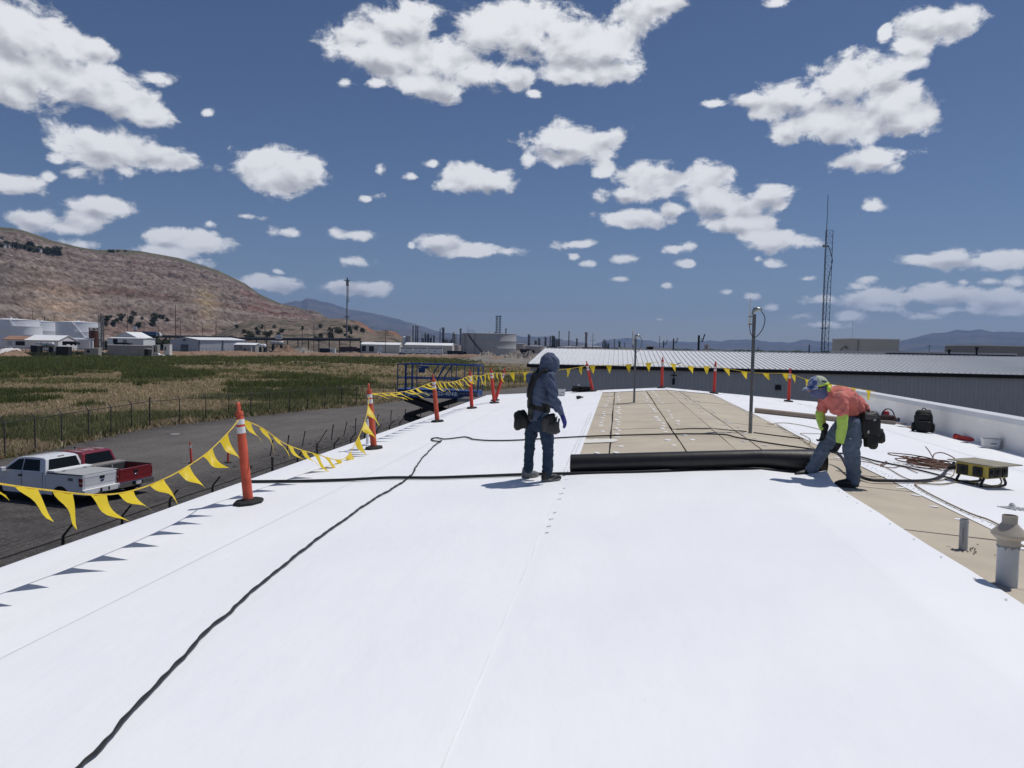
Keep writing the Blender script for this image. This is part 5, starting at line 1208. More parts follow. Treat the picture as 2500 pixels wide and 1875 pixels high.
MB().box((-.19,-.163,.93), (.05,.02,.06), .2).build('belt_buckle', m_greyleather, w1, bevel=.006)
soft((-.315,.02,.79), (.095,.085,.13), (18,12), .62, 3, .03).build('tool_pouch', m_leather, w1, smooth=180)
soft((-.36,-.03,.76), (.05,.05,.085), (14,10), .62, 5, .02).build('tool_pouch', m_leather, w1, smooth=180)
soft((.085,-.165,.80), (.085,.065,.105), (18,12), .6, 7, .03).build('tool_pouch', m_leather, w1, smooth=180)
soft((.12,-.195,.725), (.080,.055,.085), (16,12), .62, 8, .03).build('tool_pouch', m_greyleather, w1, smooth=180)
soft((.02,-.18,.76), (.055,.05,.09), (14,10), .62, 9, .02).build('tool_pouch', m_greyleather, w1, smooth=180)
tl = MB(); tl.tube([(.17,-.18,.80),(.175,-.185,.87)], .008, 8); tl.build('marker_pen', m_white, w1); tl = MB(); tl.tube([(.19,-.20,.76),(.205,-.21,.84)], .013, 8); tl.tube([(.15,-.22,.78),(.165,-.235,.86)], .011, 8); tl.build('hand_tool', m_black, w1)

# ---- worker in coral shirt, bending over the roll
b2 = onroof(2064, 1187); b2.z += .0
w2 = thing('person', 'worker in coral shirt, lime sleeves and cap bending over the roll', 'person', b2, YAW)
gz2 = lambda u: -SLOPE*u
grow('body', m_skin, w2, [[(.10,.10,.80,.10),(.06,.09,.95,.11),(-.07,.06,1.05,.12),(-.20,.05,1.11,.10),(-.285,.04,1.14,.055),(-.345,.04,1.19,.06)],
    [(.05,-.02,.76,.08),(.04,-.04,.43,.055),(.08,-.02,.09,.04)], [(.06,.2,.76,.08),(-.13,.36,.40,.055),(-.24,.45,.09,.04)],
    [(-.17,-.12,1.09,.05),(-.14,-.18,.86,.042),(-.163,-.16,.57,.03)], [(-.22,.22,1.06,.05),(-.24,.24,.84,.042),(-.234,.12,.66,.03)]],
    [((-.375,.04,1.215), (.105,.08,.095)), ((-.40,.04,1.16), (.075,.06,.07)), ((-.485,.04,1.165), (.022,.014,.020)), ((-.36,-.04,1.19), (.018,.012,.03))], voxel=.011)
def tfold(p):
    return .006*math.sin((p[0]*.8-p[2]*.9)*62+4*math.sin(p[1]*12))*max(0, min(1, (1.05-p[2])/.12)) + (.009*math.sin(p[0]*70+p[2]*30) if p[0] > .02 else 0)
shirt = grow('coral_shirt', m_coral, w2, [[(.155,.10,.875,.155),(.09,.09,.955,.165),(-.03,.07,1.04,.170),(-.15,.05,1.085,.155),(-.235,.045,1.115,.105),(-.275,.04,1.135,.080)], [(-.18,-.12,1.075,.085),(-.0,.0,1.06,.12),(-.19,.2,1.06,.085)],
    [(-.17,-.12,1.08,.088),(-.155,-.15,.99,.083),(-.150,-.165,.925,.078)], [(-.20,.2,1.05,.08),(-.225,.23,.93,.07)]], [((-.10,.05,.97), (.13,.12,.10))], voxel=.0115, smooth=5, folds=(.009, 8), seed=13, foldfn=tfold)
grow('lime_sleeve', m_lime, w2, [[(-.150,-.166,.915,.062),(-.148,-.17,.85,.067),(-.150,-.175,.74,.062),(-.160,-.170,.64,.055),(-.163,-.165,.575,.050)]], voxel=.010, smooth=5, folds=(.005, 12), seed=17)
grow('lime_sleeve', m_lime, w2, [[(-.236,.236,.92,.052),(-.245,.235,.85,.058),(-.240,.19,.75,.052),(-.235,.13,.68,.047)]], voxel=.010, smooth=5, folds=(.005, 12), seed=19)
grow('worn_jeans', m_jeansl, w2, [[(.13,.10,.85,.13),(.09,.09,.76,.150),(.06,.09,.70,.12)], [(.055,-.01,.75,.125),(.035,-.04,.58,.112),(.035,-.05,.43,.094),(.065,-.04,.26,.086),(.085,-.025,.075,.080)],
    [(.05,.19,.74,.115),(-.03,.28,.58,.10),(-.12,.36,.42,.088),(-.19,.41,.26,.08),(-.245,.45,.11,.072)]], voxel=.0115, smooth=5, folds=(.0085, 7), seed=23, foldfn=jfold(9))
pt_ = MB(); pt_.ell((-.03,-.149,.605), (.020,.004,.010), 10, 6); pt_.build('frayed_patch', pm('frayed_denim', (.33,.36,.40), .9, var=.4, scale=40), w2, smooth=180)
shoe(w2, (.14,-.02,gz2(.1)), (-.16,-.06,gz2(-.1)), m_shoe, m_shoe)
shoe(w2, (-.20,.47,gz2(-.2)), (-.46,.42,gz2(-.4)), m_shoe, m_shoe)
hand('glove', m_glove_k, w2, (-.168,-.165,.565), (-.38,.05,-.92), (.15,-1,.0), (-.9,0,.4), .20, .75, -1, .042)
hand('glove', m_glove_k, w2, (-.236,.115,.665), (-.25,-.1,-.95), (.15,-1,.0), (-.9,0,.4), .20, .9, -1, .040)
# neck gaiter, cap, glasses
grow('neck_gaiter', pm('blue_gaiter', (.10,.115,.225), .85, var=.15, scale=14), w2, [[(-.275,.04,1.125,.080),(-.335,.04,1.155,.092),(-.375,.04,1.165,.085)]], [((-.405,.04,1.145), (.072,.072,.062), Matrix.Rotation(R(-25), 3, 'Y')), ((-.35,.04,1.19), (.085,.090,.085))], voxel=.010, smooth=5, folds=(.004, 14), seed=29)
m_capb = pm('blue_cap_cotton', (.06,.10,.27), .85, scale=14, col2=(.45,.48,.54), thr=(.44,.56)); m_capw = pm('pale_cap_mesh', (.42,.47,.36), .85, var=.22, scale=50); m_hiv = pm('lime_trim', (.55,.78,.08), .7, var=.06)
tiltm = Matrix.Rotation(R(-14), 4, 'Y'); cpc = Vector((-.372,.04,1.235))
def capshell(a0, a1, mat, name, r=(.125,.098,.112)):
    m_ = MB(); rows = []
    for j in range(9):
        th = math.pi/2*j/8; row = []
        for k in range(13):
            a = a0+(a1-a0)*k/12; row.append(cpc + tiltm.to_3x3() @ Vector((r[0]*math.cos(th)*math.cos(a), r[1]*math.cos(th)*math.sin(a), r[2]*math.sin(th))))
        rows.append([tuple(p) for p in row])
    me = grid_mesh(name, np.array(rows), mat); o = obj(name, me, w2); sd = o.modifiers.new('t', 'SOLIDIFY'); sd.thickness = .004; return o
capshell(R(105), R(255), m_capb, 'cap_front'); capshell(R(255), R(465), m_capw, 'cap_mesh_back')
bm_ = MB(); rows = []
for j in range(6):
    t_ = j/5; row = []
    for k in range(11):
        a = R(110)+R(140)*k/10; rr = 1+t_*.58*(math.sin((k/10)*math.pi)**.6); row.append(tuple(cpc+tiltm.to_3x3() @ Vector((.125*rr*math.cos(a), .098*(1+t_*.12)*math.sin(a), .004-.030*t_*t_-.012*abs(k-5)/5*t_))))
    rows.append(row)
o_ = obj('cap_brim', grid_mesh('cap_brim', np.array(rows), m_capb), w2); o_.modifiers.new('t', 'SOLIDIFY').thickness = .005
tr = MB(); tr.tube([cpc+tiltm.to_3x3() @ Vector((.127*math.cos(a), .100*math.sin(a), -.004)) for a in np.linspace(R(100), R(-80), 16)] , .010, 8); tr.tube([cpc+tiltm.to_3x3() @ Vector((.127*math.cos(a), .100*math.sin(a), -.006)) for a in np.linspace(R(185), R(300), 12)], .007, 8); tr.build('cap_trim', m_hiv, w2, smooth=60)
nk = soft((-.262,.04,1.185), (.035,.085,.050), (14,8), .8, 3, .01); nk.build('lime_neck_flap', m_hiv, w2, smooth=180)
cg = MB(); cg.box(cpc+tiltm.to_3x3() @ Vector((.045,-.097,.035)), (.055,.006,.022), .12); cg.build('cap_badge', pm('dark_badge', (.06,.07,.09), .8), w2)
gl = MB(); gl.ell((-.462,.04,1.188), (.022,.066,.022), 16, 8); gl.build('safety_glasses', m_glassdark, w2, smooth=180)
gl = MB(); gl.bar((-.45,-.035,1.195), (-.35,-.052,1.205), .006, .012); gl.build('glasses_arm', m_black, w2)
# shirt print on the back
pr_ = MB(); rg = random.Random(5)
dgp = bpy.context.evaluated_depsgraph_get()
def stick(p, d):
    hit, loc, nrm, _ = shirt.ray_cast(Vector(p), Vector(d)); return (loc, nrm) if hit else (None, None)
def blob(p, nrm, s1, s2, ang):
    q = nrm.to_track_quat('Z', 'X').to_matrix() @ Matrix.Rotation(ang, 3, 'Z'); c = p+nrm*.0015
    pr_.add([c+q @ Vector((s1*math.cos(a), s2*math.sin(a), 0)) for a in np.linspace(0, 2*math.pi, 7, endpoint=False)], [tuple(range(7))])
bpy.context.view_layer.update()
for i in range(60):
    x, y = rg.uniform(-.02,.15), rg.uniform(-.12,.10); L_, n_ = stick((x, y, 1.5), (0, -.25, -1))
    if L_ is not None and n_.z > .15: blob(L_, n_, rg.uniform(.006,.024), rg.uniform(.002,.006), rg.uniform(0, 3))
pr_.build('shirt_print_dark', pm('dark_print', (.05,.06,.06), .9), w2); pr_ = MB()
for i in range(40):
    x, y = rg.uniform(-.03,.13), rg.uniform(-.11,.10); L_, n_ = stick((x, y, 1.5), (0, -.25, -1))
    if L_ is not None and n_.z > .15: blob(L_+n_*.0006, n_, rg.uniform(.005,.020), rg.uniform(.002,.004), rg.uniform(0, 3))
for i in range(26):
    x, y = rg.uniform(-.22,-.09), rg.uniform(-.10,.10); L_, n_ = stick((x, y, 1.5), (0, -.25, -1))
    if L_ is not None and n_.z > .15: blob(L_, n_, rg.uniform(.01,.022), .003, rg.uniform(-.4, .4)+1.2)
pr_.build('shirt_print_pale', pm('pale_print', (.62,.50,.46), .9), w2)
# belt and pouches
def ringbelt(c, nrm, r_, wd, name, mat, parent):
    m_ = MB(); n_ = Vector(nrm).normalized(); q = n_.to_track_quat('Z', 'Y').to_matrix()
    m_.loft([[Vector(c)+q @ Vector((r_[0]*math.cos(a), r_[1]*math.sin(a), z)) for a in np.linspace(0, 2*math.pi, 30, endpoint=False)] for z in (-wd/2, -wd/4, wd/4, wd/2)]); return m_.build(name, mat, parent, smooth=40)
ringbelt((.135,.10,.852), (-.42,0,.90), (.178,.172), .075, 'tool_belt', m_leather, w2)
ringbelt((.115,.09,.795), (-.2,0,.97), (.162,.163), .03, 'red_shirt_hem', m_coral, w2)
soft((.225,-.085,.75), (.115,.075,.175), (20,14), .6, 11, .03).build('tool_pouch', m_leather, w2, smooth=180)
soft((.245,-.10,.575), (.075,.065,.095), (18,12), .6, 12, .03).build('tool_pouch', m_leather, w2, smooth=180)
soft((.375,-.03,.63), (.055,.07,.095), (16,12), .6, 13, .03).build('tool_pouch', m_leather, w2, smooth=180)
soft((.30,-.02,.84), (.055,.06,.085), (14,10), .6, 14, .02).build('tool_pouch', m_leather, w2, smooth=180)
soft((.20,-.165,.87), (.075,.02,.03), (14,8), .5, 15, .01).build('belt_pad', pm('grey_webbing', (.075,.07,.075), .8), w2, smooth=180)
gl = MB(); gl.box((.24,-.165,.835), (.035,.006,.022), .3); gl.box((.17,-.168,.69), (.03,.006,.035), .6); gl.tube([(.33,-.105,.68),(.335,-.11,.64)], .006, 6); gl.build('metal_clip', m_chrome, w2)
# ------------------------------------------------------------------ chain link fences
def _mesh(t, n, l):
    o = n('ShaderNodeOutputMaterial'); b = n('ShaderNodeBsdfPrincipled'); tcn = n('ShaderNodeTexCoord')
    b.inputs['Base Color'].default_value = (.10,.10,.10,1); b.inputs['Roughness'].default_value = .5; b.inputs['Metallic'].default_value = .4
    facs = []
    for ang in (R(45), R(-45)):
        mp = n('ShaderNodeMapping'); mp.inputs['Rotation'].default_value = (0, 0, ang); l(tcn.outputs['UV'], mp.inputs[0])
        w_ = n('ShaderNodeTexWave', wave_type='BANDS', bands_direction='X', wave_profile='TRI'); w_.inputs['Scale'].default_value = 4.4; l(mp.outputs[0], w_.inputs['Vector'])
        g_ = n('ShaderNodeMath', operation='GREATER_THAN'); g_.inputs[1].default_value = .955; l(w_.outputs['Fac'], g_.inputs[0]); facs.append(g_.outputs[0])
    mx = n('ShaderNodeMath', operation='MAXIMUM'); l(facs[0], mx.inputs[0]); l(facs[1], mx.inputs[1])
    l(mx.outputs[0], b.inputs['Alpha']); l(b.outputs[0], o.inputs[0])
m_link = nmat('chain_link_wire', _mesh)
def fence(label, pts, h=2.15, arm=.42, armdir=1, terminals=(), rs=1.0):
    o = Vector((*pts[0], 0)); t = thing('chain_link_fence', label, 'fence', o)
    P_ = [Vector((*p, 0))-o for p in pts]; rnd2 = random.Random(len(pts)); heads = []
    for i, p in enumerate(P_):
        term = i in terminals; d = (P_[min(i+1, len(P_)-1)]-P_[max(i-1, 0)]).normalized(); sd = Vector((-d.y, d.x, 0))*armdir
        s_ = MB(); r_ = (.055 if term else .042)*rs
        if term: s_.cyl(p-Vv(0,0,.05), p+Vv(0,0,h+.25), r_, n=10); s_.lathe([(r_*1.2,h+.25),(r_*1.2,h+.29),(0,h+.33)], 10, p)
        else:
            a = p+Vv(0,0,h); e = a+Vv(0,0,arm*.75)+sd*arm*.62; s_.tube([p-Vv(0,0,.05), a, e], [r_, r_, r_*.75], 8); heads.append((a, e))
        s_.build('post', m_darkpost, t, smooth=40)
    r_ = MB(); r_.tube([p+Vv(0,0,h-.03) for p in P_], .028, 6); r_.build('top_rail', m_darkpost, t, smooth=40)
    for k in (.35, .65, .97):
        w_ = MB(); q = [a.lerp(e, k) for a, e in heads]
        if len(q) > 1: w_.tube(q, .006, 4); w_.build('barbed_wire', m_darkpost, t)
    for a, b in zip(P_, P_[1:]):
        me = bpy.data.meshes.new('mesh_panel'); L_ = (b-a).length
        me.from_pydata([tuple(a+Vv(0,0,.03)), tuple(b+Vv(0,0,.03)), tuple(b+Vv(0,0,h-.04)), tuple(a+Vv(0,0,h-.04))], [], [(0,1,2,3)])
        uv = me.uv_layers.new(name='UVMap')
        for li, c in enumerate(((0,0),(L_,0),(L_,h),(0,h))): uv.data[li].uv = c
        me.materials.append(m_link); obj('mesh_panel', me, t)
    return t
fence('long chain link fence between the gravel drive and the field', [(-32.6,19.5),(-33.0,22.5),(-33.5,25.6),(-34.0,28.7),(-34.4,31.7),(-34.6,34.7)]+FENCE[1:]+FENCE_B[1:], 2.1, .42, 1, (12,))
ys_ = [8.6,10.6,12.6,14.6,16.6,18.6,20.7,22.7,24.7,26.7,28.6,30.5,32.4,34.3,36.2,38.2,40.2,42.2]
fence('near chain link fence running below the left roof eave', [(-12.1-.02*(i % 3), y) for i, y in enumerate(ys_)], 2.60, .42, -1, (8, 10), .78)
# ------------------------------------------------------------------ loose leaning posts along the drive
LP = [((660,1113),(666,1074)),((701,1099),(705,1062)),((738,1090),(745,1052)),((777,1083),(798,1049)),((809,1074),(814,1036)),((839,1066),(847,1029)),((867,1057),(869,1021)),((918,1042),(924,1011)),((954,1032),(955,1002)),((989,1026),(990,998)),((1027,1020),(1026,994)),((1094,999),(1096,982))]
nth = ['first','second','third','fourth','fifth','sixth','seventh','eighth','ninth','tenth','eleventh','last']
for i, (b_, t_) in enumerate(LP):
    p = gnd(*b_); d = ray(*t_); n_ = Vector((FWD.x, FWD.y, 0)).normalized(); q = CAMP+d*((p-CAMP).dot(n_)/d.dot(n_))
    lab = '%s dark steel post from the left in the loose row along the drive' % nth[i]
    if i == 3: lab = 'steel post leaning hardest to the right in the loose row along the drive'
    t = thing('leaning_post', lab, 'post', p, 0, 'loose steel posts along the drive'); s_ = MB(); v = q-p
    s_.bar(-v*.05, v, .06, .05); s_.build('post_shaft', m_darkpost, t); s2 = MB(); s2.box(v*.9+Vv(.02,0,0), (.09,.03,.05)); s2.build('wire_lug', m_darkpost, t)
g1 = marker_post('orange post standing alone on the gravel behind the red pickup', gnd(468,1131), (463,1075), m_orange2, group='orange posts on the gravel')
g2 = marker_post('orange post on the gravel seen behind the nearest yellow flags', gnd(557,1130), (557,1103), m_orange2, group='orange posts on the gravel')
mh = thing('manhole_cover', 'pale round manhole cover flush in the gravel drive', 'manhole', gnd(428,1060)); MB().lathe([(.0,.02),(.36,.02),(.38,.0)], 24).build('cover_plate', pm('pale_concrete_lid', (.30,.29,.28), .8), mh); MB().lathe([(.38,.001),(.40,.025),(.55,.022),(.62,.0)], 24).build('frame_ring', pm('dark_iron_ring', (.06,.058,.055), .8), mh)
# puddle stains and weeds
wd = MB(); rg = random.Random(31)
for i in range(160):
    x, y = rg.choice(((-12-abs(rg.gauss(0,1.2)), rg.uniform(10,45)), (-19.6+rg.gauss(0,1.3), rg.uniform(38,72))))
    for k in range(6):
        a = rg.uniform(0, 6.3); h = rg.uniform(.04,.16); ox, oy = x+rg.gauss(0,.06), y+rg.gauss(0,.06); wd.add([(ox-.015,oy,0),(ox+.015,oy,0),(ox+.08*math.cos(a),oy+.08*math.sin(a),h)], [(0,1,2)])
stuff(wd.build('gravel_weeds', pm('weed_leaf', (.075,.085,.035), .9, var=.3)), 'small weeds growing through the gravel', 'weeds')

# ------------------------------------------------------------------ pickup trucks
m_tyre = pm('tyre_rubber', (.015,.015,.015), .85, var=.2, scale=20); m_alloy = pm('alloy_rim', (.42,.43,.44), .35, .7, var=.1)
def pickup(label, loc, rz, paint, kind):
    t = thing('pickup_truck', label, 'pickup truck', loc, rz, 'pickup trucks parked on the gravel')
    def hw(z): return .985 if z < 1.0 else .985-.02*min(1, (z-1.0)/.3) if z < 1.3 else .965-.19*min(1, (z-1.3)/.62)
    def side(x, z, s): return (x, s*hw(z)*(1-.05*max(0, (x-3.6)/1.0)**2), z)
    def arch(cx, r0=.50, n=9, a0=0, a1=math.pi): return [(cx+r0*math.cos(a), .36+r0*math.sin(a)) for a in np.linspace(a0, a1, n)]
    # cab and front body
    poly = [(.83,.42),(3.18,.40)] + list(reversed([p for p in arch(3.68)])) + [(4.22,.42),(4.62,.50),(4.66,.80),(4.60,1.08),(4.45,1.16),(3.36,1.27),(.83,1.29)]
    poly = [(.83,.42)] + [(3.15,.40)] + [(3.68-.50*math.cos(a), .36+.50*math.sin(a)) for a in np.linspace(.08, math.pi-.08, 10)] + [(4.22,.42),(4.62,.50),(4.66,.80),(4.60,1.06),(4.42,1.15),(3.36,1.25),(.83,1.29)]
    b = MB(); b.prism(poly, -1, 1, side); b.build('body', paint, t, bevel=.025, smooth=40)
    gh = MB(); gp = [(.83,1.285),(3.36,1.245),(2.72,1.72),(2.52,1.84),(2.30,1.905),(1.7,1.935),(1.15,1.915),(.98,1.86)]
    gh.prism(gp, -1, 1, side); gh.build('cab', paint, t, bevel=.03, smooth=40)
    hd = MB(); hd.prism([(3.36,1.24),(4.42,1.14),(4.52,1.06),(4.52,1.0),(3.36,1.0)], -.82, .82, lambda x, z, y: (x, y, z+.035*(1-abs(y)))); hd.build('hood', paint, t, bevel=.03, smooth=40)
    # glass
    def pane(poly_, name='side_window'):
        for s in (1, -1):
            m_ = MB(); m_.prism(poly_, .985, 1.006, lambda x, z, k: (x, s*hw(z)*k, z)); m_.build(name, m_glassdark, t)
    pane([(2.16,1.36),(3.06,1.345),(2.62,1.66),(2.44,1.79),(2.16,1.82)]); pane([(1.16,1.37),(2.10,1.36),(2.10,1.825),(1.28,1.825)])
    m_ = MB(); m_.prism([(-.80,1.36),(.80,1.36),(.66,1.84),(-.66,1.84)], -.012, .012, lambda y, z, k: (.83+(z-1.285)*.262-.006+k, y, z)); m_.build('rear_window', m_glassdark, t)
    m_ = MB(); m_.prism([(-.84,1.29),(.84,1.29),(.68,1.80),(-.68,1.80)], -.012, .012, lambda y, z, k: (3.36-(z-1.245)*1.40+.02+k, y, z)); m_.build('windscreen', m_glassdark, t)
    # bed
    for s in (1, -1):
        bp_ = [(-1.15,.52),(-.62,.50)] + [(0-.50*math.cos(a), .36+.50*math.sin(a)) for a in np.linspace(.15, math.pi-.1, 10)] + [(.81,.42),(.81,1.30),(-1.15,1.32)]
        m_ = MB(); m_.prism(bp_, .91, 1.0, lambda x, z, k: (x, s*k*hw(z)*1.0, z)); bs_ = m_.build('bed_side', paint, t, bevel=.012, smooth=40)
        m_ = MB(); m_.box((-.17, s*.925, 1.325), (1.95,.11,.03)); m_.build('bed_rail_cap', m_black, t, bevel=.008)
        m_ = MB(); ring = [(0-.52*math.cos(a), .36+.52*math.sin(a)) for a in np.linspace(.12, math.pi-.12, 12)]; ring2 = [(0-.47*math.cos(a), .36+.47*math.sin(a)) for a in np.linspace(math.pi-.12, .12, 12)]
        m_.prism(ring+ring2, .97, 1.012, lambda x, z, k: (x, s*k*hw(z), z)); m_.build('arch_lip', paint if kind == 'white' else m_black, t, smooth=40)
        wl = MB(); wl.box((0, s*.78, .72), (1.05,.28,.40)); wl.build('wheel_well', m_black, t)
        m_ = MB(); m_.prism([(-1.165,.86),(-1.165,1.20),(-.93,1.20),(-.99,.86)], .985, 1.012, lambda x, z, k: (x, s*k*hw(z), z)); tl_ = m_.build('tail_light', pm('red_lamp_lens', (.20,.012,.015), .25, var=.05), t, bevel=.01)
        m_ = MB(); m_.box((-1.08, s*.99, 1.02), (.16,.03,.05)); m_.build('reverse_lamp', pm('clear_lamp', (.45,.40,.40), .3), tl_)
        m_ = MB(); m_.box((4.54, s*.70, .98), (.16,.42,.22)); m_.build('headlight', pm('clear_lamp', (.45,.40,.40)), t, bevel=.02)
        m_ = MB(); m_.box((3.02, s*1.10, 1.36), (.13,.22,.20)); m_.build('wing_mirror', paint if kind == 'white' else m_black, t, bevel=.03)
        m_ = MB(); m_.box((2.20, s*.993, 1.14), (.20,.03,.075)); m_.build('door_handle', m_black, t, bevel=.01)
        for x in (2.13, .99): m_ = MB(); m_.bar((x, s*.988, .50), (x, s*.972, 1.33), .012, .008); m_.build('door_gap', m_black, t)
        m_ = MB(); m_.tube([(1.0, s*.93, .40),(3.1, s*.93, .40)], .05, 8); m_.build('side_step', m_chrome if kind == 'white' else m_black, t)
    MB().box((-.17,0,.78), (1.96,1.80,.06)).build('bed_floor', m_blackmetal, t); MB().box((.79,0,1.03), (.05,1.80,.52)).build('bed_front_wall', paint, t)
    tg = MB(); tg.prism([(-.90,.74),(.90,.74),(.90,1.31),(-.90,1.31)], -1.17, -1.11, lambda y, z, x: (x, y, z)); tgo = tg.build('tailgate', paint, t, bevel=.015)
    m_ = MB(); m_.box((-1.175,0,1.14), (.02,.26,.11)); m_.build('tailgate_handle', m_black, tgo, bevel=.01)
    m_ = MB(); m_.ell((-1.178,0,1.0), (.008,.105,.045), 16, 8); m_.build('tailgate_badge', pm('blue_badge', (.02,.04,.14), .3) if kind == 'white' else m_chrome, tgo, smooth=180)
    for z in (.92, 1.22): m_ = MB(); m_.box((-1.173,0,z), (.012,1.6,.018)); m_.build('tailgate_crease', paint, tgo, bevel=.004)
    bu = MB(); bu.prism([(-.96,.50),(.96,.50),(.98,.56),(.98,.70),(.92,.74),(-.92,.74),(-.98,.70),(-.98,.56)], -1.32, -1.14, lambda y, z, x: (x+.05*abs(y)**2, y, z)); buo = bu.build('rear_bumper', m_chrome if kind != 'white' else m_white, t, bevel=.02)
    MB().box((-1.325,0,.63), (.02,.50,.15)).build('plate_recess', m_black, buo); MB().box((-1.337,0,.63), (.006,.30,.15)).build('licence_plate', pm('plate_white', (.55,.55,.56), .5), buo); MB().box((-1.30,0,.46), (.16,.12,.10)).build('tow_hitch', m_black, buo)
    MB().box((1.8,0,.42), (5.2,1.5,.16)).build('chassis', m_black, t)
    fb_ = MB(); fb_.prism([(-.95,.50),(.95,.50),(.95,.72),(-.95,.72)], 4.58, 4.74, lambda y, z, x: (x-.06*abs(y)**2, y, z)); fb_.build('front_bumper', m_chrome, t, bevel=.02)
    for wx in (0, 3.68):
        for s in (1, -1):
            w_ = MB(); w_.lathe([(.24,-.13),(.36,-.135),(.395,-.11),(.402,-.05),(.402,.05),(.395,.11),(.36,.135),(.24,.13),(.24,-.13)], 28); w_.v = [(wx+a, s*.83+c*s, .40+b_) for a, b_, c in w_.v]
            wo_ = w_.build('wheel', m_tyre, t, smooth=40)
            r_ = MB(); r_.lathe([(.245,-.10),(.25,.10),(.235,.118),(.22,.10),(.20,.02),(.0,.01)], 28); r_.v = [(wx+a, s*.83+c*s, .40+b_) for a, b_, c in r_.v]; r_.build('rim_barrel', m_blackmetal, wo_, smooth=40)
            sp_ = MB()
            for k in range(6):
                a = k*math.pi/3+.2
                for da in (-.16, .16): sp_.bar((wx+.05*math.cos(a), s*(.83+.105), .40+.05*math.sin(a)), (wx+.225*math.cos(a+da), s*(.83+.115), .40+.225*math.sin(a+da)), .045, .03, (0,1,0))
            sp_.cyl((wx, s*.92, .40), (wx, s*.955, .40), .06, n=14); sp_.build('rim_spokes', m_alloy, wo_)
    if kind == 'white':
        MB().box((-.27,0,1.335), (1.70,1.82,.035)).build('bed_cover', pm('grey_bed_cover', (.36,.37,.37), .6, var=.06), t, bevel=.01)
        MB().box((.50,.05,1.40), (.42,1.92,.085)).build('toolbox_lid', m_white, t, bevel=.015); m_ = MB()
        for y in (-.5, .55): m_.box((.285, y, 1.385), (.02,.14,.04))
        m_.build('lid_latch', m_galv, t)
        MB().box((1.06,0,1.90), (.05,.30,.05)).build('brake_lamp', pm('grey_lamp', (.25,.25,.25), .4), t, bevel=.01)
        text_mb('STX', .15, 'side_lettering', m_black, t, Matrix.Translation((-.52,.984,1.08)) @ Matrix.Rotation(R(180), 4, 'Z') @ Matrix.Rotation(R(90), 4, 'X'), .004, bold=.006)
        text_mb('FX4', .0001, 'trim_line', m_black, t, Matrix.Translation((-.52,.984,1.02)), .001) if False else None
    else:
        MB().box((.50,.0,1.34), (.50,1.86,.10)).build('toolbox_lid', pm('pale_toolbox', (.30,.28,.26), .5, .3, var=.1), t, bevel=.015); MB().box((.50,0,1.06), (.48,1.78,.46)).build('toolbox_body', m_steelgrey, t)
        MB().box((-.2,.3,.84), (1.2,.5,.08)).build('bed_load', m_steelgrey, t); MB().tube([(.05,.1,.82),(.02,.12,1.33)], .02, 8).build('upright_tool', m_white, t)
        cl = MB()
        for y in (-.38, .38): cl.box((1.9, y, 1.94), (1.2,.05,.012))
        cl.build('roof_ribs', paint, t)
        for k in range(5): MB().box((2.0 if k == 2 else 1.25, (k-2)*.16 if k != 2 else 0, 1.93 if k != 2 else 1.945), (.05,.09,.035)).build('roof_marker_lamp', pm('amber_lamp', (.35,.12,.03), .3), t)
        MB().ell((2.3,.0,1.97), (.05,.02,.05), 8, 6).build('roof_fin', m_black, t)
    return t
m_wpaint = pm('white_car_paint', (.68,.69,.72), .28, var=.02, scale=2, spec=.5, coat=.5); m_rpaint = pm('dark_red_car_paint', (.20,.012,.018), .28, var=.06, scale=2, spec=.5, coat=.6)
pickup('white pickup with grey bed cover and dark side lettering parked on the gravel', (-22.75,28.50,0), R(171.5), m_wpaint, 'white')
q0, q1 = gnd(304,1188,.60), gnd(369,1169,.60); tc_ = (q0+q1)/2; hdg = R(171.5); fw = Vector((math.cos(hdg), math.sin(hdg), 0))
rcn = Vector((tc_.x, tc_.y, 0))+fw*1.30
pickup('dark red pickup with open black bed parked beyond the white one', (rcn.x, rcn.y, 0), hdg, m_rpaint, 'red')

# ------------------------------------------------------------------ blue scissor lift
m_blue = pm('blue_lift_paint', (.012,.05,.19), .42, var=.15, scale=5, spec=.4); m_armk = pm('black_scissor_arm', (.016,.017,.018), .5, var=.25, scale=5); m_decal = pm('white_decal', (.85,.86,.87), .5)
LY = 29.4; lft = aty(970, 972, LY); rgt = aty(1119, 972, LY); ext = aty(1166, 965, LY)
zb = (lft.z+rgt.z)/2; LW = rgt.x-lft.x; zt = aty(1040, 889.5, LY).z - zb; z1 = aty(1040, 951, LY).z-zb
sl_ = thing('scissor_lift', 'blue scissor lift platform raised beside the roof eave', 'scissor lift', (lft.x, LY, 0)); zbw = zb; DP = 1.16; EX = ext.x-lft.x
pf = MB(); pf.b2((0,0,zbw), (LW,DP,zbw+z1)); pf.build('platform_frame', m_blue, sl_, bevel=.015)
pe = MB(); pe.b2((LW+.002,.08,zbw+.10), (EX,DP-.08,zbw+z1-.02)); pe.build('extension_deck', m_blue, sl_, bevel=.012)
hzd = MB()
for k in range(5): hzd.add([(LW+.05+k*.14, .075, zbw+.24), (LW+.12+k*.14, .075, zbw+.24), (LW+.08+k*.14, .075, zbw+.20), (LW+.01+k*.14, .075, zbw+.20)], [(0,1,2,3)])
hzd.build('hazard_stripe', m_yellow, sl_)
vp = MB(); vp.b2((LW-.02,-.02,zbw-.10), (LW+.45,.05,zbw+.02)); vp.build('extension_slide', m_galv, sl_)
pg = MB()
for k in range(5): pg.box((EX-.25+k*.06,.05,zbw+.2), (.03,.03,.16))
pg.build('end_grille', m_galv, sl_)
def rail(pts, r=.021, name='guard_rail'): MB().tube(pts, r, 8).build(name, m_blue, sl_, smooth=40)
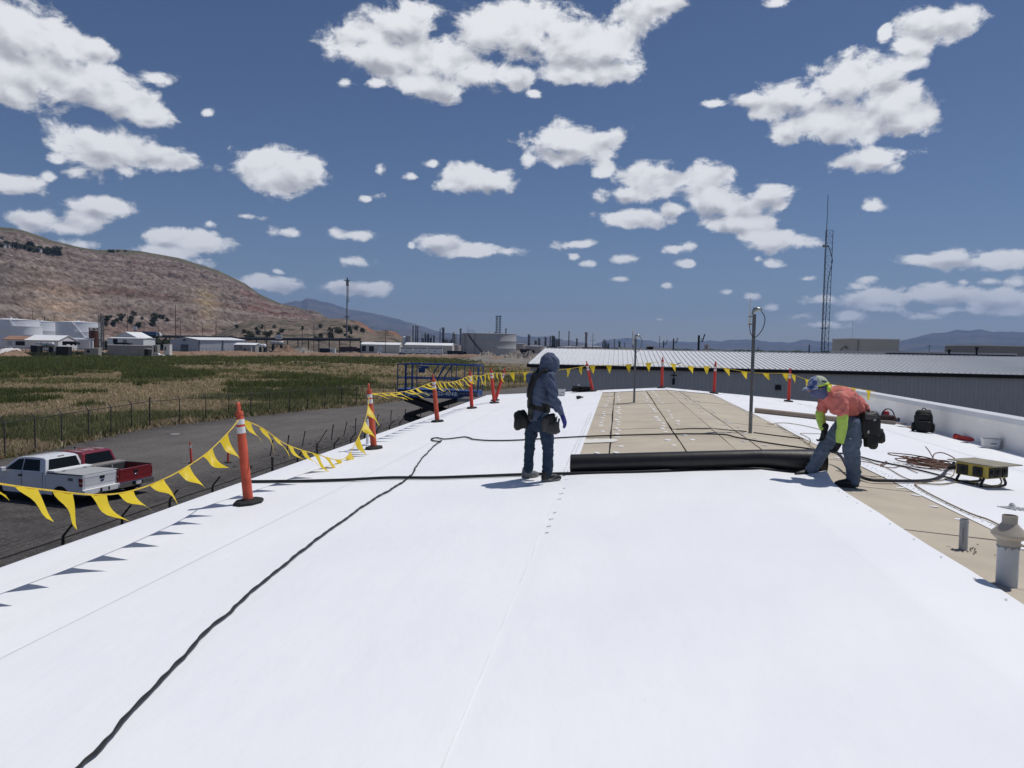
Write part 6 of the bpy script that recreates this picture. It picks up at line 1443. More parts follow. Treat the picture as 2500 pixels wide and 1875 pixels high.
zt_, zm, zf = zbw+zt, zbw+zt*.58, zbw+z1
for y in (.0, DP):
    rail(catmull([(.0,y,zf),(.0,y,zt_-.15),(.04,y,zt_-.04),(.15,y,zt_)], 4)+[Vector((EX-.15,y,zt_)), Vector((EX-.04,y,zt_-.04)), Vector((EX,y,zt_-.15)), Vector((EX,y,zf-.05))], .024)
    rail([(.0,y,zm),(LW,y,zm)], .024)
    for x in (.32, .62 if y == 0 else .5, LW*.78 if y else LW-.10, LW+.25, EX-.18): rail([(x,y,zf),(x,y,zt_)], .019)
    rail(catmull([(LW*.55,y,zf),(LW*.55,y,zm-.05),(LW*.57,y,zm+.08),(LW*.66,y,zt_-.06),(LW*.70,y,zt_)], 4), .026); rail(catmull([(LW*.66,y,zf),(LW*.66,y,zm),(LW*.68,y,zm+.10),(LW*.80,y,zt_-.03),(LW*.88,y,zt_)], 4), .026)
for x in (0, EX):
    for z in (zt_, zm): rail([(x,0,z-.02),(x,DP,z-.02)], .024)
MB().box((.36,-.01,(zf+zt_)/2), (.06,.05,zt_-zf)).build('rail_bracket', m_blue, sl_); MB().box((.62,-.01,(zf+zt_)/2), (.05,.05,zt_-zf)).build('rail_bracket', m_blue, sl_)
MB().box((LW*.40,.0,zt_-.20), (.26,.16,.28)).build('control_box', m_blue, sl_, bevel=.02); MB().box((LW*.46,-.02,zt_-.12), (.30,.10,.10)).build('control_panel', m_blue, sl_, bevel=.02); MB().box((LW*.38,-.085,zt_-.13), (.07,.004,.02)).build('control_label', m_decal, sl_)
MB().tube(catmull([(LW*.50,-.05,zt_-.20),(LW*.58,-.05,zt_-.35),(LW*.70,-.05,zf+.35),(LW*.80,-.05,zf+.1)], 5), .012, 6).build('control_lead', m_black, sl_)
for (tx, sz, x, z, sh) in (('EquipmentShare', .19, .93, .175, 0), ('GS-4046', .24, 2.04, .155, .18)):
    text_mb(tx, sz, 'lettering', m_decal, sl_, Matrix.Translation((x*LW/2.55, -.004, zbw+z1*.5-.05)) @ Matrix.Rotation(R(90), 4, 'X'), .002, shear=sh, bold=.006)
oc = MB()
for k in range(6): a = k*math.pi/3; oc.bar((.17+.065*math.cos(a), -.004, zbw+z1*.5+.01+.065*math.sin(a)), (.17+.065*math.cos(a+1.05), -.004, zbw+z1*.5+.01+.065*math.sin(a+1.05)), .02, .006, (0,1,0))
oc.build('ring_logo', m_decal, sl_)
sb = MB()
for k, (a, b_) in enumerate(((.13,.30),(.38,.52),(.62,.78),(.86,.98),(1.04,1.22))): sb.box(((a+b_)/2*LW/2.55*1.08, -.003, zbw+.075), ((b_-a)*LW/2.55, .004, .02))
sb.build('small_print', m_decal, sl_)
sq_ = MB(); sq_.box((LW*.965, -.003, zbw+z1*.5+.01), (.10,.005,.16)); sq_.build('panel_sticker', pm('pale_sticker', (.42,.48,.36), .6), sl_)
# scissor stack down to the chassis
zz = zbw-.03; seg_h = .92; lv = int((zz-.9)/seg_h)+1; seg_h = (zz-.9)/lv
for i in range(lv):
    a, b_ = zz-i*seg_h, zz-(i+1)*seg_h
    for y in (.16, DP-.16):
        MB().bar((.28,y,a-.03), (LW-.12,y,b_+.03), .10, .20).build('scissor_arm', m_armk, sl_, bevel=.012); y2 = y+(.10 if y < .5 else -.10)
        MB().bar((.28,y2,b_+.03), (LW-.12,y2,a-.03), .10, .20).build('scissor_arm', m_armk, sl_, bevel=.012)
    MB().cyl((LW/2+.08,.10,(a+b_)/2), (LW/2+.08,DP-.10,(a+b_)/2), .07, n=12).build('pivot_pin', m_armk, sl_, smooth=40)
    for x in (.28, LW-.12): MB().cyl((x,.10,b_+.03), (x,DP-.10,b_+.03), .05, n=10).build('end_pin', m_armk, sl_, smooth=40)
MB().b2((-.02,.02,.28), (LW+.05,DP-.02,.88)).build('chassis', m_blue, sl_, bevel=.03)
for x in (.3, LW-.3):
    for y in (.05, DP-.05): w_ = MB(); w_.lathe([(.0,-.06),(.19,-.06),(.20,-.04),(.20,.04),(.19,.06),(.0,.06)], 20); w_.v = [(x+a, y+c, .20+b_) for a, b_, c in w_.v]; w_.build('wheel', m_tyre, sl_, smooth=40)
# ------------------------------------------------------------------ industry beyond the field
FH = Vector((FWD.x, FWD.y, 0)).normalized()
def PX(px, d, z=0.0):
    r_ = ray(px, 845); k = d/r_.dot(FH); return Vector((r_.x*k, r_.y*k, z))
def ZP(px, y, d): r_ = ray(px, y); return CAM_Z + r_.z*d/r_.dot(FH)
def WPX(n, d): return n*d/F_PX
m_twhite = pm('white_tank_paint', (.76,.78,.82), .5, var=.05, scale=.08, stretch=(1,1,.3)); m_tgrey = pm('grey_tank_paint', (.40,.395,.395), .5, var=.05, scale=.08, stretch=(1,1,.3)); m_tpink = pm('dusty_tank_paint', (.42,.36,.335), .6, var=.08, scale=.08)
m_beige = pm('beige_cladding', (.60,.56,.50), .6, var=.06, scale=.1); m_greyblue = pm('blue_grey_cladding', (.42,.44,.49), .55, var=.04, scale=.1); m_wclad = pm('white_cladding', (.70,.71,.72), .55, var=.06, scale=.1)
m_wroof = pm('white_shed_roof', (.74,.75,.75), .5, var=.06, scale=.1); m_rroof = pm('rust_brown_roof', (.30,.17,.12), .7, var=.2, scale=.1); m_dark = pm('dark_opening', (.012,.012,.013), .8); m_proc = pm('dark_process_steel', (.055,.062,.072), .6, .2, var=.3, scale=.15); m_proc2 = pm('pale_process_steel', (.22,.22,.22), .6, .2, var=.2, scale=.15)
m_conc = pm('concrete', (.30,.29,.275), .85, var=.1, scale=.3)
def tank(label, cx, rpx, ytop, d, mat, stair=None, rail=False, z0=0, cone=.06, group='storage tanks'):
    c = PX(cx, d); r_ = WPX(rpx, d); h = ZP(cx, ytop, d); t = thing('storage_tank', label, 'storage tank', c, YAW, group)
    s = MB(); n_ = 56; s.lathe([(r_,-.1),(r_,h*.33),(r_*1.002,h*.335),(r_,h*.34),(r_,h*.66),(r_*1.002,h*.665),(r_,h*.67),(r_,h)], n_); s.build('tank_shell', mat, t, smooth=30)
    s = MB(); s.lathe([(r_*1.006,h-.25),(r_*1.006,h),(r_*.98,h+.05),(.0,h+r_*cone)], n_); s.build('tank_roof', m_twhite if mat is m_twhite else m_tgrey, t, smooth=30)
    v = MB(); v.cyl((0,0,h+r_*cone-.1), (0,0,h+r_*cone+.8), .35, n=8); v.cyl((r_*.5,-r_*.4,h), (r_*.5,-r_*.4,h+r_*cone*.6+.5), .25, n=8); v.build('roof_vent', mat, t)
    if stair:
        a0, a1, dark = stair; st_ = MB(); pts = []; N_ = 26
        for i in range(N_+1):
            a = a0+(a1-a0)*i/N_; pts.append(Vector(((r_+.5)*math.cos(a), (r_+.5)*math.sin(a), h*(1-i/N_))))
        for p, q in zip(pts, pts[1:]): st_.bar(p, q, .9, .28); st_.bar(p+Vv(0,0,1.1), q+Vv(0,0,1.1), .08, .08); st_.bar(p, p+Vv(0,0,1.1), .06, .06)
        st_.build('spiral_stair', m_proc if dark else mat, t)
    if rail:
        rl = MB()
        for k in range(60):
            a = 2*math.pi*k/60; b_ = 2*math.pi*(k+1)/60; p, q = Vector((r_*.985*math.cos(a), r_*.985*math.sin(a), h)), Vector((r_*.985*math.cos(b_), r_*.985*math.sin(b_), h)); rl.bar(p, p+Vv(0,0,1.1), .07); rl.bar(p+Vv(0,0,1.1), q+Vv(0,0,1.1), .06)
        rl.build('roof_railing', mat, t)
    return t, r_, h
tank('largest white storage tank at the left edge of the picture', 28, 60, 781, 400, m_twhite, (R(-60), R(-20), False))
tank('white storage tank partly hidden behind the leftmost tank', 92, 45, 785, 430, m_twhite, (R(-75), R(-30), False))
tank('white storage tank standing clear, right of the hidden one', 192, 48, 787, 410, m_twhite, (R(-75), R(-20), False))
tank('small white tank with wide lid in front of the leftmost tanks', 66, 33, 797, 370, m_twhite, None, cone=.03)
t_, r_, h_ = tank('tall black and rust streaked tank with railing on top', 229, 10.5, 806, 340, m_rust, None, True, cone=.02)
t_, r_, h_ = tank('big grey storage tank with diagonal stair above the blue lift', 1193.5, 66.5, 815, 560, m_tgrey, (R(-138), R(-96), True), cone=.03)
pl_ = MB()
for k in range(6): pl_.bar((-r_*.75+k*1.1,-r_*.55,h_), (-r_*.75+k*1.1,-r_*.55,h_+2.2), .12)
pl_.bar((-r_*.75,-r_*.55,h_+2.2), (-r_*.75+5.5,-r_*.55,h_+2.2), .12); pl_.bar((-r_*.75,-r_*.55,h_+1.2), (-r_*.75+5.5,-r_*.55,h_+1.2), .12); pl_.cyl((-r_*.75,-r_*.5,h_), (-r_*.75,-r_*.5,h_+6), .1, n=6); pl_.build('gauge_platform', m_proc2, t_)
sm_ = MB()
for a in (R(-160), R(-150), R(-143), R(-118)): sm_.bar((r_*1.004*math.cos(a), r_*1.004*math.sin(a), 0), (r_*1.004*math.cos(a), r_*1.004*math.sin(a), h_*.98), .22)
sm_.build('shell_pipe', m_proc, t_)
tank('low dusty pink tank just right of the big grey tank', 1308, 26, 845, 520, m_tpink); tank('low pale tank behind the left end of the metal roof', 1390, 30, 847, 600, m_tpink)
tank('long low tank on the skyline left of the tall dark mast', 1440, 40, 846, 760, m_tpink); tank('low grey tank beside the right side of the big grey tank', 1270, 14, 839, 700, m_tpink)
tank('small white domed tank left of the three dark stacks', 986.5, 4.5, 823, 700, m_twhite, cone=.4); tank('grey squat tank beside the small white domed tank', 998.5, 7.5, 820, 700, m_tgrey); tank('pale narrow tank on the skyline left of the tall roof mast', 1725, 5, 842, 500, m_tpink)
tank('beige low tank left of the big grey tank', 1112, 13, 842, 620, m_tpink)

def shed(label, x0, x1, ye, yr, yb, d, wall, roof, depth=12, gable=None, rz=0.0, doors=(), group=None, cat='building', overhang=.3, name='shed'):
    """long side faces us unless gable='front'"""
    a, b = PX(x0, d), PX(x1, d); W_ = (b-a).length; t = thing(name, label, cat, a, YAW+rz, group); he, hr = ZP((x0+x1)/2, ye, d), ZP((x0+x1)/2, yr, d)
    w = MB()
    if gable == 'front':
        w.add([(0,0,-.1),(W_,0,-.1),(W_,0,he),(W_/2,0,hr),(0,0,he),(0,depth,-.1),(W_,depth,-.1),(W_,depth,he),(W_/2,depth,hr),(0,depth,he)], [(0,1,2,3,4),(1,6,7,2),(6,5,9,8,7),(5,0,4,9)])
        r_ = MB()
        for s, p in ((0, (-overhang, he-.1)), (1, (W_+overhang, he-.1))):
            r_.add([(p[0],-overhang,p[1]),(W_/2,-overhang,hr+.06),(W_/2,depth+overhang,hr+.06),(p[0],depth+overhang,p[1]),(p[0],-overhang,p[1]+.2),(W_/2,-overhang,hr+.26),(W_/2,depth+overhang,hr+.26),(p[0],depth+overhang,p[1]+.2)], [(0,1,2,3),(4,5,6,7),(0,1,5,4),(3,2,6,7),(0,3,7,4)])
    else:
        w.add([(0,0,-.1),(W_,0,-.1),(W_,0,he),(0,0,he),(0,depth,-.1),(W_,depth,-.1),(W_,depth,he),(0,depth,he),(0,depth/2,hr),(W_,depth/2,hr)], [(0,1,2,3),(1,5,6,9,2),(5,4,7,6),(4,0,3,8,7)])
        r_ = MB()
        for y0 in (-overhang, depth+overhang): r_.add([(-overhang,y0,he-.1),(W_+overhang,y0,he-.1),(W_+overhang,depth/2,hr+.06),(-overhang,depth/2,hr+.06),(-overhang,y0,he+.1),(W_+overhang,y0,he+.1),(W_+overhang,depth/2,hr+.26),(-overhang,depth/2,hr+.26)], [(0,1,2,3),(4,5,6,7),(0,1,5,4),(0,3,7,4),(1,2,6,5)])
    w.build('wall', wall, t); r_.build('roof', roof, t)
    for (dx0, dx1, y0, y1, m_) in doors:
        p0, p1 = WPX(dx0-x0, d), WPX(dx1-x0, d); z0, z1 = max(0, ZP(dx0, y1, d)), ZP(dx0, y0, d); q = MB(); q.b2((p0,-.08,z0), (p1,.02,z1)); q.build('door' if z0 < 1 else 'window', m_, t)
    return t, W_, he, hr
shed('white shed with rusty brown roof below the leftmost tanks', 8, 62, 829, 821, 843, 330, m_wclad, m_rroof, 9, doors=((38,61,833,843,m_dark),(18,30,833,842,m_greyblue)))
shed('white gabled shed with bright roof below the small lidded tank', 61, 142, 831, 819, 845, 318, m_wclad, m_wroof, 14)
shed('low white shed left of the rust streaked tank', 163, 219, 829, 826, 844, 335, m_wclad, m_greyblue, 10, doors=((163,186,833,842,m_dark),(190,194,834,843,m_greyblue)))
shed('white low workshop behind the steel poles', 262, 350, 826, 825, 842, 360, m_wclad, m_wroof, 12, doors=((276,287,827,838,m_dark),(300,310,829,840,m_conc)))
shed('white gabled roof standing behind the low workshop', 280, 334, 824, 811, 830, 380, m_wclad, m_wroof, 16, gable='front')
shed('long grey slatted wall in front of the white workshop', 262, 372, 844, 843.5, 860, 300, m_conc, m_conc, .6, cat='wall', name='slatted_wall', overhang=.05)
# big blue grey warehouse: gable end and long side both visible
bw = thing('blue_grey_warehouse', 'blue grey warehouse with dark roller door in the middle distance', 'building', PX(415, 430), YAW); d = 430; gx = WPX(75, d); L2 = WPX(80, d); he, hr = ZP(450, 829, d), ZP(450, 823.5, d); sk = 20
w = MB(); w.add([(0,0,-.1),(gx,-2,-.1),(gx,-2,he),(gx/2,-1,hr),(0,0,he)], [(0,1,2,3,4)]); w.build('gable_wall', m_greyblue, bw)
w = MB(); w.add([(gx,-2,-.1),(gx+L2,sk,-.1),(gx+L2,sk,he+.2),(gx,-2,he)], [(0,1,2,3)]); w.build('side_wall', pm('pale_blue_grey_cladding', (.52,.54,.58), .55, var=.04, scale=.1), bw)
w = MB(); w.add([(-.3,-.3,he),(gx/2,-1.4,hr+.2),(gx+.3,-2.4,he),(gx+L2+.3,sk,he+.3),(gx/2+L2,sk+1,hr+.4),(L2,sk+2.5,he+.3)], [(1,2,3,4),(0,1,4,5)]); w.build('roof', m_wroof, bw)
MB().b2((WPX(29,d),-1.0-.5,0), (WPX(47,d),-.6,ZP(450,841,d))).build('roller_door', pm('dark_roller_door', (.07,.08,.10), .6), bw); MB().bar((gx,-2.1,0),(gx,-2.1,he),.4).build('corner_trim', m_proc, bw); MB().bar((gx+L2*.5,sk*.5-1.3,0),(gx+L2*.5,sk*.5-1.3,he),.35).build('downpipe', m_proc, bw); MB().box((WPX(38,d),-1.6,he*.97), (1.2,.6,.8)).build('gable_lamp', m_dark, bw)
shed('pale low shed attached right of the blue grey warehouse', 571, 623, 842, 838, 858, 420, m_conc, m_wroof, 12, doors=((584,611,845,853,m_proc2),))
shed('beige workshop with two dark bay doors left of the white trailers', 881, 976, 841.5, 836.5, 858.5, 560, m_beige, m_wroof, 14, doors=((883.5,893.5,844,857.5,m_dark),(901,913,845,858,m_dark),(923,934,846,858,m_wclad)))
shed('long beige building behind the three white trailers', 988, 1104, 843, 837.5, 862, 590, m_beige, m_wroof, 22)
for i, (x0, x1) in enumerate(((978,1007.5),(1012,1042),(1047,1080))):
    d = 535; a = PX(x0, d); W_ = WPX(x1-x0, d); h = ZP(x0, 847.5, d)
    t = thing('box_trailer', ('left','middle','right')[i]+' one of the three white box trailers in a row', 'trailer', a, YAW, 'white box trailers in a row')
    MB().b2((0,0,.8), (W_,3,h-.9)).build('box_body', m_wclad, t); MB().b2((-.05,-.05,h-.9), (W_+.05,3.05,h-.35)).build('dark_top_band', m_dark, t); MB().b2((-.05,-.05,h-.34), (W_+.05,3.05,h)).build('trailer_roof', m_wroof, t); MB().b2((.2,.3,.35), (W_-.2,2.7,.8)).build('chassis', m_dark, t); MB().box((W_*.45,-.03,h*.45), (1.6,.05,.4)).build('side_logo', m_proc, t); MB().b2((W_-.5,-.06,.9), (W_-.1,-.01,h*.6)).build('rear_door_edge', m_conc, t)
    for x in (W_*.2, W_*.8): w = MB(); w.cyl((x,0,.45),(x,.4,.45),.45,n=12); w.build('wheel', m_tyre, t)
# skyline boxes on the right
def block(label, x0, x1, y0, d, mat, depth, extra=None, name='industrial_block', cat='building'):
    a = PX(x0, d); W_ = WPX(x1-x0, d); h = ZP((x0+x1)/2, y0, d); t = thing(name, label, cat, a, YAW)
    MB().b2((0,0,-.1), (W_,depth,h)).build('wall', mat, t); MB().b2((-.15,-.15,h), (W_+.15,depth+.15,h+.25)).build('roof', m_wroof, t); return t, W_, h
t_, W_, h_ = block('tan box shaped building on the skyline right of the lattice tower', 2081, 2195, 829.5, 190, m_beige, 12); MB().bar((WPX(14,190),-.06,0),(WPX(14,190),-.06,h_),.2).build('corner_strip', m_conc, t_)
du = MB(); du.tube(catmull([(.1,3,h_*.78),(-.9,3,h_*.82),(-1.7,3,h_*.70),(-2.2,3,h_*.55)], 5), .28, 10); du.build('curved_duct', m_conc, t_, smooth=60); MB().cyl((1.2,3,h_),(1.2,3,h_+5.0),.03,n=5).build('whip_aerial', m_conc, t_)
block('pale building with flat roof at the right edge of the skyline', 2394, 2560, 846, 170, m_conc, 14)
block('long low white roof left of the tan box building', 2060, 2270, 861.5, 150, m_wclad, 6); block('dark low roof line below the right mountains', 2205, 2480, 864.5, 110, m_dark, 5); block('white flat roof strip right of the short roof mast', 1522, 1574, 851.5, 180, m_wclad, 8); block('white flat roof strip left of the lamp poles', 1598, 1640, 852, 180, m_wclad, 8); block('dark square roof unit between two white roof strips', 1584.5, 1595.5, 846.5, 160, m_dark, 3, name='roof_unit', cat='roof unit'); block('thin white roof strip on the skyline beside the tall mast', 1712, 1765, 856, 260, m_wclad, 8)
for i, px in enumerate((2318, 2385)):
    t = thing('roof_stack', ('dark roof stack left of','second dark roof stack nearer to')[i]+' the pale edge building', 'roof stack', PX(px, 108), 0); h = ZP(px, (858, 852)[i], 108); MB().cyl((0,0,0),(0,0,h),.13,n=10).build('pipe', m_dark, t); MB().cyl((0,0,h),(0,0,h+.25),.24,n=10).build('cap', m_dark, t)

# ------------------------------------------------------------------ refinery columns and stacks
def column(label, px, ytop, d, wpx, kind='column', mat=None, plats=3, cat=None, seed=0, group='refinery columns on the skyline'):
    h = ZP(px, ytop, d); r_ = max(WPX(wpx, d)/2, .12); mat = mat or m_proc; rg = random.Random(px)
    nm = {'column':'process_column','stack':'chimney_stack','unit':'process_unit','frame':'lattice_column','pole':'utility_pole'}[kind]
    t = thing(nm, label, {'column':'column','stack':'stack','unit':'process unit','frame':'lattice tower','pole':'pole'}[kind], PX(px, d), YAW, group)
    if kind == 'stack':
        MB().cyl((0,0,0),(0,0,h),r_*1.3,r_*.9,n=12).build('stack_shaft', mat, t, smooth=40); MB().lathe([(r_*.9,h-1.5),(r_*1.4,h-1.3),(r_*1.4,h-.8),(r_*.9,h-.6)], 12).build('top_ring', mat, t); MB().cyl((0,0,0),(0,0,h*.12),r_*2.4,r_*1.4,n=12).build('stack_base', mat, t)
    elif kind == 'column':
        MB().lathe([(r_,0),(r_,h*.55),(r_*.8,h*.58),(r_*.8,h*.96),(r_*.45,h*.99),(0,h)], 14).build('column_shell', mat, t, smooth=40)
        for k in range(plats):
            z = h*(.38+.56*k/max(1, plats-1)); p = MB(); p.lathe([(r_*.8,z),(r_*1.9,z),(r_*1.9,z+.25),(r_*.8,z+.25)], 10)
            for a in range(8): p.bar((r_*1.85*math.cos(a*.785), r_*1.85*math.sin(a*.785), z), (r_*1.85*math.cos(a*.785), r_*1.85*math.sin(a*.785), z+1.2), .12)
            p.lathe([(r_*1.8,z+1.15),(r_*1.9,z+1.15),(r_*1.9,z+1.3),(r_*1.8,z+1.3)], 10); p.build('platform', mat, t)
        MB().bar((r_*1.2,-r_*.4,0),(r_*1.2,-r_*.4,h*.95),.35).build('ladder', mat, t); MB().tube(catmull([(-r_*1.1,0,0),(-r_*1.15,0,h*.7),(-r_*.8,0,h*.99),(0,0,h+.4)], 5),r_*.22,8).build('riser_pipe', m_proc2, t)
    elif kind == 'frame':
        f_ = MB(); s_ = r_; nz = max(4, int(h/ max(2.5, r_*1.6)))
        for sx in (-1,1):
            for sy in (-1,1): f_.bar((sx*s_,sy*s_,0),(sx*s_*.8,sy*s_*.8,h),max(.22,s_*.12))
        for k in range(nz):
            z0, z1 = h*k/nz, h*(k+1)/nz; a_, b_ = s_*(1-.2*k/nz), s_*(1-.2*(k+1)/nz)
            for sy in (-1,1): f_.bar((-a_,sy*a_,z0),(b_,sy*b_,z1),max(.14,s_*.07)); f_.bar((a_,sy*a_,z0),(-b_,sy*b_,z1),max(.14,s_*.07)); f_.bar((-a_,sy*a_,z1),(a_,sy*a_,z1),max(.16,s_*.08))
        f_.build('lattice_frame', mat, t); MB().cyl((0,0,0),(0,0,h+1),max(.3,s_*.25),n=10).build('inner_riser', mat, t); MB().b2((-s_*1.3,-s_*1.3,h),(s_*1.3,s_*1.3,h+.4)).build('top_platform', mat, t)
    elif kind == 'unit':
        for k in range(4):
            x = (k-1.5)*r_*.55; hh = h*rg.uniform(.6,1.0); MB().lathe([(r_*.2,0),(r_*.22,hh*.9),(r_*.12,hh),(0,hh)], 10, (x, rg.uniform(-r_*.3,r_*.3), 0)).build('vessel', rg.choice((m_proc, m_proc2, m_proc)), t, smooth=40)
        for k in range(4): z = h*(.25+.18*k); p = MB(); p.b2((-r_,-r_*.5,z),(r_,r_*.5,z+.3)); p.bar((-r_,-r_*.5,z+1.4),(r_,-r_*.5,z+1.4),.14); p.build('deck', m_proc, t)
        p = MB()
        for x in (-1,-.33,.33,1): p.bar((x*r_,-r_*.5,0),(x*r_,-r_*.5,h*.85),.35)
        p.build('frame_posts', m_proc, t)
    elif kind == 'pole':
        MB().cyl((0,0,0),(0,0,h),r_,r_*.7,n=8).build('pole_shaft', mat, t, smooth=40)
        for k in range(plats):
            p = MB(); L_ = max(1.1, h*.09); z = h*(.97-.10*k) if plats > 1 else h*.72; p.bar((-L_,0,z),(L_,0,z),.14)
            for x in (-L_*.9, L_*.9): p.cyl((x,0,z),(x,0,z+.4),.1,n=6)
            p.build('cross_arm', mat, t)
    return t
column('left of the three thin dark stacks behind the white trailers', 1008, 795.5, 720, 2.6, 'stack'); column('middle of the three thin dark stacks behind the white trailers', 1015, 794.5, 720, 2.8, 'stack'); column('right of the three thin dark stacks behind the white trailers', 1019.5, 796, 720, 2.8, 'stack')
column('cluttered dark process unit right of the three stacks', 1042, 810, 720, 24, 'unit'); column('short dark column right of the cluttered process unit', 1059, 819, 760, 3, 'column', plats=2); column('slim dark stack left of the thick dark column', 1074, 802, 740, 2.2, 'stack'); column('thick dark column with side platform left of the big grey tank', 1081.5, 799.5, 700, 4.6, 'column', plats=2)
column('low pipework unit between thick column and domed vessel', 1094, 822, 700, 18, 'unit'); column('grey domed vessel beside the big grey tank', 1109.5, 813, 690, 9, 'column', m_proc2, 1); column('lattice column standing against the left of the big grey tank', 1124, 804, 640, 4.5, 'frame')
column('left of the twin lattice towers rising above the big grey tank', 1212, 772.5, 700, 6, 'frame'); column('right of the twin lattice towers rising above the big grey tank', 1219.5, 772.5, 700, 6, 'frame'); column('single dark stack above the right of the big grey tank', 1234.5, 801.5, 720, 2.8, 'stack'); column('dark block of pipework under the twin lattice towers', 1210, 808, 690, 14, 'unit')
column('dark column with platforms right of the big grey tank', 1291, 817, 720, 4, 'column'); column('short wide dark column before the low dusty tank', 1308, 832, 740, 5, 'column', plats=2); column('dark column left of the hooded workers head', 1316, 826, 740, 3.5, 'column'); column('dark column with top platform above the metal roof corner', 1331.5, 824, 760, 3.5, 'column'); column('slim dark stack above the metal roof corner', 1343, 820, 780, 2.6, 'stack')
column('left of two close dark columns above the metal roof', 1348.5, 820, 740, 3.4, 'column'); column('right of two close dark columns above the metal roof', 1352.5, 821, 740, 3.4, 'column'); column('dark clustered unit at the foot of the tallest thin stack', 1360, 822, 720, 12, 'unit'); column('tallest thin dark stack of the cluster above the metal roof', 1364.5, 808, 720, 2.2, 'stack')
column('tapering dark mast standing alone above the metal roof', 1388.5, 808, 700, 2.4, 'stack'); column('small dark column right of the lone tapering mast', 1408, 827, 800, 2.8, 'column', plats=2); column('thick pinkish grey column behind the first leaning red post', 1430.5, 811.5, 640, 4.0, 'column', pm('pinkish_steel', (.16,.12,.12), .7, .1, var=.25, scale=.2), 2)
column('utility pole with one crossarm right of the thick pinkish column', 1447, 812.5, 420, 1.4, 'pole', m_wood_pole, 1); column('squat tower with stacked platforms above the metal roof', 1475, 826, 620, 9, 'unit'); column('dark frame unit right of the squat stacked tower', 1484, 833, 640, 6, 'unit'); column('pale striped stack right of the squat tower', 1500, 827, 700, 2.6, 'stack', m_proc2); column('dark column with a thin pipe left of the short mast', 1512, 834, 700, 3.6, 'column', plats=2); column('thin distant stack left of the short mast', 1525, 836, 800, 1.6, 'stack')
column('thin dark pole just left of the short mast', 1544, 808.5, 300, 1.5, 'pole', m_steelgrey, 0); column('dark pole between the short mast and the lamp poles', 1610, 820.5, 320, 1.5, 'pole', m_wood_pole, 0); column('far pole right of the lattice tower building', 2269, 842, 500, 1.3, 'pole', m_wood_pole, 2); column('small pylon on the plain left of the lattice tower', 1976, 843, 900, 2.4, 'frame'); column('short dark post on the skyline beside the tall mast', 1851, 846, 200, 2.0, 'pole', m_dark, 0)
# small low clutter along the refinery line
for i in range(16):
    px = 990+i*31+rnd.uniform(-9, 9)
    if 1120 < px < 1265: continue
    near = ['behind the left trailer','behind the middle trailer','behind the right trailer','under the slim dark stack','','','','','','behind the low dusty pink tank','behind the hooded workers head','behind the two close dark columns','under the tallest thin stack','below the lone tapering mast','left of the thick pinkish column','right of the thick pinkish column'][i]
    column('low dark refinery pipework %s' % near, px, 838+rnd.uniform(-3, 3)+(px-1000)*.012, 780, rnd.uniform(8, 18), 'unit')
# lamp poles on the near side
for i, (px, yt, yl, sd) in enumerate(((1620,831.5,834,1),(1644,827,829,1),(1705.5,818.5,818,1))):
    d = (190, 170, 120)[i]; h = ZP(px, yt, d); t = thing('lamp_pole', ('left and smallest','middle','right and thickest')[i]+' of three dark lamp poles behind the metal roof', 'lamp pole', PX(px, d), YAW, 'lamp poles behind the metal roof')
    r_ = (.12,.13,.14)[i]; MB().bar((0,0,0),(0,0,h),r_*2,r_*2).build('pole_shaft', m_blackmetal, t); MB().bar((0,0,h*.90),(.75,0,h*.90),.08).build('bracket', m_blackmetal, t); MB().bar((.55,0,h*.885),(.95,0,h*1.02),.32,.14).build('flood_lamp', m_steelgrey, t); MB().bar((.35,0,h*.92),(.42,0,h*.95),.12,.08).build('photo_cell', m_blackmetal, t)
# flare stack
d = 620; h = ZP(846, 678, d); t = thing('flare_stack', 'tall grey stack with platforms standing left of the beige workshop', 'stack', PX(846.5, d), YAW); u = d/F_PX
MB().cyl((0,0,0),(0,0,h*.94),2.1*u,1.3*u,n=14).build('stack_shaft', m_proc2, t, smooth=40); MB().cyl((0,0,h*.89),(0,0,h*.955),2.9*u,n=14).build('burner_shroud', m_proc2, t, smooth=40); MB().cyl((0,0,h*.95),(0,0,h),1.8*u,n=14).build('burner_tip', m_proc, t, smooth=40)
for z, w_ in ((h*.955, 6.5), (h*.465, 5.0)):
    p = MB(); p.lathe([(1.5*u,z),(w_*u,z),(w_*u,z+1.0*u),(1.5*u,z+1.0*u)], 12)
    for a in range(10): p.bar((w_*u*math.cos(a*.63), w_*u*math.sin(a*.63), z), (w_*u*math.cos(a*.63), w_*u*math.sin(a*.63), z+3.2*u), .5*u)
    p.build('platform', m_proc, t)
MB().bar((3.6*u,-.5*u,h*.68),(3.6*u,-.5*u,h*.95),.8*u).build('side_pipe', m_proc, t); MB().box((3.8*u,-.5*u,h*.68),(3*u,2*u,1.5*u)).build('pipe_bracket', m_proc, t)
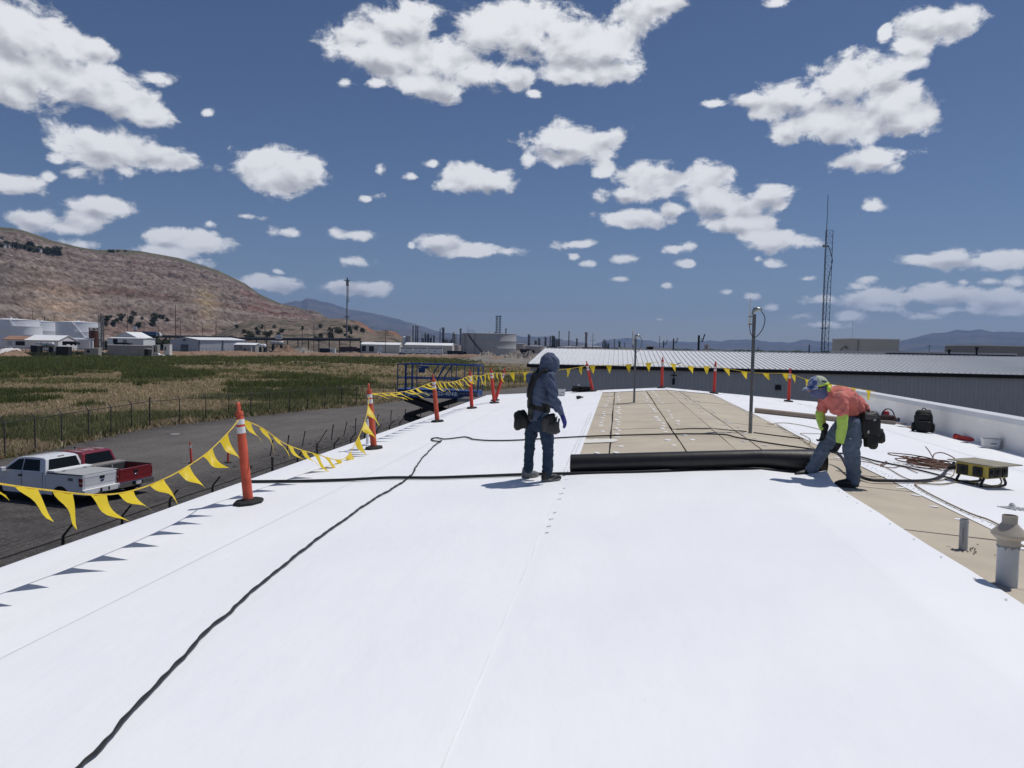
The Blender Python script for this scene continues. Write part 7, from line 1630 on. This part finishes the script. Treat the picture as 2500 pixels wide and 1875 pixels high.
# pipe rack
def rack(label, xa, xb, ya, yb, d, n_=12):
    t = thing('pipe_rack', label, 'pipe rack', PX(xa, d)); o = PX(xa, d)
    def pt(k, z): q = PX(xa+(xb-xa)*k, d)-o; return Vv(q.x, q.y, z)
    za, zb_ = ZP(xa, ya, d), ZP(xb, yb, d)
    b_ = MB(); b_.bar(pt(0, za), pt(1, zb_), 3, .8); b_.build('pipe_deck', m_dark, t)
    for dz in (.7, 1.2): p = MB(); p.cyl(pt(0, za+dz)+Vv(0,dz,0), pt(1, zb_+dz)+Vv(0,dz,0), .3, n=8); p.build('pipe', m_proc, t)
    for k in range(n_+1): p = MB(); z = za+(zb_-za)*k/n_; p.bar(pt(k/n_, 0), pt(k/n_, z), .5); p.build('trestle_post', m_dark, t)
rack('long dark pipe rack right of the blue grey warehouse', 575, 880, 828.5, 831, 500); rack('dark pipe rack behind the white workshop and warehouse', 348, 575, 822, 826.5, 540, 8)
# poles on the left
for i, (px, yt, d, w_, n_, lb) in enumerate(((240.5,766,335,1.6,0,'tall rusty steel pole right of the rust streaked tank'),(254,768,335,2.2,0,'tall grey steel pole beside the rusty one'),(312,766,420,1.6,1,'utility pole in front of the hillside bushes'),(352,790,420,1.6,1,'shorter utility pole left of the blue trailer'),(388,796,420,1.3,1,'thin utility pole right of the blue trailer'),(429,744,470,2.2,0,'tallest timber pole behind the blue grey warehouse'),(440.5,785,520,1.4,1,'thin pole right of the tallest timber pole'),(494,789,520,1.4,1,'faint utility pole behind the warehouse ridge'),(527.5,784,500,2.0,0,'dark timber pole behind the warehouse long side'),(647,792,430,2.0,0,'dark timber pole left of the silver tank trailer'),(766,792,520,1.6,1,'utility pole left of the flare stack'),(738,800,560,1.4,1,'far utility pole above the pipe rack'),(941,806,560,1.3,2,'thin pole in front of the beige workshop'),(81,757,440,1.4,2,'thin pole above the leftmost white tank'),(109,771,450,2.0,0,'dark stub pole above the hidden white tank'),(133,772,450,2.0,0,'dark stub pole at the right of the hidden white tank'),(883,850,300,.9,0,'thin grey stake standing in the green field edge'),(620,812,600,1.4,1,'utility pole at the foot of the scrubby foothill'))):
    column(lb, px, yt, d, w_, 'pole', m_wood_pole if i not in (1, 16) else m_proc2, n_, group='poles along the industrial yards')
# lattice mast between two steel poles on the left
column('faint lattice frame between the two tall steel poles', 247.5, 772, 338, 7, 'frame', m_proc2)
# ------------------------------------------------------------------ vehicles and yard things far off
def htank(label, x0, x1, y0, y1, d, mat, base=None, cat='tank', name='horizontal_tank'):
    a = PX(x0, d); L_ = WPX(x1-x0, d); z1, z0 = ZP(x0, y0, d), ZP(x0, y1, d); r_ = (z1-z0)/2; t = thing(name, label, cat, a, YAW)
    s = MB(); s.tube([(0,0,z0+r_),(r_*.25,0,z0+r_),(r_*.5,0,z0+r_),(L_-r_*.5,0,z0+r_),(L_-r_*.25,0,z0+r_),(L_,0,z0+r_)], [r_*.35,r_*.8,r_,r_,r_*.8,r_*.35], 18); s.build('tank_barrel', mat, t, smooth=50)
    for x in (.2,.8) : s = MB(); s.b2((L_*x-.5,-r_*.7,0),(L_*x+.5,r_*.7,z0+r_*.4)); s.build('saddle', m_dark, t)
    for x in (.3,.62): s = MB(); s.tube([(L_*x,0,z0+r_),(L_*x+.25,0,z0+r_)], r_*1.03, 18); s.build('hoop', m_proc, t)
    return t, L_, r_
htank('silver horizontal tank lying in front of the white gabled shed', 89, 134, 834.5, 848, 285, pm('silver_tank_metal', (.42,.43,.44), .4, .5, var=.1, scale=.3))
t_, L_, r_ = htank('silver tank trailer parked left of the flare stack', 660, 693, 832.5, 842, 440, pm('silver_tank_metal', (.42,.43,.44)), name='tank_trailer', cat='trailer'); MB().b2((0,-1.2,.6),(L_,1.2,1.7)).build('trailer_frame', m_dark, t_)
for x in (.1,.2,.75,.85): w = MB(); w.cyl((L_*x,-1.3,.55),(L_*x,-.9,.55),.55,n=12); w.build('wheel', m_tyre, t_)
htank('white ribbed tank left of the silver tank trailer', 632, 650, 839.5, 849, 410, m_twhite)
def truck_far(label, x0, x1, y0, yb, d, body, cabc, right=True, cat='truck', name='truck'):
    a = PX(x0, d); L_ = WPX(x1-x0, d); h = ZP(x0, y0, d); t = thing(name, label, cat, a, YAW); z0 = max(.0, ZP(x0, yb, d)); c = L_*.2
    bx0, bx1 = (0, L_-c-.3) if right else (c+.3, L_); MB().b2((bx0,0,z0+1.0),(bx1,2.6,h)).build('cargo_body', body, t); cx0 = L_-c if right else 0
    cb = MB(); hh = z0+(h-z0)*.82; cb.prism([(0,z0+.5),(c,z0+.5),(c,z0+(hh-z0)*.55),(c*.72,hh),(0,hh)] if right else [(0,z0+.5),(c,z0+.5),(c,hh),(c*.28,hh),(0,z0+(hh-z0)*.55)], 0, 2.5, lambda x, z, y: (cx0+x, y, z)); cb.build('cab', cabc, t); MB().b2((cx0+c*.3,-.03,z0+(hh-z0)*.55),(cx0+c*.75,.0,z0+(hh-z0)*.85)).build('cab_window', m_glassdark, t)
    MB().b2((0,.2,z0+.45),(L_,2.4,z0+1.0)).build('chassis', m_dark, t)
    for x in (.08,.2,.62,.9): w = MB(); w.cyl((L_*x,-.02,z0+.5),(L_*x,.35,z0+.5),.5,n=12); w.build('wheel', m_tyre, t)
    return t
truck_far('blue box trailer truck on the far road below the hill', 345, 391, 809, 822, 470, pm('blue_trailer', (.05,.12,.24), .5), m_wclad); truck_far('black flatbed truck beside the low white shed', 152, 187, 833, 843, 300, m_dark, m_dark); truck_far('black low truck parked before the white workshop', 277, 317, 836, 843, 320, m_dark, m_dark); truck_far('dark maroon container truck left of the beige workshop', 830, 880, 846.5, 859, 540, pm('maroon_box', (.05,.015,.018), .6), m_dark); truck_far('dark flat trailer parked left of the big grey tank', 1092, 1140, 856, 866, 480, m_dark, m_dark); truck_far('dark rail wagon right of the big grey tank', 1268, 1306, 852, 862, 500, m_dark, m_dark)
def car_far(label, px, yb, d, col, L_=4.8, sc=1.0, rz=0):
    t = thing('parked_car', label, 'car', PX(px, d), YAW+rz, 'vehicles parked in the far yards'); s = MB(); s.prism([(-L_/2,.35),(L_/2,.35),(L_/2,.85),(L_*.38,1.0),(L_*.16,1.0),(L_*.06,1.55),(-L_*.30,1.6),(-L_*.40,1.02),(-L_/2,.95)], -.9, .9, lambda x, z, y: (x, y*(1 if z < 1.1 else .85), z)); s.build('body', col, t, bevel=.06); s = MB(); s.prism([(L_*.12,1.06),(L_*.05,1.48),(-L_*.28,1.52),(-L_*.36,1.06)], -.92, .92, lambda x, z, y: (x, y*(1 if z < 1.1 else .87), z)); s.build('windows', m_glassdark, t)
    for x in (-.3,.3): w = MB(); w.cyl((L_*x,-.93,.36),(L_*x,.93,.36),.36,n=12); w.build('wheels', m_tyre, t)
for i, (px, d, c, lb) in enumerate(((252,315,m_wclad,'white pickup parked at the foot of the grey steel pole'),(386,300,m_wclad,'white van parked left of the blue grey warehouse'),(922,535,m_wclad,'white car parked before the beige workshop doors'),(628,380,m_wclad,'white car near the white ribbed tank'),(655,400,m_conc,'grey car under the dark timber pole'),(697,420,m_proc,'dark car right of the silver tank trailer'),(745,430,m_wclad,'pale car left of the maroon container truck'),(862,505,m_conc,'pale pickup in front of the maroon container truck'),(982,500,m_proc,'dark car parked left of the white trailers'),(1286,480,m_wclad,'white car beside the dark rail wagon'))): car_far(lb, px, 0, d, c)
# containers, cabins, drums, tarps
def crate_far(label, x0, x1, y0, d, mat, depth=2.5, name='site_cabin', cat='cabin'):
    a = PX(x0, d); W_ = WPX(x1-x0, d); h = ZP(x0, y0, d); t = thing(name, label, cat, a, YAW); MB().b2((0,0,0),(W_,depth,h)).build('cabin_body', mat, t, bevel=.04); MB().b2((-.1,-.1,h),(W_+.1,depth+.1,h+.15)).build('cabin_roof', m_wroof, t); MB().b2((W_*.2,-.04,h*.45),(W_*.4,.0,h*.8)).build('window', m_glassdark, t)
crate_far('small white site cabin left of the blue grey warehouse', 399, 414, 841, 330, m_wclad); crate_far('pale utility cabinet right of the long slatted wall', 374, 384, 843, 310, m_conc); crate_far('dark bin with yellow side below the slatted wall', 352, 362, 852, 285, m_dark, name='waste_bin', cat='bin'); crate_far('pale cabin under the pipe rack', 592, 612, 847, 400, m_conc); crate_far('white drum row cabin left of the flare stack foot', 806, 818, 851, 480, m_wclad); crate_far('dark tarpaulin stack left of the flare stack foot', 780, 805, 850, 480, m_dark, name='tarp_stack', cat='stack'); crate_far('grey machine cabin under the road sign', 345, 372, 830, 420, m_conc)
crate_far('dark skip at the foot of the horizontal silver tank', 74, 90, 843, 280, m_dark, name='skip', cat='skip'); crate_far('dark screened pallet stack right of the silver tank', 136, 166, 846, 272, m_dark, name='pallet_stack', cat='pallets'); crate_far('pale pallet stack at the foot of the rusty pole', 205, 240, 850, 290, m_conc, name='pallet_stack', cat='pallets')
for (x0, x1, y0, y1, d, lb) in ((325,334,797,805,430,'white billboard among the hillside bushes'),(672,688,817,828,470,'white billboard above the silver tank trailer')):
    a = PX(x0, d); W_ = WPX(x1-x0, d); z1, z0 = ZP(x0, y0, d), ZP(x0, y1, d); t = thing('billboard', lb, 'billboard', a, YAW); MB().b2((0,0,z0),(W_,.4,z1)).build('panel', m_wclad, t); s = MB(); s.b2((W_*.25,.1,0),(W_*.25+.3,.4,z0)); s.b2((W_*.7,.1,0),(W_*.7+.3,.4,z0)); s.build('legs', m_dark, t); s = MB(); s.b2((W_*.15,-.02,z0+(z1-z0)*.35),(W_*.85,.0,z0+(z1-z0)*.6)); s.build('panel_print', m_greyblue, t)
# heaps of rubble and a white gravel pile
def heap(label, x0, x1, yt, d, mat, seed, rough=.5, cat='heap', name='rubble_heap', dep=8):
    n_ = 26; a = PX((x0+x1)/2, d); W_ = WPX(x1-x0, d); h = ZP(x0, yt, d); g_ = np.zeros((n_, n_, 3))
    for i in range(n_):
        for j in range(n_):
            u, v = j/(n_-1)*2-1, i/(n_-1)*2-1; k = max(0, 1-(u*u+v*v)); k2 = k**.8*(1+rough*1.6*fb(u*3+seed, v*3, seed, 5)); g_[i, j] = (u*W_/2, v*dep, max(-.1, h*k2-.1))
    o = obj(name, grid_mesh(name, g_, mat, None, 40)); o.location = a; o.rotation_euler = (0,0,YAW); tag(o, label, cat); return o
heap('white gravel pile at the left edge below the rusty roof', 3, 45, 848, 262, pm('white_gravel', (.55,.54,.53), .9, var=.1), 1, .15, name='gravel_pile'); heap('earth mound with dark hole below the white gravel pile', 0, 66, 857, 248, m_earth, 2, .3, name='earth_mound')
m_rub = pm('broken_concrete', (.26,.23,.20), .9, var=.5, scale=.7, detail=9, bump=.3, bscale=2); heap('grey rubble heap in front of the big grey tank', 1160, 1215, 861, 430, m_rub, 3, .7); heap('rubble heap right of the big grey tank', 1215, 1300, 863, 400, m_rub, 4, .8); heap('low rubble heap at the corner of the metal roof', 1255, 1330, 866, 360, m_rub, 5, .9); heap('brown earth heap right of the dark timber pole', 655, 735, 848, 395, m_earth, 6, .4, name='earth_mound'); heap('small pale heap under the pipe rack', 700, 770, 850, 440, m_grey_dirt, 7, .6)
rbk = MB(); rg = random.Random(15)
for i in range(420):
    px, d = rg.uniform(1120, 1335), rg.uniform(330, 430); p = PX(px, d); s_ = rg.uniform(.3, 1.3); rbk.box((p.x, p.y, s_*.25), (s_*rg.uniform(.6,1.6), s_, s_*rg.uniform(.4,.9)), rg.uniform(0,3), Matrix.Rotation(rg.uniform(-.5,.5), 3, 'X'))
stuff(rbk.build('rubble_blocks', m_rub), 'broken concrete blocks strewn before the big grey tank', 'rubble')
# yard fence in front of the warehouse
fp_ = MB(); t = thing('yard_fence', 'thin wire fence along the foot of the blue grey warehouse', 'fence', PX(150, 300)); o = t.location.copy()
ptsf = [PX(px, 300+max(0, px-150)*.27)-o for px in range(0, 700, 9)]
for p in ptsf: s = MB(); s.bar(p, p+Vv(0,0,2.9), .12); s.build('post', m_proc, t)
for z in (1.5, 2.8): s = MB(); s.tube([p+Vv(0,0,z) for p in ptsf], .05, 4); s.build('rail', m_proc, t)
# weeds and low bushes at the field edge of the yards
bsh = MB(); rg = random.Random(44)
for i in range(1500):
    px = rg.choice((rg.uniform(40, 260), rg.uniform(0, 640), rg.uniform(1130, 1330))); d = 262+max(0, px-60)*.30+rg.uniform(-10, 14); p = PX(px, d)
    for k in range(5): a = rg.uniform(0, 6.3); h = rg.uniform(.6, 1.9); w_ = rg.uniform(.2,.5); q = p+Vv(rg.gauss(0,.6), rg.gauss(0,.6), 0); bsh.add([q+Vv(-w_*math.cos(a),-w_*math.sin(a),0), q+Vv(w_*math.cos(a),w_*math.sin(a),0), q+Vv(rg.gauss(0,.3),rg.gauss(0,.3),h)], [(0,1,2)])
stuff(bsh.build('yard_weeds', pm('yard_weed_leaf', (.08,.085,.04), .9, var=.5, scale=.2, transl=.2)), 'weeds and low brush along the edge of the yards', 'weeds')

# ------------------------------------------------------------------ trees and houses on the hill
m_leaf = pm('dark_tree_leaf', (.055,.07,.03), .85, var=.45, scale=.4, transl=.2); m_bark = pm('tree_bark', (.09,.07,.055), .9)
def tree_mesh(seed, h=6.0, w=3.0):
    rg = random.Random(seed); tr = MB(); tr.tube([(0,0,-.3),(rg.uniform(-.2,.2),rg.uniform(-.2,.2),h*.35),(rg.uniform(-.4,.4),rg.uniform(-.4,.4),h*.75)], [.18,.12,.04], 7)
    for k in range(5): a = rg.uniform(0, 6.3); z = h*rg.uniform(.25,.5); tr.tube([(0,0,z),(w*.3*math.cos(a),w*.3*math.sin(a),z+h*.15),(w*.6*math.cos(a),w*.6*math.sin(a),z+h*.25)], [.1,.07,.02], 5)
    cr = MB(); cl_ = [(rg.gauss(0,w*.40), rg.gauss(0,w*.40), h*rg.uniform(.10,.80)) for _ in range(14)]
    for i in range(420):
        c = rg.choice(cl_); r_ = w*.34; p = Vector((c[0]+rg.gauss(0,r_*.6), c[1]+rg.gauss(0,r_*.6), c[2]+rg.gauss(0,r_*.5))); s_ = rg.uniform(.35,.8); u = Vector((rg.gauss(0,1),rg.gauss(0,1),rg.gauss(0,1))).normalized(); v = u.orthogonal().normalized(); cr.quad(p-u*s_-v*s_*.5, p+u*s_-v*s_*.5, p+u*s_+v*s_*.5, p-u*s_+v*s_*.5)
    return tr.mesh('trunk', m_bark, 60), cr.mesh('crown', m_leaf)
TM = [tree_mesh(s, 6+s % 3, 2.6+.4*(s % 4)) for s in range(5)]
bpy.context.view_layer.update()
HQ, HF = bpy.data.objects['quarry_hill'], bpy.data.objects['scrubby_foothill']
def hillhit(px, py, obs):
    best = None
    for o in obs:
        ok, loc, nrm, _ = o.ray_cast(CAMP, ray(px, py).normalized())
        if ok and (best is None or (loc-CAMP).length < (best-CAMP).length): best = loc
    return best
ORD = ['first','second','third','fourth','fifth','sixth','seventh','eighth','ninth','tenth']+['%dth' % k for k in range(11, 60)]
def ordn(k): return ORD[k] if k < 20 or k % 10 > 2 else '%d%s' % (k+1, ('st','nd','rd')[k % 10])
def name_by_order(group, fmt):
    ts = [o for o in bpy.data.objects if o.get('group') == group]
    def sx(o): v = o.location-CAMP; return v.dot(RGT)/v.dot(FWD)
    for k, o in enumerate(sorted(ts, key=sx)): o['label'] = fmt % ordn(k)
def tree_at(p, s, label, group, i):
    t = thing('tree', label, 'tree', p, rnd.uniform(0, 6.3), group); t.scale = (s, s, s*rnd.uniform(.75,1.1)); a, b = TM[i % 5]; obj('trunk', a, t); obj('crown', b, t)
for i in range(30):
    px = rnd.uniform(255, 440); d = rnd.uniform(430, 560); tree_at(PX(px, d), rnd.uniform(.7, 1.5), 'bushy dark tree in the belt at the foot of the hill', 'trees along the foot of the hill', i)
for i in range(12):
    px = rnd.uniform(495, 560); tree_at(PX(px, rnd.uniform(520, 545)), rnd.uniform(.8, 1.5), 'bushy dark tree in the clump behind the warehouse long side', 'trees behind the warehouse', i)
for i in range(26):
    px, py = rnd.uniform(0, 150), 0; py = 600+px*.16+rnd.uniform(-8, 3); p = hillhit(px, py, [HQ])
    if p is None: continue
    tree_at(p, rnd.uniform(.7, 1.5), 'dark tree among the houses high on the hill', 'trees among the hilltop houses', i)
for i in range(18):
    p = hillhit(rnd.uniform(250, 420), rnd.uniform(770, 805), [HQ])
    if p is not None: tree_at(p, rnd.uniform(.5, 1.1), 'lone dark bush on the lower slope of the quarry hill', 'bushes on the lower slope', i)
for i in range(40):
    p = hillhit(rnd.uniform(560, 900), rnd.uniform(800, 832), [HF])
    if p is not None: tree_at(p, rnd.uniform(.45, .9), 'low dark bush dotted over the scrubby foothill', 'bushes on the foothill', i)
for i in range(10):
    p = hillhit(282+rnd.gauss(0, 12), 615+rnd.uniform(0, 2), [HQ])
    if p is not None: tree_at(p, rnd.uniform(.5, .9), 'small dark tree of the grove on the hill skyline', 'grove on the hill skyline', i)
name_by_order('trees along the foot of the hill', '%s bushy dark tree from the left in the belt at the hill foot')
name_by_order('trees behind the warehouse', '%s bushy tree from the left in the clump behind the blue grey warehouse')
name_by_order('trees among the hilltop houses', '%s dark tree from the left among the houses high on the hill')
name_by_order('bushes on the lower slope', '%s lone dark bush from the left on the lower quarry slope')
name_by_order('bushes on the foothill', '%s low dark bush from the left on the scrubby foothill')
name_by_order('grove on the hill skyline', '%s small tree from the left in the grove on the hill skyline')
m_hw, m_hg, m_hr = pm('pale_house_wall', (.42,.40,.37), .8), pm('grey_house_wall', (.13,.13,.14), .8), pm('dark_house_roof', (.06,.058,.06), .8)
HL = [(3,601,1.3),(16,602,1.2),(29,604,1.0),(34,604,1.3),(48,606,1.3),(62,609,.9),(69,611,1.0),(80,612,1.0),(92,612,1.2),(103,613,1.2),(117,614,1.3),(127,614,.8),(5,583,1.0)]
nm = ['first','second','third','fourth','fifth','sixth','seventh','eighth','ninth','tenth','eleventh','twelfth','highest']
for i, (px, py, s) in enumerate(HL):
    p = hillhit(px, py, [HQ])
    if p is None: continue
    t = thing('house', '%s house from the left edge in the row high on the hill' % nm[i] if i < 12 else 'single white house highest on the hill at the left edge', 'house', p+Vv(0,0,-.5), YAW, 'houses high on the hill'); u = s*(p-CAMP).dot(FH)/F_PX; wl_ = (m_hw, m_hg)[1 if i in (4,7,9,10) else 0]
    w = MB(); w.b2((-4.5*u,0,-3*u),(4.5*u,8*u,5*u)); w.add([(-4.5*u,0,5*u),(4.5*u,0,5*u),(0,0,7.5*u),(-4.5*u,8*u,5*u),(4.5*u,8*u,5*u),(0,8*u,7.5*u)], [(0,1,2),(3,5,4)]); w.build('wall', wl_, t)
    w = MB(); w.quad((-5*u,-.5*u,4.8*u),(0,-.5*u,7.7*u),(0,8.5*u,7.7*u),(-5*u,8.5*u,4.8*u)); w.quad((5*u,-.5*u,4.8*u),(0,-.5*u,7.7*u),(0,8.5*u,7.7*u),(5*u,8.5*u,4.8*u)); w.build('roof', m_hr, t)
    for x in (-2.4,0,2.4):
        for z in (.3,3.0): w = MB(); w.b2(((x-.7)*u,-.06*u,z*u),((x+.7)*u,0,(z+1.3)*u)); w.build('window', m_glassdark, t)
for i, (px, py, hh) in enumerate(((99,571,7),(106,578,5),(246,612,7),(135,585,4))):
    p = hillhit(px, py+1.5, [HQ])
    if p is None: continue
    t = thing('hill_mast', ('tallest thin mast on the hilltop skyline','shorter thin mast beside the tallest on the hilltop','thin mast standing on the middle of the hill skyline','tiny mast right of the hilltop masts')[i], 'mast', p, YAW); u = (p-CAMP).dot(FH)/F_PX
    MB().bar((0,0,-2),(0,0,hh*u),.5*u).build('shaft', m_proc2, t); MB().bar((-1.5*u,0,hh*u*.8),(1.5*u,0,hh*u*.8),.35*u).build('cross_arm', m_proc2, t)

# ------------------------------------------------------------------ lattice radio tower
d = 105.0; hb, ht, hw_ = ZP(2017, 866, d), ZP(2030, 562, d), ZP(2036, 478, d); t = thing('lattice_tower', 'tall blue grey lattice radio tower with whip antenna behind the metal roof', 'tower', PX(2011.5, d), YAW+R(14)); s_ = WPX(18, d)/2*1.12
m_tw = pm('blue_grey_tower_steel', (.085,.105,.125), .55, .3, var=.2, scale=.6); legs = [Vector((s_*math.cos(a), s_*math.sin(a), 0)) for a in (R(90), R(210), R(330))]
for l_ in legs: MB().cyl(l_, l_+Vv(0,0,ht), .042, n=8).build('tower_leg', m_tw, t, smooth=40)
nb_ = 27
for k in range(nb_):
    z0, z1 = ht*k/nb_, ht*(k+1)/nb_; p = MB()
    for a, b in ((0,1),(1,2),(2,0)): p.cyl(legs[a]+Vv(0,0,z0), legs[b]+Vv(0,0,z1), .013, n=5); p.cyl(legs[b]+Vv(0,0,z0), legs[a]+Vv(0,0,z1), .013, n=5); p.cyl(legs[a]+Vv(0,0,z1), legs[b]+Vv(0,0,z1), .015, n=5)
    p.build('brace_bay', m_tw, t)
MB().cyl(legs[1]+Vv(-.06,-.05,ht*.93), legs[1]+Vv(-.06,-.05,hw_), .05, .035, n=8).build('whip_antenna', m_tw, t, smooth=40); MB().bar(legs[1]+Vv(-.5,0,ht*.90), legs[1]+Vv(.4,0,ht*.905), .12).build('antenna_arm', m_tw, t); MB().box(legs[1]+Vv(-.35,-.05,ht*.905), (.35,.3,.3)).build('antenna_bracket', pm('pale_bracket', (.36,.35,.30), .6), t)
c_ = MB(); c_.tube(catmull([legs[1]+Vv(.1,-.1,ht*.91), legs[1]+Vv(.6,-.1,ht*.88), legs[2]+Vv(-.05,-.15,ht*.83), legs[2]+Vv(-.1,-.15,ht*.80), legs[1]+Vv(.45,-.1,ht*.70), legs[1]+Vv(.33,-.1,ht*.5), legs[1]+Vv(.28,-.1,0)], 6), .05, 6); c_.build('coax_cable', m_black, t, smooth=60)
MB().lathe([(s_*1.05,ht*.43),(s_*1.12,ht*.43),(s_*1.12,ht*.434),(s_*1.05,ht*.434)], 3).build('flange_ring', m_tw, t)
